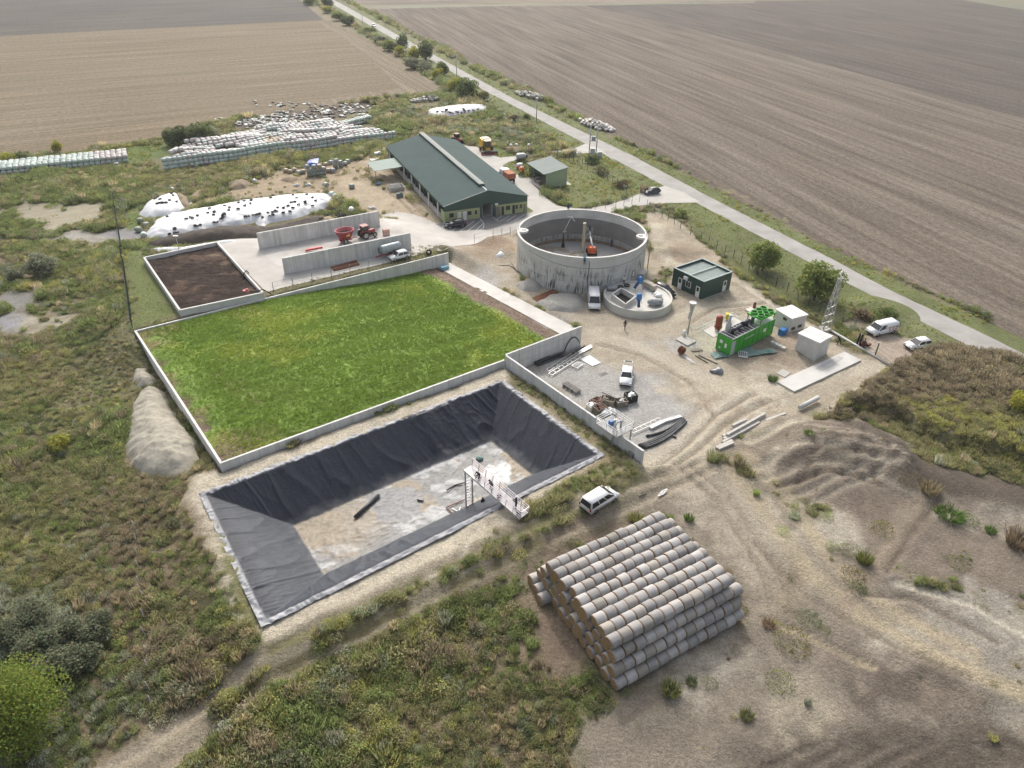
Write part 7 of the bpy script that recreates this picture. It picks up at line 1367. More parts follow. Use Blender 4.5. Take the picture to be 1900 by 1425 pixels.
# beams and pipes right of the yard
cb_ = mat('precast', (.5, .48, .44), (.4, .38, .345), 1.5, .9)
for i, (ax, ay, bx, by, zz) in enumerate(((1357, 797, 1383, 785, .6), (1358, 800, 1384, 788, .2), (1341, 812, 1375, 797, .2), (1342, 817, 1416, 776, .2), (1340, 823, 1408, 786, .2), (1347, 813, 1418, 773, .5), (1328, 834, 1358, 820, .2), (1332, 836, 1360, 824, .2), (1420, 783, 1456, 770, .2))): boards('concrete_beam', f'pale concrete beam at the mound edge, {ordn(i + 1)} from the top of the row', 'beam', cb_, [(ax, ay, bx, by, .34, .34, zz)], 0, 'concrete beams at the mound')
a, b_ = at(1482, 762), at(1516, 744); solo(MB().tube([(a.x, a.y, .5), (b_.x, b_.y, .6)], .32, 14), 'concrete_pipe', mat('pipe_grey', (.5, .5, .49)), 'short fat grey concrete pipe at the edge of the weed mound', 'pipe')
# pallets and grids by the minivan
for i, (px, py) in enumerate(((1190, 922), (1196, 914), (1226, 921))): p = pt(px, py); boards('pallet', ['grey broken pallet by the track right of the minivan', 'grey boards stacked behind the broken pallet', 'small white grid on the dirt right of the pallets'][i], 'pallet', [dwood, dwood, white_p][i], [(px - 6 + k * 2, py + 4 - k * 2.5, px + 5 + k * 2, py - 1 - k * 2.5, .2, .1, p.z + .15) for k in range(4)])

# ------------------------------------------------------------------ walkway, people and scraps in the pond
steel_w = mat('walkway_steel', (.52, .5, .5), (.42, .4, .41), 2, .45, metal=.2)
wa_, wb_ = at(972, 958, 1.75), at(868, 868, 3.2); wv = (wb_ - wa_); wl_ = wv.length; wr_ = math.atan2(wv.y, wv.x); wt = math.atan2(wv.z, math.hypot(wv.x, wv.y))
wk = thing('service_walkway', 'galvanised service walkway with railings reaching out over the pond on two lattice legs', 'walkway', wa_, wr_)
M_ = Matrix.Rotation(-wt, 3, 'Y'); X = lambda x, y, z=0: M_ @ Vector((x, y, z))
fl_ = MB(); fl_.bar(X(0, -.62), X(wl_, -.62), .12, .2); fl_.bar(X(0, .62), X(wl_, .62), .12, .2); fl_.bar(X(0, 0, .06), X(wl_, 0, .06), 1.15, .05); fl_.build('deck', steel_w, wk)
rl = MB()
for y in (-.62, .62):
    for z in (.45, .8, 1.15): rl.bar(X(0 if y > 0 else wl_ * .0, y, z), X(wl_ if y < 0 else wl_ * .62, y, z), .06)
    for k in range(9):
        if y > 0 and k > 5: continue
        rl.bar(X(wl_ * k / 8, y, 0), X(wl_ * k / 8, y, 1.15), .06)
rl.bar(X(0, -.62, 1.15), X(0, .62, 1.15), .06); rl.build('railing', mat('rail_white', (.62, .58, .6), None, 2, .4, metal=.2), wk)
lz = -wa_.z - 2.75
for y in (-.5, .55):
    l = MB(); tp = X(wl_ - .15, y); bt = Vector((tp.x, tp.y, lz)); l.bar(tp, bt, .13)
    l.build('leg', steel_w, wk)
cr2 = MB(); 
for k in range(10): z0 = lz + (-.1 - lz) * k / 10; z1 = lz + (-.1 - lz) * (k + 1) / 10; tx = X(wl_ - .15, 0).x; cr2.bar((tx, -.5, z0), (tx, .55, z1), .06); cr2.bar((tx, -.5, z1), (tx, .55, z1), .05)
cr2.build('leg_bracing', steel_w, wk)
MW = Matrix.Translation(wa_) @ Matrix.Rotation(wr_, 4, 'Z')
def onwalk(t, y): return MW @ X(wl_ * t, y, .09)
person('person in dark clothes standing near the bank end of the walkway', onwalk(.13, .05), R(100), REACH, d_dark, d_black if False else d_blk)
person('person in grey top kneeling halfway along the walkway', onwalk(.55, 0), R(60), KNEEL, d_grey, d_dark); person('person in black crouching farther out on the walkway, left of the kneeling one', onwalk(.78, .05), R(130), KNEEL, d_blk, d_blk)
for i, t_ in enumerate((.06, .4)): q = onwalk(t_, .25); solo(MB().box((0, 0, .2), (.5, .35, .4)), 'tool_box', black, ['black tool box at the bank end of the walkway', 'black tool box midway along the walkway'][i], 'tool box', loc=q, bevel=.04)
BZ = -2.62
p = at(896, 943, BZ); person('person in black walking across the pond bottom beside the walkway legs', (p.x, p.y, BZ), R(200), WALK, d_blk, d_blk)
a, b_ = at(659, 962, BZ), at(703, 921, BZ); solo(MB().tube([(a.x, a.y, BZ + .2), (b_.x, b_.y, BZ + .2)], .22, 14), 'black_pipe', hdpe, 'straight black pipe lying alone on the pond bottom', 'pipe')
solo(MB().bar(at(775, 927, BZ) + Vector((0, 0, .1)), at(785, 929, BZ) + Vector((0, 0, .1)), .3, .2), 'black_offcut', hdpe, 'short black pipe offcut on the wet patch of the pond bottom', 'pipe')
boards('board_frame', 'thin brown boards forming a triangle on the pond bottom', 'boards', rust, [(826, 912, 858, 940, .12, .08, BZ + .12), (828, 911, 862, 897, .1, .08, BZ + .1), (858, 940, 925, 920, .1, .08, BZ + .1)])
solo(MB().tube([at(*q, BZ) + Vector((0, 0, .12)) for q in ((829, 911), (845, 901), (865, 896))], .08, 6), 'hose', black, 'curved dark hose beside the boards on the pond bottom', 'hose')
boards('white_bars', 'white bars crossed on the pond bottom near the walkway legs', 'bars', white_p, [(838, 914, 852, 921, .12, .1, BZ + .1), (850, 920, 853, 912, .12, .1, BZ + .14), (690, 1010, 716, 1005, .12, .1, BZ + .12), (690, 1015, 718, 1018, .12, .1, BZ + .12)])
p = at(890, 852, BZ); solo(MB().lathe([(0, 0), (.5, .05), (.4, .3), (0, .4)], n=9), 'net_bundle', mat('green_net', (.2, .3, .27)), 'pale green crumpled net under the far end of the walkway', 'netting', loc=(p.x, p.y, BZ))

# ------------------------------------------------------------------ fences and poles
def fence(name, label, line, gap, h, pm, netm=None, z=None, cat='fence', wires=3, pw=.09):
    P = [pt(*q) for q in line] if z is None else [Vector(at(*q, z)) for q in line]
    t = thing(name, label, cat, P[0]); o = P[0]; k_ = 0
    for a, b in zip(P[:-1], P[1:]):
        n = max(1, round((b - a).length / gap))
        for i in range(n):
            q = a.lerp(b, i / n); zq = Tz(q.x, q.y) if z is None else z; k_ += 1
            if k_ <= 95: MB().box((q.x - o.x, q.y - o.y, zq - o.z + h / 2 - .1), (pw, pw, h + .2)).build('post', pm, t)
        w = MB(); za, zb = (Tz(a.x, a.y), Tz(b.x, b.y)) if z is None else (z, z)
        for k in range(wires): zz = h * (k + 1) / wires - .04; w.bar((a.x - o.x, a.y - o.y, za - o.z + zz), (b.x - o.x, b.y - o.y, zb - o.z + zz), .025)
        if wires: w.build('wire', netm or pm, t)
    return t
post_g = mat('post_green', (.03, .06, .05), None, 3, .6); wire_m = mat('wire_grey', (.2, .22, .21), None, 3, .6)
fence('net_fence', 'dark green net fence running from the reeds to the corner of the green field', [(212, 372), (222, 440), (231, 500), (240, 560), (248, 618)], 1.1, 1.9, post_g, post_g, None, 'fence', 6, .1)
fence('post_fence', 'row of thin posts along the wall between yard and green field', [(508, 541), (580, 523), (650, 508), (720, 492), (790, 475), (828, 464)], 3.6, 1.7, grey_steel, wire_m, None, 'fence', 2, .08)
fence('wire_fence', 'wire fence across the drive in front of the round tank', [(880, 451), (915, 441), (962, 428)], 3.0, 1.8, grey_steel, wire_m, None, 'fence', 2, .09); fence('wire_fence', 'wire fence behind the round tank along the entrance drive', [(1104, 389), (1142, 386), (1172, 379), (1200, 370)], 3.2, 1.8, grey_steel, wire_m, None, 'fence', 2, .09)
fence('mesh_fence', 'long mesh fence between the dirt yard and the roadside trees', [(1200, 385), (1228, 404), (1262, 425), (1300, 446), (1360, 480), (1420, 520), (1480, 555), (1540, 593), (1580, 618)], 2.9, 1.9, post_g, wire_m, None, 'fence', 5, .09); fence('mesh_fence', 'short mesh fence from the gate posts to the weed mound', [(1600, 648), (1624, 658), (1650, 678)], 4.2, 2.0, post_g, wire_m, None, 'fence', 3, .13)
fence('garden_fence', 'green mesh fence around the grass behind the machinery shed', [(1034, 291), (1056, 298), (1080, 310), (1110, 325), (1145, 345), (1172, 362)], 2.4, 2.0, post_g, wire_m, None, 'fence', 4, .09); fence('garden_fence', 'green fence with a solid panel on the grass by the road junction', [(965, 268), (985, 266), (1001, 274), (1018, 283)], 2.6, 1.9, post_g, wire_m, None, 'fence', 4, .1)
for i, (px, py) in enumerate(((283, 1314), (281, 1285), (278, 1247), (275, 1217), (272, 1183), (269, 1150), (266, 1117), (263, 1090), (260, 1060), (257, 1035), (254, 1008), (251, 985))):
    p = at(px, py); solo(MB().tube([(0, 0, -.2), (rng.uniform(-.1, .1), rng.uniform(-.1, .1), 1.6)], .04, 8), 'marker_post', mat('post_white', (.42, .41, .39), (.3, .29, .28), 3, .6), f'thin pale post standing in the weeds, {ordn(i + 1)} from the dirt track', 'post', 'pale posts in the weeds', loc=(p.x, p.y, Tz(p.x, p.y)))
def pole(label, px, py, h): p = at(px, py); t = thing('utility_pole', label, 'pole', p); MB().tube([(0, 0, 0), (0, 0, h)], [.14, .1], 8).build('post', galv, t); MB().box((0, 0, h - .3), (1.2, .1, .1)).build('crossarm', grey_steel, t)
pole('slim grey pole beside the country road level with the barn', 995, 226, 7.2); pole('slim grey pole on the road edge by the roadside trees', 847.5, 140, 8.0); pole('slim grey pole far up the country road', 673, 44, 8.5); pole('slim grey pole among the roadside bushes', 747, 95, 8.5)
p = at(1099, 291); hp_ = thing('pole_transformer', 'twin-pole transformer station at the road junction', 'transformer', p, R(-10))
for x in (-.95, .95): MB().tube([(x, 0, 0), (x, 0, 8.6)], .14, 8).build('post', galv, hp_)
MB().box((0, 0, 4.4), (2.3, .9, .12)).box((0, .1, 8.2), (2.6, .14, .14)).box((0, 0, 6.5), (2.0, .1, .1)).build('platform', grey_steel, hp_); MB().box((0, 0, 5.0), (1.1, .8, 1.1)).lathe([(0, 5.5), (.1, 5.5), (.08, 5.95), (0, 6)], c=(.3, 0, 0), n=8).lathe([(0, 5.5), (.1, 5.5), (.08, 5.95), (0, 6)], c=(-.3, 0, 0), n=8).build('transformer_box', tank_g, hp_); MB().box((0, -.1, 1.5), (1.3, .6, 1.6)).build('cabinet', mat('pale_cabinet', (.5, .52, .53), None, 2, .5), hp_)
p = at(1113, 292); solo(MB().box((0, 0, .75), (1.1, .5, 1.5)), 'meter_cabinet', mat('pale_cabinet', (.5, .52, .53)), 'pale meter cabinet right of the twin-pole transformer', 'cabinet', loc=p, bevel=.03)
# manure pit hoses, feed yard oddments
def hose(label, line, r=.09): P = [at(x, y, z) for x, y, z in line]; solo(MB().tube(P, r, 8), 'slurry_hose', black, label, 'hose')
hose('black hose hanging over the pit wall toward the yard', [(452, 522, 2.5), (452, 508, 3.2), (457, 502, 3.9), (462, 507, 2.6)]); hose('long black hose over the near pit corner with a red pump', [(462, 541, 2.6), (475, 540, 3.4), (488, 537, 3.7), (503, 545, 2.4)])
p = at(457, 543, 2.5); solo(MB().box((0, 0, .25), (1.0, .7, .5)).box((.2, 0, .6), (.4, .4, .3)), 'pump', mat('faded_pink', (.5, .16, .14), None, 3, .5), 'small red and white pump floating on the manure', 'pump', loc=(p.x, p.y, 2.45), bevel=.05)
p = at(334, 470, 2.2); lp = thing('lamp_post', 'short lamp post on the far wall of the manure pit', 'lamp post', p); MB().tube([(0, 0, 0), (0, 0, 3.4)], .07, 8).build('post', galv, lp); MB().box((0, 0, 3.4), (.9, .4, .1)).build('lamp_head', galv, lp)
zf = 2.32
slab('rust_plate', 'long rusty steel tray on the pavement below the bunker wall', [(613, 495), (620, 501.5), (667, 490.5), (661, 482)], 2.2, 2.45, rust, 'steel plate'); MBs = MB(); a, b_ = at(567, 467, zf), at(599, 463, zf); MBs.bar((a.x, a.y, zf + .3), (b_.x, b_.y, zf + .5), .5, .35); solo(MBs, 'blade', red, 'long red blade lying on the feed floor behind the bunker wall', 'blade')
p = at(717, 436, zf); solo(MB().box((0, 0, .6), (1.2, .8, 1.2)).box((0, 0, 1.25), (1.3, .9, .1)), 'pallet_box', mat('dull_box', (.4, .2, .16), (.5, .42, .38), 2, .8), 'reddish box with a pale lid right of the old tractor', 'box', loc=(p.x, p.y, zf - .05), rz=fA)
p = at(600, 492, 2.3); mound('grain_spill', at2([(596, 493), (600, 486), (606, 489), (608, 493)], 2.3), 0, .5, 1, earth, 'small grey spill heaped against the bunker wall', 'heap', .1, .2)
p = at(796, 472, 2.2); solo(MB().lathe([(.4 + .17 * math.cos(a), .17 * math.sin(a)) for a in np.linspace(0, 2 * math.pi, 9)[:-1]], c=(0, 0, .55), n=18, axis='y', closed=True), 'tyre', rubber, 'big black tyre standing upright by the yard fence', 'tyre', loc=(p.x, p.y, Tz(p.x, p.y)), rz=R(10))
p = at(824, 495, .5); solo(MB().box((0, 0, .3), (1.6, 1.0, .6)), 'blue_trough', mat('pale_blue', (.16, .33, .42), None, 2, .5), 'pale blue trough at the end of the far field wall', 'trough', bevel=.08, loc=(p.x, p.y, .05), rz=angU)
hs = MB(); hs.tube([at(*q, .1) for q in ((832, 486), (870, 489), (905, 494), (945, 492), (985, 520))], .06, 6); solo(hs, 'ground_cable', black, 'thin black hose snaking from the field wall to the round tank', 'hose')
q = [tob(at(*a, 0)) for a in ((719, 340), (745, 362))]
p = at(735, 352); cp2 = thing('calf_pen', 'low grey walled pen full of pipes beside the barn', 'pen', p, rzb); a = MB()
for c, s in (((0, -1.4, .5), (3.4, .12, 1.0)), ((0, 1.4, .5), (3.4, .12, 1.0)), ((-1.7, 0, .5), (.12, 2.7, 1.0)), ((1.7, 0, .5), (.12, 2.7, 1.0))): a.box(c, s)
a.build('wall', conc, cp2); b = MB()
for k in range(7): b.bar((-1.2 + k * .4, -1.0, .3), (-1.1 + k * .35, 1.0, 1.2), .06)
b.build('pipes', galv, cp2)
for i, (px, py, w, d, h, m_, lb) in enumerate(((697, 301, 2.6, 1.6, .8, white_p, 'white crate by the back corner of the barn'), (702, 293, 1.8, 1.4, 1.5, white_p, 'tall white sheeted stack against the back corner of the barn'), (703, 343, 1.2, .8, .4, blue, 'blue plastic scrap on the dirt beside the pen'), (742, 366, 1.5, 1.0, 1.0, mat('green_grey', (.2, .23, .22), (.1, .12, .11), 3), 'grey green sheeted bundle at the near end of the pen'))): p = at(px, py); solo(MB().box((0, 0, h / 2), (w, d, h)).box((w * .2, 0, h + .1), (w * .4, d * .8, .2)), 'bundle', m_, lb, 'bundle', bevel=.08, loc=p, rz=rzb)
for px, py, r_, lb in ((550, 345, .7, 'small white scrap of film on the dirt left of centre'), (572, 344, .9, 'larger white scrap of film on the dirt'), (318, 352, .9, 'white film scrap draped on a brown heap'), (470, 336, 1.1, 'white film scrap on the heap behind the long clamp'), (368, 352, 1.2, 'white wrapped bundle on the brown heap by the short clamp'), (691, 387, .8, 'white stone slab behind the bunker wall end')):
    p = pt(px, py); m_ = MB().lathe([(0, 0), (r_, .02), (r_ * .9, .3), (.3, .5), (0, .45)], n=9); m_.v = [(x * (1 + .3 * math.sin(7 * y)), y * .7, z * (1 + .4 * math.sin(5 * x))) for x, y, z in m_.v]; solo(m_, 'film_scrap', film, lb, 'plastic scrap', loc=p)
# ------------------------------------------------------------------ vegetation
def leaf_mat(name, inst=True, tr=.42):
    m = bpy.data.materials.new(name); m.use_nodes = True; nt = m.node_tree; n = nt.nodes; l = nt.links; n.remove(n['Principled BSDF'])
    if inst: a = n.new('ShaderNodeAttribute'); a.attribute_type = 'INSTANCER'; a.attribute_name = 'tint'; src = a.outputs['Color']
    else: a = n.new('ShaderNodeObjectInfo'); src = a.outputs['Color']
    s = n.new('ShaderNodeAttribute'); s.attribute_name = 'shade'
    v = n.new('ShaderNodeVectorMath'); v.operation = 'MULTIPLY'; l.new(src, v.inputs[0]); l.new(s.outputs['Color'], v.inputs[1])
    d = n.new('ShaderNodeBsdfDiffuse'); t = n.new('ShaderNodeBsdfTranslucent'); l.new(v.outputs[0], d.inputs['Color']); l.new(v.outputs[0], t.inputs['Color'])
    mx = n.new('ShaderNodeMixShader'); mx.inputs[0].default_value = tr; l.new(d.outputs[0], mx.inputs[1]); l.new(t.outputs[0], mx.inputs[2]); l.new(mx.outputs[0], n['Material Output'].inputs['Surface']); return m
leaf_i, leaf_o = leaf_mat('weed_leaves'), leaf_mat('tree_leaves', False, .42)
def quads_mesh(name, C, U, V, shade, m):
    """leaf quads: centres C, half axes U and V, per-leaf colour"""
    n = len(C); co = np.stack([C - U - V, C + U - V * .6, C + U * .4 + V, C - U * .6 + V * .8], 1).reshape(-1, 3)
    me = bpy.data.meshes.new(name); me.vertices.add(4 * n); me.vertices.foreach_set('co', co.astype(np.float32).ravel()); me.loops.add(4 * n); me.loops.foreach_set('vertex_index', np.arange(4 * n, dtype=np.int32))
    me.polygons.add(n); me.polygons.foreach_set('loop_start', np.arange(0, 4 * n, 4, dtype=np.int32)); me.update(calc_edges=True)
    a = me.color_attributes.new('shade', 'FLOAT_COLOR', 'POINT'); b = np.ones((4 * n, 4), np.float32); b[:, :3] = np.repeat(shade, 4, 0); a.data.foreach_set('color', b.ravel()); me.materials.append(m); return me
def rdir(r, n, up=0.0):
    d = r.normal(size=(n, 3)); d[:, 2] += up; return d / np.linalg.norm(d, axis=1)[:, None]
def clump(seed, n, rad, h, leaf, kind, mt=None):
    r = np.random.default_rng(seed)
    if kind == 'leafy':
        a = r.uniform(0, 2 * np.pi, n); q = np.sqrt(r.random(n)) * rad; z = h * (r.random(n) ** .7) * (1 - .55 * (q / rad) ** 2) * (.7 + .5 * vn(np.cos(a) * 2 + seed, np.sin(a) * 2, seed)); C = np.stack([q * np.cos(a), q * np.sin(a), z], -1)
        U = rdir(r, n, .1) * leaf * r.uniform(.5, 1.2, (n, 1)); W = np.cross(U, rdir(r, n)); W = W / (np.linalg.norm(W, axis=1)[:, None] + 1e-9) * leaf * r.uniform(.3, .7, (n, 1))
    else:                                            # blades or stems that spread from the base
        a = r.uniform(0, 2 * np.pi, n); q = np.sqrt(r.random(n)) * rad * .6; B = np.stack([q * np.cos(a), q * np.sin(a), 0 * q], -1); lean = r.uniform(.1, .65, n) if kind == 'grass' else r.uniform(.0, .3, n); b = a + r.normal(0, .6, n)
        L = h * r.uniform(.5, 1.0, n); D = np.stack([np.cos(b) * lean, np.sin(b) * lean, np.ones(n)], -1); D /= np.linalg.norm(D, axis=1)[:, None]; C = B + D * (L / 2)[:, None]; V = D * (L / 2)[:, None]; W = np.cross(D, rdir(r, n)); W = W / (np.linalg.norm(W, axis=1)[:, None] + 1e-9) * leaf * r.uniform(.5, 1.2, (n, 1)); U = W; W = V
    sh = r.uniform(.65, 1.35, (n, 1)) * np.ones((1, 3)); sh[:, 0] *= r.uniform(.88, 1.12, n); sh[:, 1] *= r.uniform(.94, 1.06, n)
    return quads_mesh('weed_clump', C, U, W, sh, mt or leaf_i)
def kit(name, specs):
    c = bpy.data.collections.new(name)
    for i, sp in enumerate(specs): o = bpy.data.objects.new(f'weed_clump_{name}_{chr(97 + i)}', clump(*sp)); c.objects.link(o)
    return c
KW = kit('weeds', [(1, 230, .8, .85, .085, 'leafy'), (2, 180, .65, 1.05, .075, 'leafy'), (3, 110, .7, .95, .03, 'grass'), (4, 120, .6, 1.1, .03, 'stem'), (5, 240, 1.0, .6, .09, 'leafy'), (6, 110, .65, .7, .028, 'grass')])
KG = kit('turf', [(11, 40, .45, .5, .03, 'grass'), (12, 46, .5, .32, .07, 'leafy'), (13, 36, .4, .4, .028, 'grass')])
def scatter(name, X, Y, Z, sc_, vi, tint, coll, label, cat, kind='stuff'):
    n = len(X); me = bpy.data.meshes.new(name); me.vertices.add(n); me.vertices.foreach_set('co', np.stack([X, Y, Z], -1).astype(np.float32).ravel())
    r = np.random.default_rng(n); rot = np.stack([r.normal(0, .12, n), r.normal(0, .12, n), r.uniform(0, 6.28, n)], -1)
    for nm, ty, dat, key in (('rot', 'FLOAT_VECTOR', rot, 'vector'), ('sc', 'FLOAT', sc_, 'value'), ('vi', 'INT', vi, 'value')):
        a = me.attributes.new(nm, ty, 'POINT'); a.data.foreach_set(key, np.asarray(dat, np.int32 if ty == 'INT' else np.float32).ravel())
    a = me.attributes.new('tint', 'FLOAT_COLOR', 'POINT'); b = np.ones((n, 4), np.float32); b[:, :3] = tint; a.data.foreach_set('color', b.ravel())
    o = bpy.data.objects.new(name, me); link(o); g = bpy.data.node_groups.new(name + '_spread', 'GeometryNodeTree'); g.interface.new_socket('Geometry', in_out='INPUT', socket_type='NodeSocketGeometry'); g.interface.new_socket('Geometry', in_out='OUTPUT', socket_type='NodeSocketGeometry')
    N = g.nodes; L = g.links; gi = N.new('NodeGroupInput'); go = N.new('NodeGroupOutput'); ip = N.new('GeometryNodeInstanceOnPoints'); ci = N.new('GeometryNodeCollectionInfo'); ci.inputs['Collection'].default_value = coll; ci.inputs['Separate Children'].default_value = True; ci.inputs['Reset Children'].default_value = True
    L.new(gi.outputs[0], ip.inputs['Points']); L.new(ci.outputs[0], ip.inputs['Instance']); ip.inputs['Pick Instance'].default_value = True
    for nm, dt, so in (('rot', 'FLOAT_VECTOR', 'Rotation'), ('sc', 'FLOAT', 'Scale'), ('vi', 'INT', 'Instance Index')):
        na = N.new('GeometryNodeInputNamedAttribute'); na.data_type = dt; na.inputs['Name'].default_value = nm
        if nm == 'rot': er = N.new('FunctionNodeEulerToRotation'); L.new(na.outputs['Attribute'], er.inputs[0]); L.new(er.outputs[0], ip.inputs[so])
        else: L.new(na.outputs['Attribute'], ip.inputs[so])
    L.new(ip.outputs[0], go.inputs[0]); md = o.modifiers.new('spread', 'NODES'); md.node_group = g
    return tag(o, label, cat, None, kind)
RN = np.random.default_rng(5)
NOGO = [(BUNK, .25), (POND, 1.2), (U1[[0, 0, 0]] if False else np.array(pc), .1), (RAMP, .3), (at2([(1086, 267), (1018, 281), (953, 290.5), (928, 292.5), (887, 273), (835, 262), (820, 275), (905, 345), (961, 413), (1000, 440), (1100, 430), (1134, 393), (1186, 382), (1300, 376), (1234, 345), (1160, 371), (1094, 386.5), (1034, 381.6), (978, 331), (936, 316), (943, 301), (1000, 291), (1094, 284), (1119, 285), (1145, 302)]), .2)]
bc = [Vector(barn.location) + Matrix.Rotation(rzb, 3, 'Z') @ Vector(p) for p in ((-.6, -1, 0), (bw + .6, -1, 0), (bw + .6, bd + .5, 0), (-.6, bd + .5, 0))]; NOGO.append((np.array([p[:2] for p in bc]), 0))
sc4 = [Vector(shed.location) + Matrix.Rotation(rzs, 3, 'Z') @ Vector(p) for p in ((-1.5, 0, 0), (6, 0, 0), (6, 10, 0), (-1.5, 10, 0))]; NOGO.append((np.array([p[:2] for p in sc4]), 0))
NOGO.append((np.array([TC[:2] + np.array((math.cos(a), math.sin(a))) * 12.2 if False else (TC.x + 12.2 * math.cos(a), TC.y + 12.2 * math.sin(a)) for a in np.linspace(0, 6.28, 24)]), 0)); NOGO.append((np.array([(PC.x + 6 * math.cos(a), PC.y + 6 * math.sin(a)) for a in np.linspace(0, 6.28, 20)]), 0))
NOGO.append((np.array([p0 - d_ - n_, p1 + d_ - n_, p1 + n_ * 20, p0 + n_ * 19]), 0)); NOGO.append((np.array([q0 - e_ - f_, q1 + e_ - f_, q1 + f_ * 7.5, q0 + f_ * 7.5]), 0)); NOGO.append((np.array([(b0 + bu * a + bv * c)[:2] for a, c in ((-1, -1), (16, -1), (16, 14.2), (-1.2, 14.2))]), 0))
ap_ = at2([(404, 452), (476, 439), (700, 400), (768, 397), (805, 410), (822, 424), (905, 427), (961, 412), (961, 425), (900, 444), (832, 461)], 1.5); NOGO.append((ap_, .2)); NOGO.append((at2([(402, 450), (478, 438), (530, 508), (770, 462), (775, 468), (500, 540), (488, 545)], 2.2), 0)); NOGO.append((at2([(800, 415), (830, 408), (985, 392), (985, 415), (960, 428), (880, 448), (830, 460)], .3), 0)); NOGO.append((at2([(803, 418), (825, 409), (977, 392), (980, 402), (905, 428), (818, 433)]), 0)); NOGO.append((at2([(483, 462), (704, 419), (765, 464), (500, 536)], 2.2), .3))
for q in ([(425, 238), (440, 222), (520, 208), (600, 198), (690, 190), (692, 215), (600, 225), (500, 238)], [(950, 165), (1015, 185), (1015, 198), (950, 178)], [(1068, 218), (1142, 244), (1142, 256), (1068, 232)], [(755, 182), (822, 180), (822, 194), (755, 196)], [(263, 455), (330, 436), (470, 409), (590, 388), (585, 404), (490, 431), (440, 449), (290, 468)], [(277, 437), (270, 425), (283, 405), (313, 392), (440, 369), (550, 356), (612, 355), (624, 373), (571, 390), (500, 404), (408, 415), (313, 436)], [(256, 390), (268, 372), (300, 360), (330, 354), (352, 366), (348, 382), (318, 394), (270, 401)], [(783, 209), (800, 204), (850, 197), (906, 197), (906, 204), (850, 212), (812, 219)]): NOGO.append((at2(q, 1.0), 0))
NOGO.append((at2([(238, 815), (262, 722), (282, 708), (330, 770), (366, 845), (350, 872), (275, 876), (230, 850)], .8), .3)); NOGO.append((np.array([*RE, *LE[::-1]]), .4)); NOGO.append((at2([(1442, 708), (1474, 726), (1598, 668), (1567, 652)]), .2))
FIELDS = [at2([(-260, 350), (0, 299), (150, 283), (300, 258), (425, 226), (560, 206), (690, 184), (815, 172), (826, 160), (705, 85), (600, 37), (0, 67), (-300, 84)]), at2(RF), at2([(-300, 84), (0, 67), (600, 37), (556, 0), (500, -45), (-400, -45)])]
def free(X, Y):
    ok = np.ones(len(X), bool)
    for P, m_ in NOGO:
        lo, hi = P.min(0) - 2, P.max(0) + 2; b = (X > lo[0]) & (X < hi[0]) & (Y > lo[1]) & (Y < hi[1]); i = np.where(b)[0]
        if len(i): ok[i] &= sdp(P, X[i], Y[i]) > m_
    for P in FIELDS: i = np.where(ok)[0]; ok[i] &= sdp(P, X[i], Y[i]) > -1.0
    return ok
def visible(X, Y, mg=60):
    """inside the camera's field with a margin, so a step to the side still finds cover"""
    vy = _c * Y - _s * (0 - CH); vz = _s * Y + _c * (0 - CH); px = 950 + 1319 * X / vy; py = 712 - 1319 * vz / vy; return (px > -260) & (px < 2160) & (py > -20) & (py < 1560)
PAL = 1.42 * np.array([(.235, .225, .115), (.175, .205, .08), (.29, .28, .105), (.245, .21, .138), (.37, .315, .2), (.24, .255, .185), (.185, .155, .11), (.13, .155, .075)])
def tints(X, Y, w):
    """pick a palette entry per plant from patchy weights"""
    g = np.stack([w[k] * np.exp(3.4 * fbm(X * .085 + 13 * k, Y * .085 - 7 * k, 200 + k) + 2.6 * fbm(X * .33 + 5 * k, Y * .33, 230 + k, 3) + RN.gumbel(0, .55, len(X)) * .9) for k in range(len(PAL))]); i = g.argmax(0); return PAL[i] * RN.uniform(.75, 1.3, (len(X), 1)), i
MOX = at2([(1505, 775), (1560, 735), (1620, 700), (1700, 668), (1770, 648), (1900, 678), (2050, 740), (2050, 935), (1890, 862), (1760, 832), (1660, 790), (1590, 770)], 1.0)
def belt(x0, x1, y0, y1, den): n = int((x1 - x0) * (y1 - y0) * den); return RN.uniform(x0, x1, n), RN.uniform(y0, y1, n)
parts = [belt(-75, 60, 20, 62, 6.0), belt(-85, 75, 62, 105, 4.6), belt(-120, 80, 105, 150, 3.2), belt(-150, 70, 150, 215, 2.2), belt(-110, 70, 215, 330, 1.0), belt(-170, 10, 330, 620, .28)]
X = np.concatenate([p[0] for p in parts]); Y = np.concatenate([p[1] for p in parts]); b = visible(X, Y); X, Y = X[b], Y[b]; b = free(X, Y); X, Y = X[b], Y[b]
rgb = ground_rgb(X, Y); wd = 1 - sst(.60, .72, rgb[:, 2] / rgb[:, 1]); wd = wd * (1 - .8 * sst(.2, .3, rgb[:, 1])); lone = fbm(X * .5, Y * .5, 77); keep = RN.random(len(X)) < np.maximum(wd * (.5 + .5 * sst(.3, .5, fbm(X * .3, Y * .3, 55))), (.003 + .06) * sst(.64, .75, lone) * (Y < 100) * (1 - sst(.26, .33, rgb[:, 1])))
onm = sdp(MOX, X, Y) < 0; keep |= onm & ((fbm(X * .22, Y * .22, 88) > .36) | (RN.random(len(X)) < .15)); far_road = Y > 330; dr_ = sdline(ROADC, X, Y); keep &= ~far_road | (dr_ < 14)
rut = np.minimum(sdline(at2(TRACKS[1][0], 1.0), X, Y), sdline(at2(TRACKS[2][0], 1.0), X, Y)); keep &= (rut > .95) | (RN.random(len(X)) < .03)
X, Y, rgb, wd, onm, dr_ = X[keep], Y[keep], rgb[keep], wd[keep], onm[keep], dr_[keep]
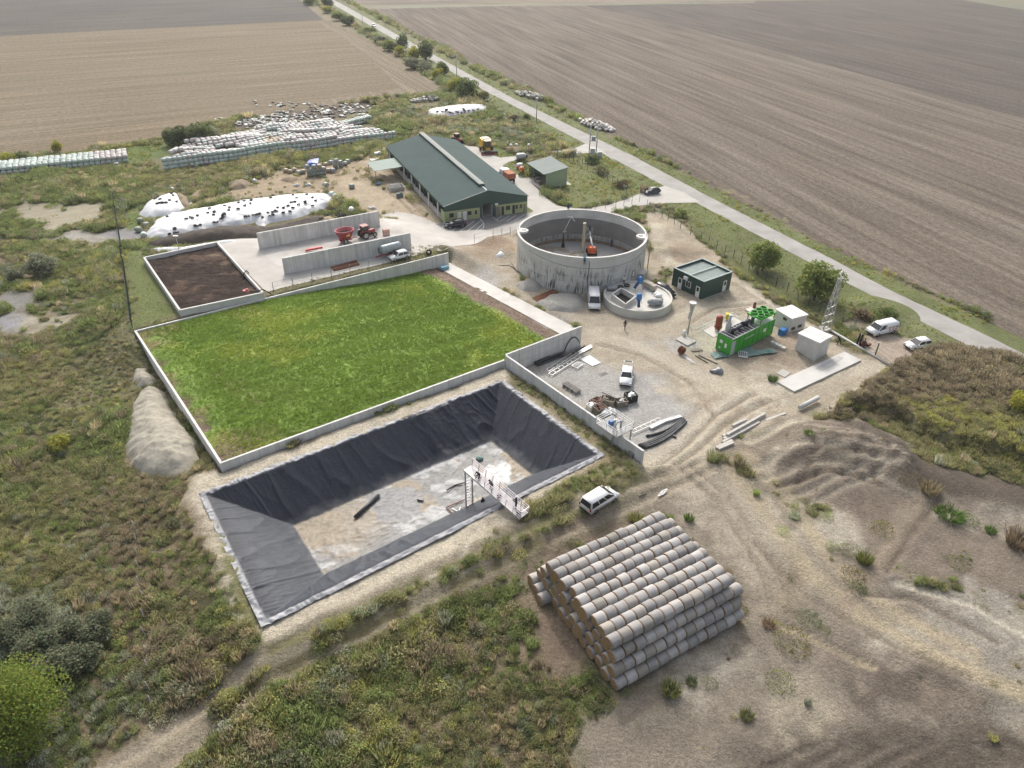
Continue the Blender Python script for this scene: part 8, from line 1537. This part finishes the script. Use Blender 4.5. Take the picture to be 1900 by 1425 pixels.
gr_ = np.clip((rgb[:, 1] / rgb[:, 0] - 1.0) / .25, 0, 1)                      # short green grass
short = (gr_ > .15) | (dr_ < 9)
short &= ~onm
kp_ = ~short | (RN.random(len(X)) < .55); X, Y, rgb, wd, onm, dr_, gr_, short = [v[kp_] for v in (X, Y, rgb, wd, onm, dr_, gr_, short)]
BRN = at2([(150, 900), (330, 880), (420, 1130), (420, 1200), (300, 1310), (180, 1310)]); GRY = at2([(0, 1110), (180, 1150), (290, 1290), (230, 1425), (100, 1425), (0, 1250)]); REED = at2([(700, 215), (860, 190), (990, 200), (1060, 250), (900, 270), (760, 250)])
bm = (1 - sst(-6, 6, sdp(BRN, X, Y))); gm = (1 - sst(-4, 5, sdp(GRY, X, Y))); rm2 = (1 - sst(-5, 5, sdp(REED, X, Y)))
mu = np.clip((sdp(MOX, X, Y) * -1) / 9, 0, 1); low = sst(70, 84, Y - (X - 40) * .1)       # lower flank of the mound is greener
W = [1.7 + 0 * X, 1.5 + .6 * (Y > 95) + 0 * X, .8 + .0 * X, .55 + 2.6 * bm, .5 + .9 * rm2, .5 + 2.5 * gm + .8 * rm2, .2 + .8 * bm, .7 + 0 * X]
W = [np.where(onm, k, w) for w, k in zip(W, [1.0 * (1 - low) + .6, .3 + 0 * X, 1.9 * (1 - low) + .25, .8 + 3.4 * low, .3 + .2 * low, .1 + 0 * X, .5 + 2.2 * low, .2 + 0 * X])]
tn, ki = tints(X, Y, W)
gt = np.array((.26, .32, .10)) * RN.uniform(.75, 1.35, (len(X), 1)); gt[:, 0] *= RN.uniform(.85, 1.5, len(X)); tn = np.where(short[:, None], gt, tn)
s_ = RN.uniform(.6, 1.15, len(X)) * (.75 + .75 * sst(.4, .7, fbm(X * .12, Y * .12, 301))) * np.where(Y > 150, 1.35, 1.0) * np.where(Y > 215, 1.3, 1); s_ = np.where(wd < .5, s_ * .5, s_) * np.where(onm, 1.1, 1); s_ = s_ * np.where((X > -62) & (Y > 76) & (Y < 150) & ~onm & (X < 20), .6, 1) * np.where((Y < 90) & (sdp(BANK, X, Y) < 5) & (X > -36), .68, 1) * np.where(sdp(U1, X, Y) < 3, .5, 1)
vi = np.where(ki == 3, RN.choice([0, 3, 3, 1], len(X)), np.where(ki == 4, RN.choice([2, 3, 5], len(X)), np.where(ki == 5, RN.choice([1, 2, 4, 3], len(X)), RN.choice([0, 1, 2, 2, 4, 5, 5], len(X)))))
Z = T(X, Y) - .05
a = ~short & ~onm; scatter('meadow_weeds', X[a], Y[a], Z[a], s_[a], vi[a], tn[a], KW, 'tall mixed green and brown weeds filling the rough ground', 'weeds')
a = onm; scatter('mound_weeds', X[a], Y[a], Z[a], s_[a], vi[a], tn[a], KW, 'dense brown and olive weeds over the earth mound', 'weeds')
a = short; scatter('verge_grass', X[a], Y[a], Z[a] + .03, np.clip(s_[a] * .65, .3, 1.1), RN.integers(0, 3, a.sum()), tn[a], KG, 'short green grass along the verges and lawns', 'grass')
n = 40000; a = RN.uniform(.4, LU - 2.5, n); b = RN.uniform(.4, LV - .4, n); CX, CY = bunk(a, b); eu = 50.3 + (fbm(CX * .09, CY * .09, 61) - .5) * 2.5 - .075 * np.maximum(0, b - 5); ok = (a < eu + RN.normal(0, .5, n)) & (RN.random(n) < .25 + .75 * sst(1, 5, a)); CX, CY, a = CX[ok], CY[ok], a[ok]
k = sst(.5, .7, fbm(CX * .09, CY * .09, 61) * .75 + fbm(CX * .4, CY * .4, 63) * .25)[:, None]; ct = (np.array((.235, .345, .062)) * (1 - k) + np.array((.35, .425, .08)) * k) * (RN.uniform(.88, 1.05, len(CX)) * (.86 + .24 * vn(a * .08, b[ok] * 1.1, 66)))[:, None]
scatter('crop_leaves', CX, CY, field_h(a) + .05, RN.uniform(.3, .5, len(CX)), RN.choice([1, 1, 0], len(CX)), ct, KG, 'low bright green crop covering the walled field', 'crop')

# ------------------------------------------------------------------ trees and bushes, each its own
bark = mat('bark', (.13, .105, .08), (.08, .065, .05), 4, .95)
def crown_mesh(seed, n, lobes, leaf, flat=.8):
    r = np.random.default_rng(seed); L = []
    for _ in range(lobes): d = rdir(r, 1, .25)[0] * r.uniform(.25, .68); L.append((d * np.array((1, 1, flat)), r.uniform(.3, .5)))
    k = r.integers(0, lobes, n); c = np.array([L[i][0] for i in k]); q = np.array([L[i][1] for i in k]); d = rdir(r, n, .2); C = c + d * (q * r.uniform(.55, 1.05, n) ** .6)[:, None] * np.array((1, 1, .9)); C[:, 2] = np.maximum(C[:, 2], -.62 + .1 * r.random(n))
    U = rdir(r, n) * leaf * r.uniform(.6, 1.3, (n, 1)); W = np.cross(U, rdir(r, n)); W = W / (np.linalg.norm(W, axis=1)[:, None] + 1e-9) * leaf * r.uniform(.4, .8, (n, 1)); lv = r.uniform(.8, 1.2, lobes)[k]
    sh = (lv * r.uniform(.7, 1.35, n))[:, None] * np.ones((1, 3)); sh[:, 0] *= r.uniform(.85, 1.3, n); return quads_mesh('crown', C, U, W, sh, leaf_o)
CRB = [crown_mesh(s, 3200, 20, .06) for s in (1, 2, 3)]; CRS = [crown_mesh(s, 700, 9, .095) for s in (11, 12, 13)]; CRH = crown_mesh(31, 15000, 38, .024, 1.0)
def tree(label, px, py, h, w, tint, name='tree', cat='tree', crown=None, base=None, low=.12):
    p = pt(px, py) if base is None else base; t = thing(name, label, cat, p, rng.uniform(0, 6.28)); me = crown or rng.choice(CRB if h > 3 else CRS)
    low = .02 if h < 8.3 else low; zc = h * .42; c = bpy.data.objects.new('crown', me); link(c, t); c.location = (0, 0, zc); c.scale = (w / 2 * 1.12, w / 2 * 1.12, h * (1 - low) / 2 * 1.3); c.color = (*(tint if tint in (G1, G2, G3, GY_, GG) else tuple(v * 1.6 for v in tint)), 1)
    if h > 2:
        m_ = MB(); m_.tube([(0, 0, -.3), (.05 * h, 0, h * .25), (.02 * h, .03 * h, h * .55)], [.035 * h, .026 * h, .012 * h], 8)
        for k in range(5): a = k * 1.3; m_.tube([(.04 * h, 0, h * (.15 + .05 * k)), (math.cos(a) * w * .22, math.sin(a) * w * .22, h * (.45 + .06 * k)), (math.cos(a) * w * .36, math.sin(a) * w * .36, h * (.6 + .05 * k))], [.016 * h, .01 * h, .004 * h], 6)
        m_.build('trunk', bark, t)
    return t
G1, G2, G3, GY_, GG = (.15, .205, .07), (.205, .26, .085), (.13, .17, .075), (.34, .36, .08), (.25, .28, .19)
TREES = [(1414, 500, 6.6, 6.8, G2, 'bushy green tree by the mesh fence, nearer the round tank'), (1511, 556, 7.4, 8.4, G2, 'large bushy tree beside the lattice mast and mesh fence'), (868, 184, 7.4, 9.5, G1, 'biggest dark bush of the roadside row, nearest the barn'), (846, 171, 5.2, 6.0, GY_, 'yellow green bush just left of the biggest roadside bush'), (893, 186, 3.2, 6.0, (.1, .105, .05), 'low olive bush at the near end of the roadside row'),
         (822, 140, 6.2, 6.5, G1, 'dark green bush fourth along the roadside row'), (812, 146, 4.5, 5.5, GY_, 'yellowish bush in front of a dark one by the road'), (790, 112, 8.5, 8.0, G3, 'tall dark tree standing right on the road edge'), (767, 112, 6.0, 7, GY_, 'light green bush left of the tall roadside tree'), (768, 128, 5.0, 8, GG, 'grey green bush below the tall roadside tree'), (790, 134, 4.6, 7, GG, 'greyish bush in front of the tall roadside tree'), (748, 94, 7.5, 7, G3, 'upright dark tree by the pole in the roadside row'), (741, 104, 4.5, 5, GY_, 'pale green bush below the upright dark tree'), (725, 94, 5.5, 8, G2, 'round green bush midway up the roadside row'),
         (707, 78, 3.5, 9, GG, 'low grey green thicket beyond the round bush'), (688, 62, 3.5, 8, G2, 'low green thicket level with the far white car'), (646, 47, 6.0, 8, G3, 'dark bush in the far part of the roadside row'), (629, 38, 5, 10, G2, 'wide green bush far up the road'), (606, 24, 4.5, 8, GY_, 'yellow green bush near the top of the road'), (610, 14, 8, 9, G3, 'dark tree at the far top of the road'), (576, 9, 6, 12, G2, 'wide green bush at the far top left of the road'),
         (372, 273, 6.8, 8.5, G3, 'tall dark bush behind the long bale pile'), (343, 272, 5.5, 7, (.045, .066, .028), 'dark round bush left of the tall one behind the bale pile'), (322, 270, 4.5, 5.5, G3, 'smaller dark bush at the left of the bale pile thicket'), (400, 266, 5.2, 6.5, GG, 'grey green bush right of the tall dark bush'), (107, 284, 3.6, 3.2, GY_, 'small bright yellow green tree behind the far left pile'), (41, 301, 2.8, 6, G3, 'low dark bush behind the far left bale pile'), (15, 305, 3, 5, GY_, 'yellowish bush at the far left behind the bale pile'),
         (78, 512, 4.2, 6.2, GG, 'silvery grey green bush alone in the left meadow'), (30, 520, 3, 4, GG, 'smaller silvery bush at the left edge of the meadow'), (116, 832, 2.6, 3.4, GY_, 'bright yellow green shrub in the left meadow'), (1893, 762, 3.6, 4.4, GY_, 'light green bush on the right edge of the mound'), (978, 226, 3.0, 3.5, G1, 'small dark tree in the reeds beside the road'), (956, 226, 2.6, 4, (.1, .09, .06), 'greyish brown bush in the reeds'), (1022, 268, 2.6, 2.6, G2, 'small green tree by the road junction fence'), (1097, 302, 2.2, 5.5, G3, 'dark low bush below the twin-pole transformer'), (1120, 322, 2.0, 5, (.1, .1, .04), 'olive low bush along the ditch behind the garden fence'), (1150, 345, 1.8, 5, (.11, .1, .045), 'olive bush farther along the ditch toward the junction'), (1262, 402, 1.8, 4, G2, 'low green bush by the mesh fence start'), (1600, 608 if False else 590, 1.6, 4, (.11, .09, .06), 'brown low bush beside the parking by the mast'), (1640, 588, 1.8, 4.5, G1, 'dark green low bush near the white van')]
for px, py, h, w, c, lb in TREES: tree(lb, px, py, h * rng.uniform(.95, 1.05), w, c, 'tree' if h > 5 else 'bush', 'tree' if h > 5 else 'bush')
tree('big yellow green tree at the lower left corner', 0, 0, 7.4, 8.2, (.14, .185, .045), 'tree', 'tree', CRH, Vector((-38.9, 31.4, -.2)), .1)
for i, (px, py) in enumerate(((25, 1190), (75, 1215), (120, 1190), (150, 1240), (60, 1160), (180, 1180), (110, 1250))): tree(f'grey green willow bush above the big corner tree, {ordn(i + 1)} of seven', px, py, 2.6, 3.8, (.105, .122, .078), 'willow_bush', 'bush', CRB[i % 3])
WDS = []
for sd in (41, 42, 43, 44):
    a_ = clump(sd, 420, 1.0, 1.0, .06, 'leafy', leaf_o) if sd % 2 else clump(sd, 260, 1.0, 1.0, .03, 'grass', leaf_o); WDS.append(a_)
for px, py, h, w, c, lb in ((1403, 918, .8, .9, G2, 'tiny upright weed on the pale dirt right of the track'), (1453, 988, .7, 1.2, G2, 'small round green weed left of the pale bank'), (1474, 960, .6, 1.5, GG, 'flat grey green weed on the pale bank'), (1535, 960, .8, 1.1, G2, 'small green weed at the top of the pale bank'), (1543, 1017, .8, 1.2, G1, 'dark green weed on the pale bank, left of a lighter one'), (1576, 1022, .8, 1.9, (.13, .135, .06), 'wide olive weed on the pale bank'), (1502, 805, .4, 1.6, (.075, .13, .03), 'bright green patch on the brown spoil, left one'), (1530, 801, .4, 1.1, (.075, .13, .03), 'bright green patch on the brown spoil, right one'), (1761, 957, .7, 3.6, (.07, .12, .025), 'bright green weed patch on the brown ground at right'), (1795, 965, .5, 2.0, (.07, .12, .025), 'second bright weed patch trailing right of the big one'), (1837, 986, .6, 1.4, (.08, .13, .03), 'small green weed below the bright patch'), (1777, 1046, .6, 2.2, (.12, .12, .05), 'olive weed patch on the lower right field edge'), (1725, 912, 1.2, 2.6, (.2, .165, .1), 'straw coloured tussock at the edge of the spoil'), (1690, 895, 1.3, 2.4, (.1, .085, .05), 'dark brown brush beside the straw tussock'), (1635, 985, 1.2, 2.2, (.14, .13, .04), 'yellow green bush in the gully on the right'), (1603, 1042, 1.2, 1.9, (.11, .12, .035), 'green bush lower in the gully'), (1582, 1072, 1.3, 2.2, (.12, .105, .04), 'olive brown bush at the foot of the gully'), (1590, 1095, 1.0, 1.6, (.06, .1, .03), 'dark green weed below the gully bushes'),
                            (1433, 706, .9, 1.6, (.06, .1, .03), 'round green bush beside the square concrete cover'), (1446, 1268, 1.1, 2.2, (.12, .135, .045), 'green weed bush on the dirt right of the bale stack'), (1471, 1195, 1.2, 3.0, (.14, .125, .045), 'yellow brown weed bush by the earth cut'), (1500, 1150, .6, 2.0, (.07, .11, .03), 'low green weed strip above the yellow brown bush'), (1529, 1170, .6, 1.1, (.1, .115, .04), 'small round weed right of the yellow brown bush'), (1244, 1284, 1.2, 2.0, (.13, .145, .05), 'tall light green weed in front of the bale stack'), (1283, 1268, .6, 1.2, (.1, .125, .05), 'small weed in the shadow of the bale stack'), (1316, 1270, .6, 1.3, (.1, .125, .05), 'small weed right of the one in the shadow'), (1278, 964, .7, 1.3, (.08, .125, .03), 'bright green weed just above the bale stack'), (1180, 965, .8, 1.8, (.15, .15, .05), 'yellow green weed beside the minivan'), (1888, 1010, 1.6, 3.2, (.13, .1, .065), 'dull brown bush at the right edge'), (1425, 1160, .5, 1.5, (.16, .11, .07), 'reddish dry weed at the pile end'), (1560, 1400, .6, 2.0, (.12, .12, .05), 'low weed at the bottom edge of the dark field') if False else (1385, 1330, .6, 1.4, (.11, .125, .045), 'small weed on the bare ground below the bale stack')):
    p = pt(px, py); c_ = bpy.data.objects.new('weed_bush', WDS[rng.randrange(4)]); link(c_); c_.location = p + Vector((0, 0, -.04)); c_.rotation_euler = (0, 0, rng.uniform(0, 6)); c_.scale = (w * .6, w * .6, h * 1.15); c_.color = (*(v * 1.7 for v in c), 1); tag(c_, lb, 'weed')
# ------------------------------------------------------------------ thin autumn haze over the plain
hz_m = bpy.data.materials.new('haze_air'); hz_m.use_nodes = True; hn = hz_m.node_tree.nodes; hn.remove(hn['Principled BSDF'])
pv = hn.new('ShaderNodeVolumePrincipled'); pv.inputs['Color'].default_value = (.93, .96, 1.0, 1); pv.inputs['Density'].default_value = .00014; pv.inputs['Anisotropy'].default_value = .25
hz_m.node_tree.links.new(pv.outputs[0], hn['Material Output'].inputs['Volume'])
hb = MB().box((0, 800, 27), (5400, 6800, 70)); ho_ = hb.build('haze', hz_m); tag(ho_, kind='stuff')
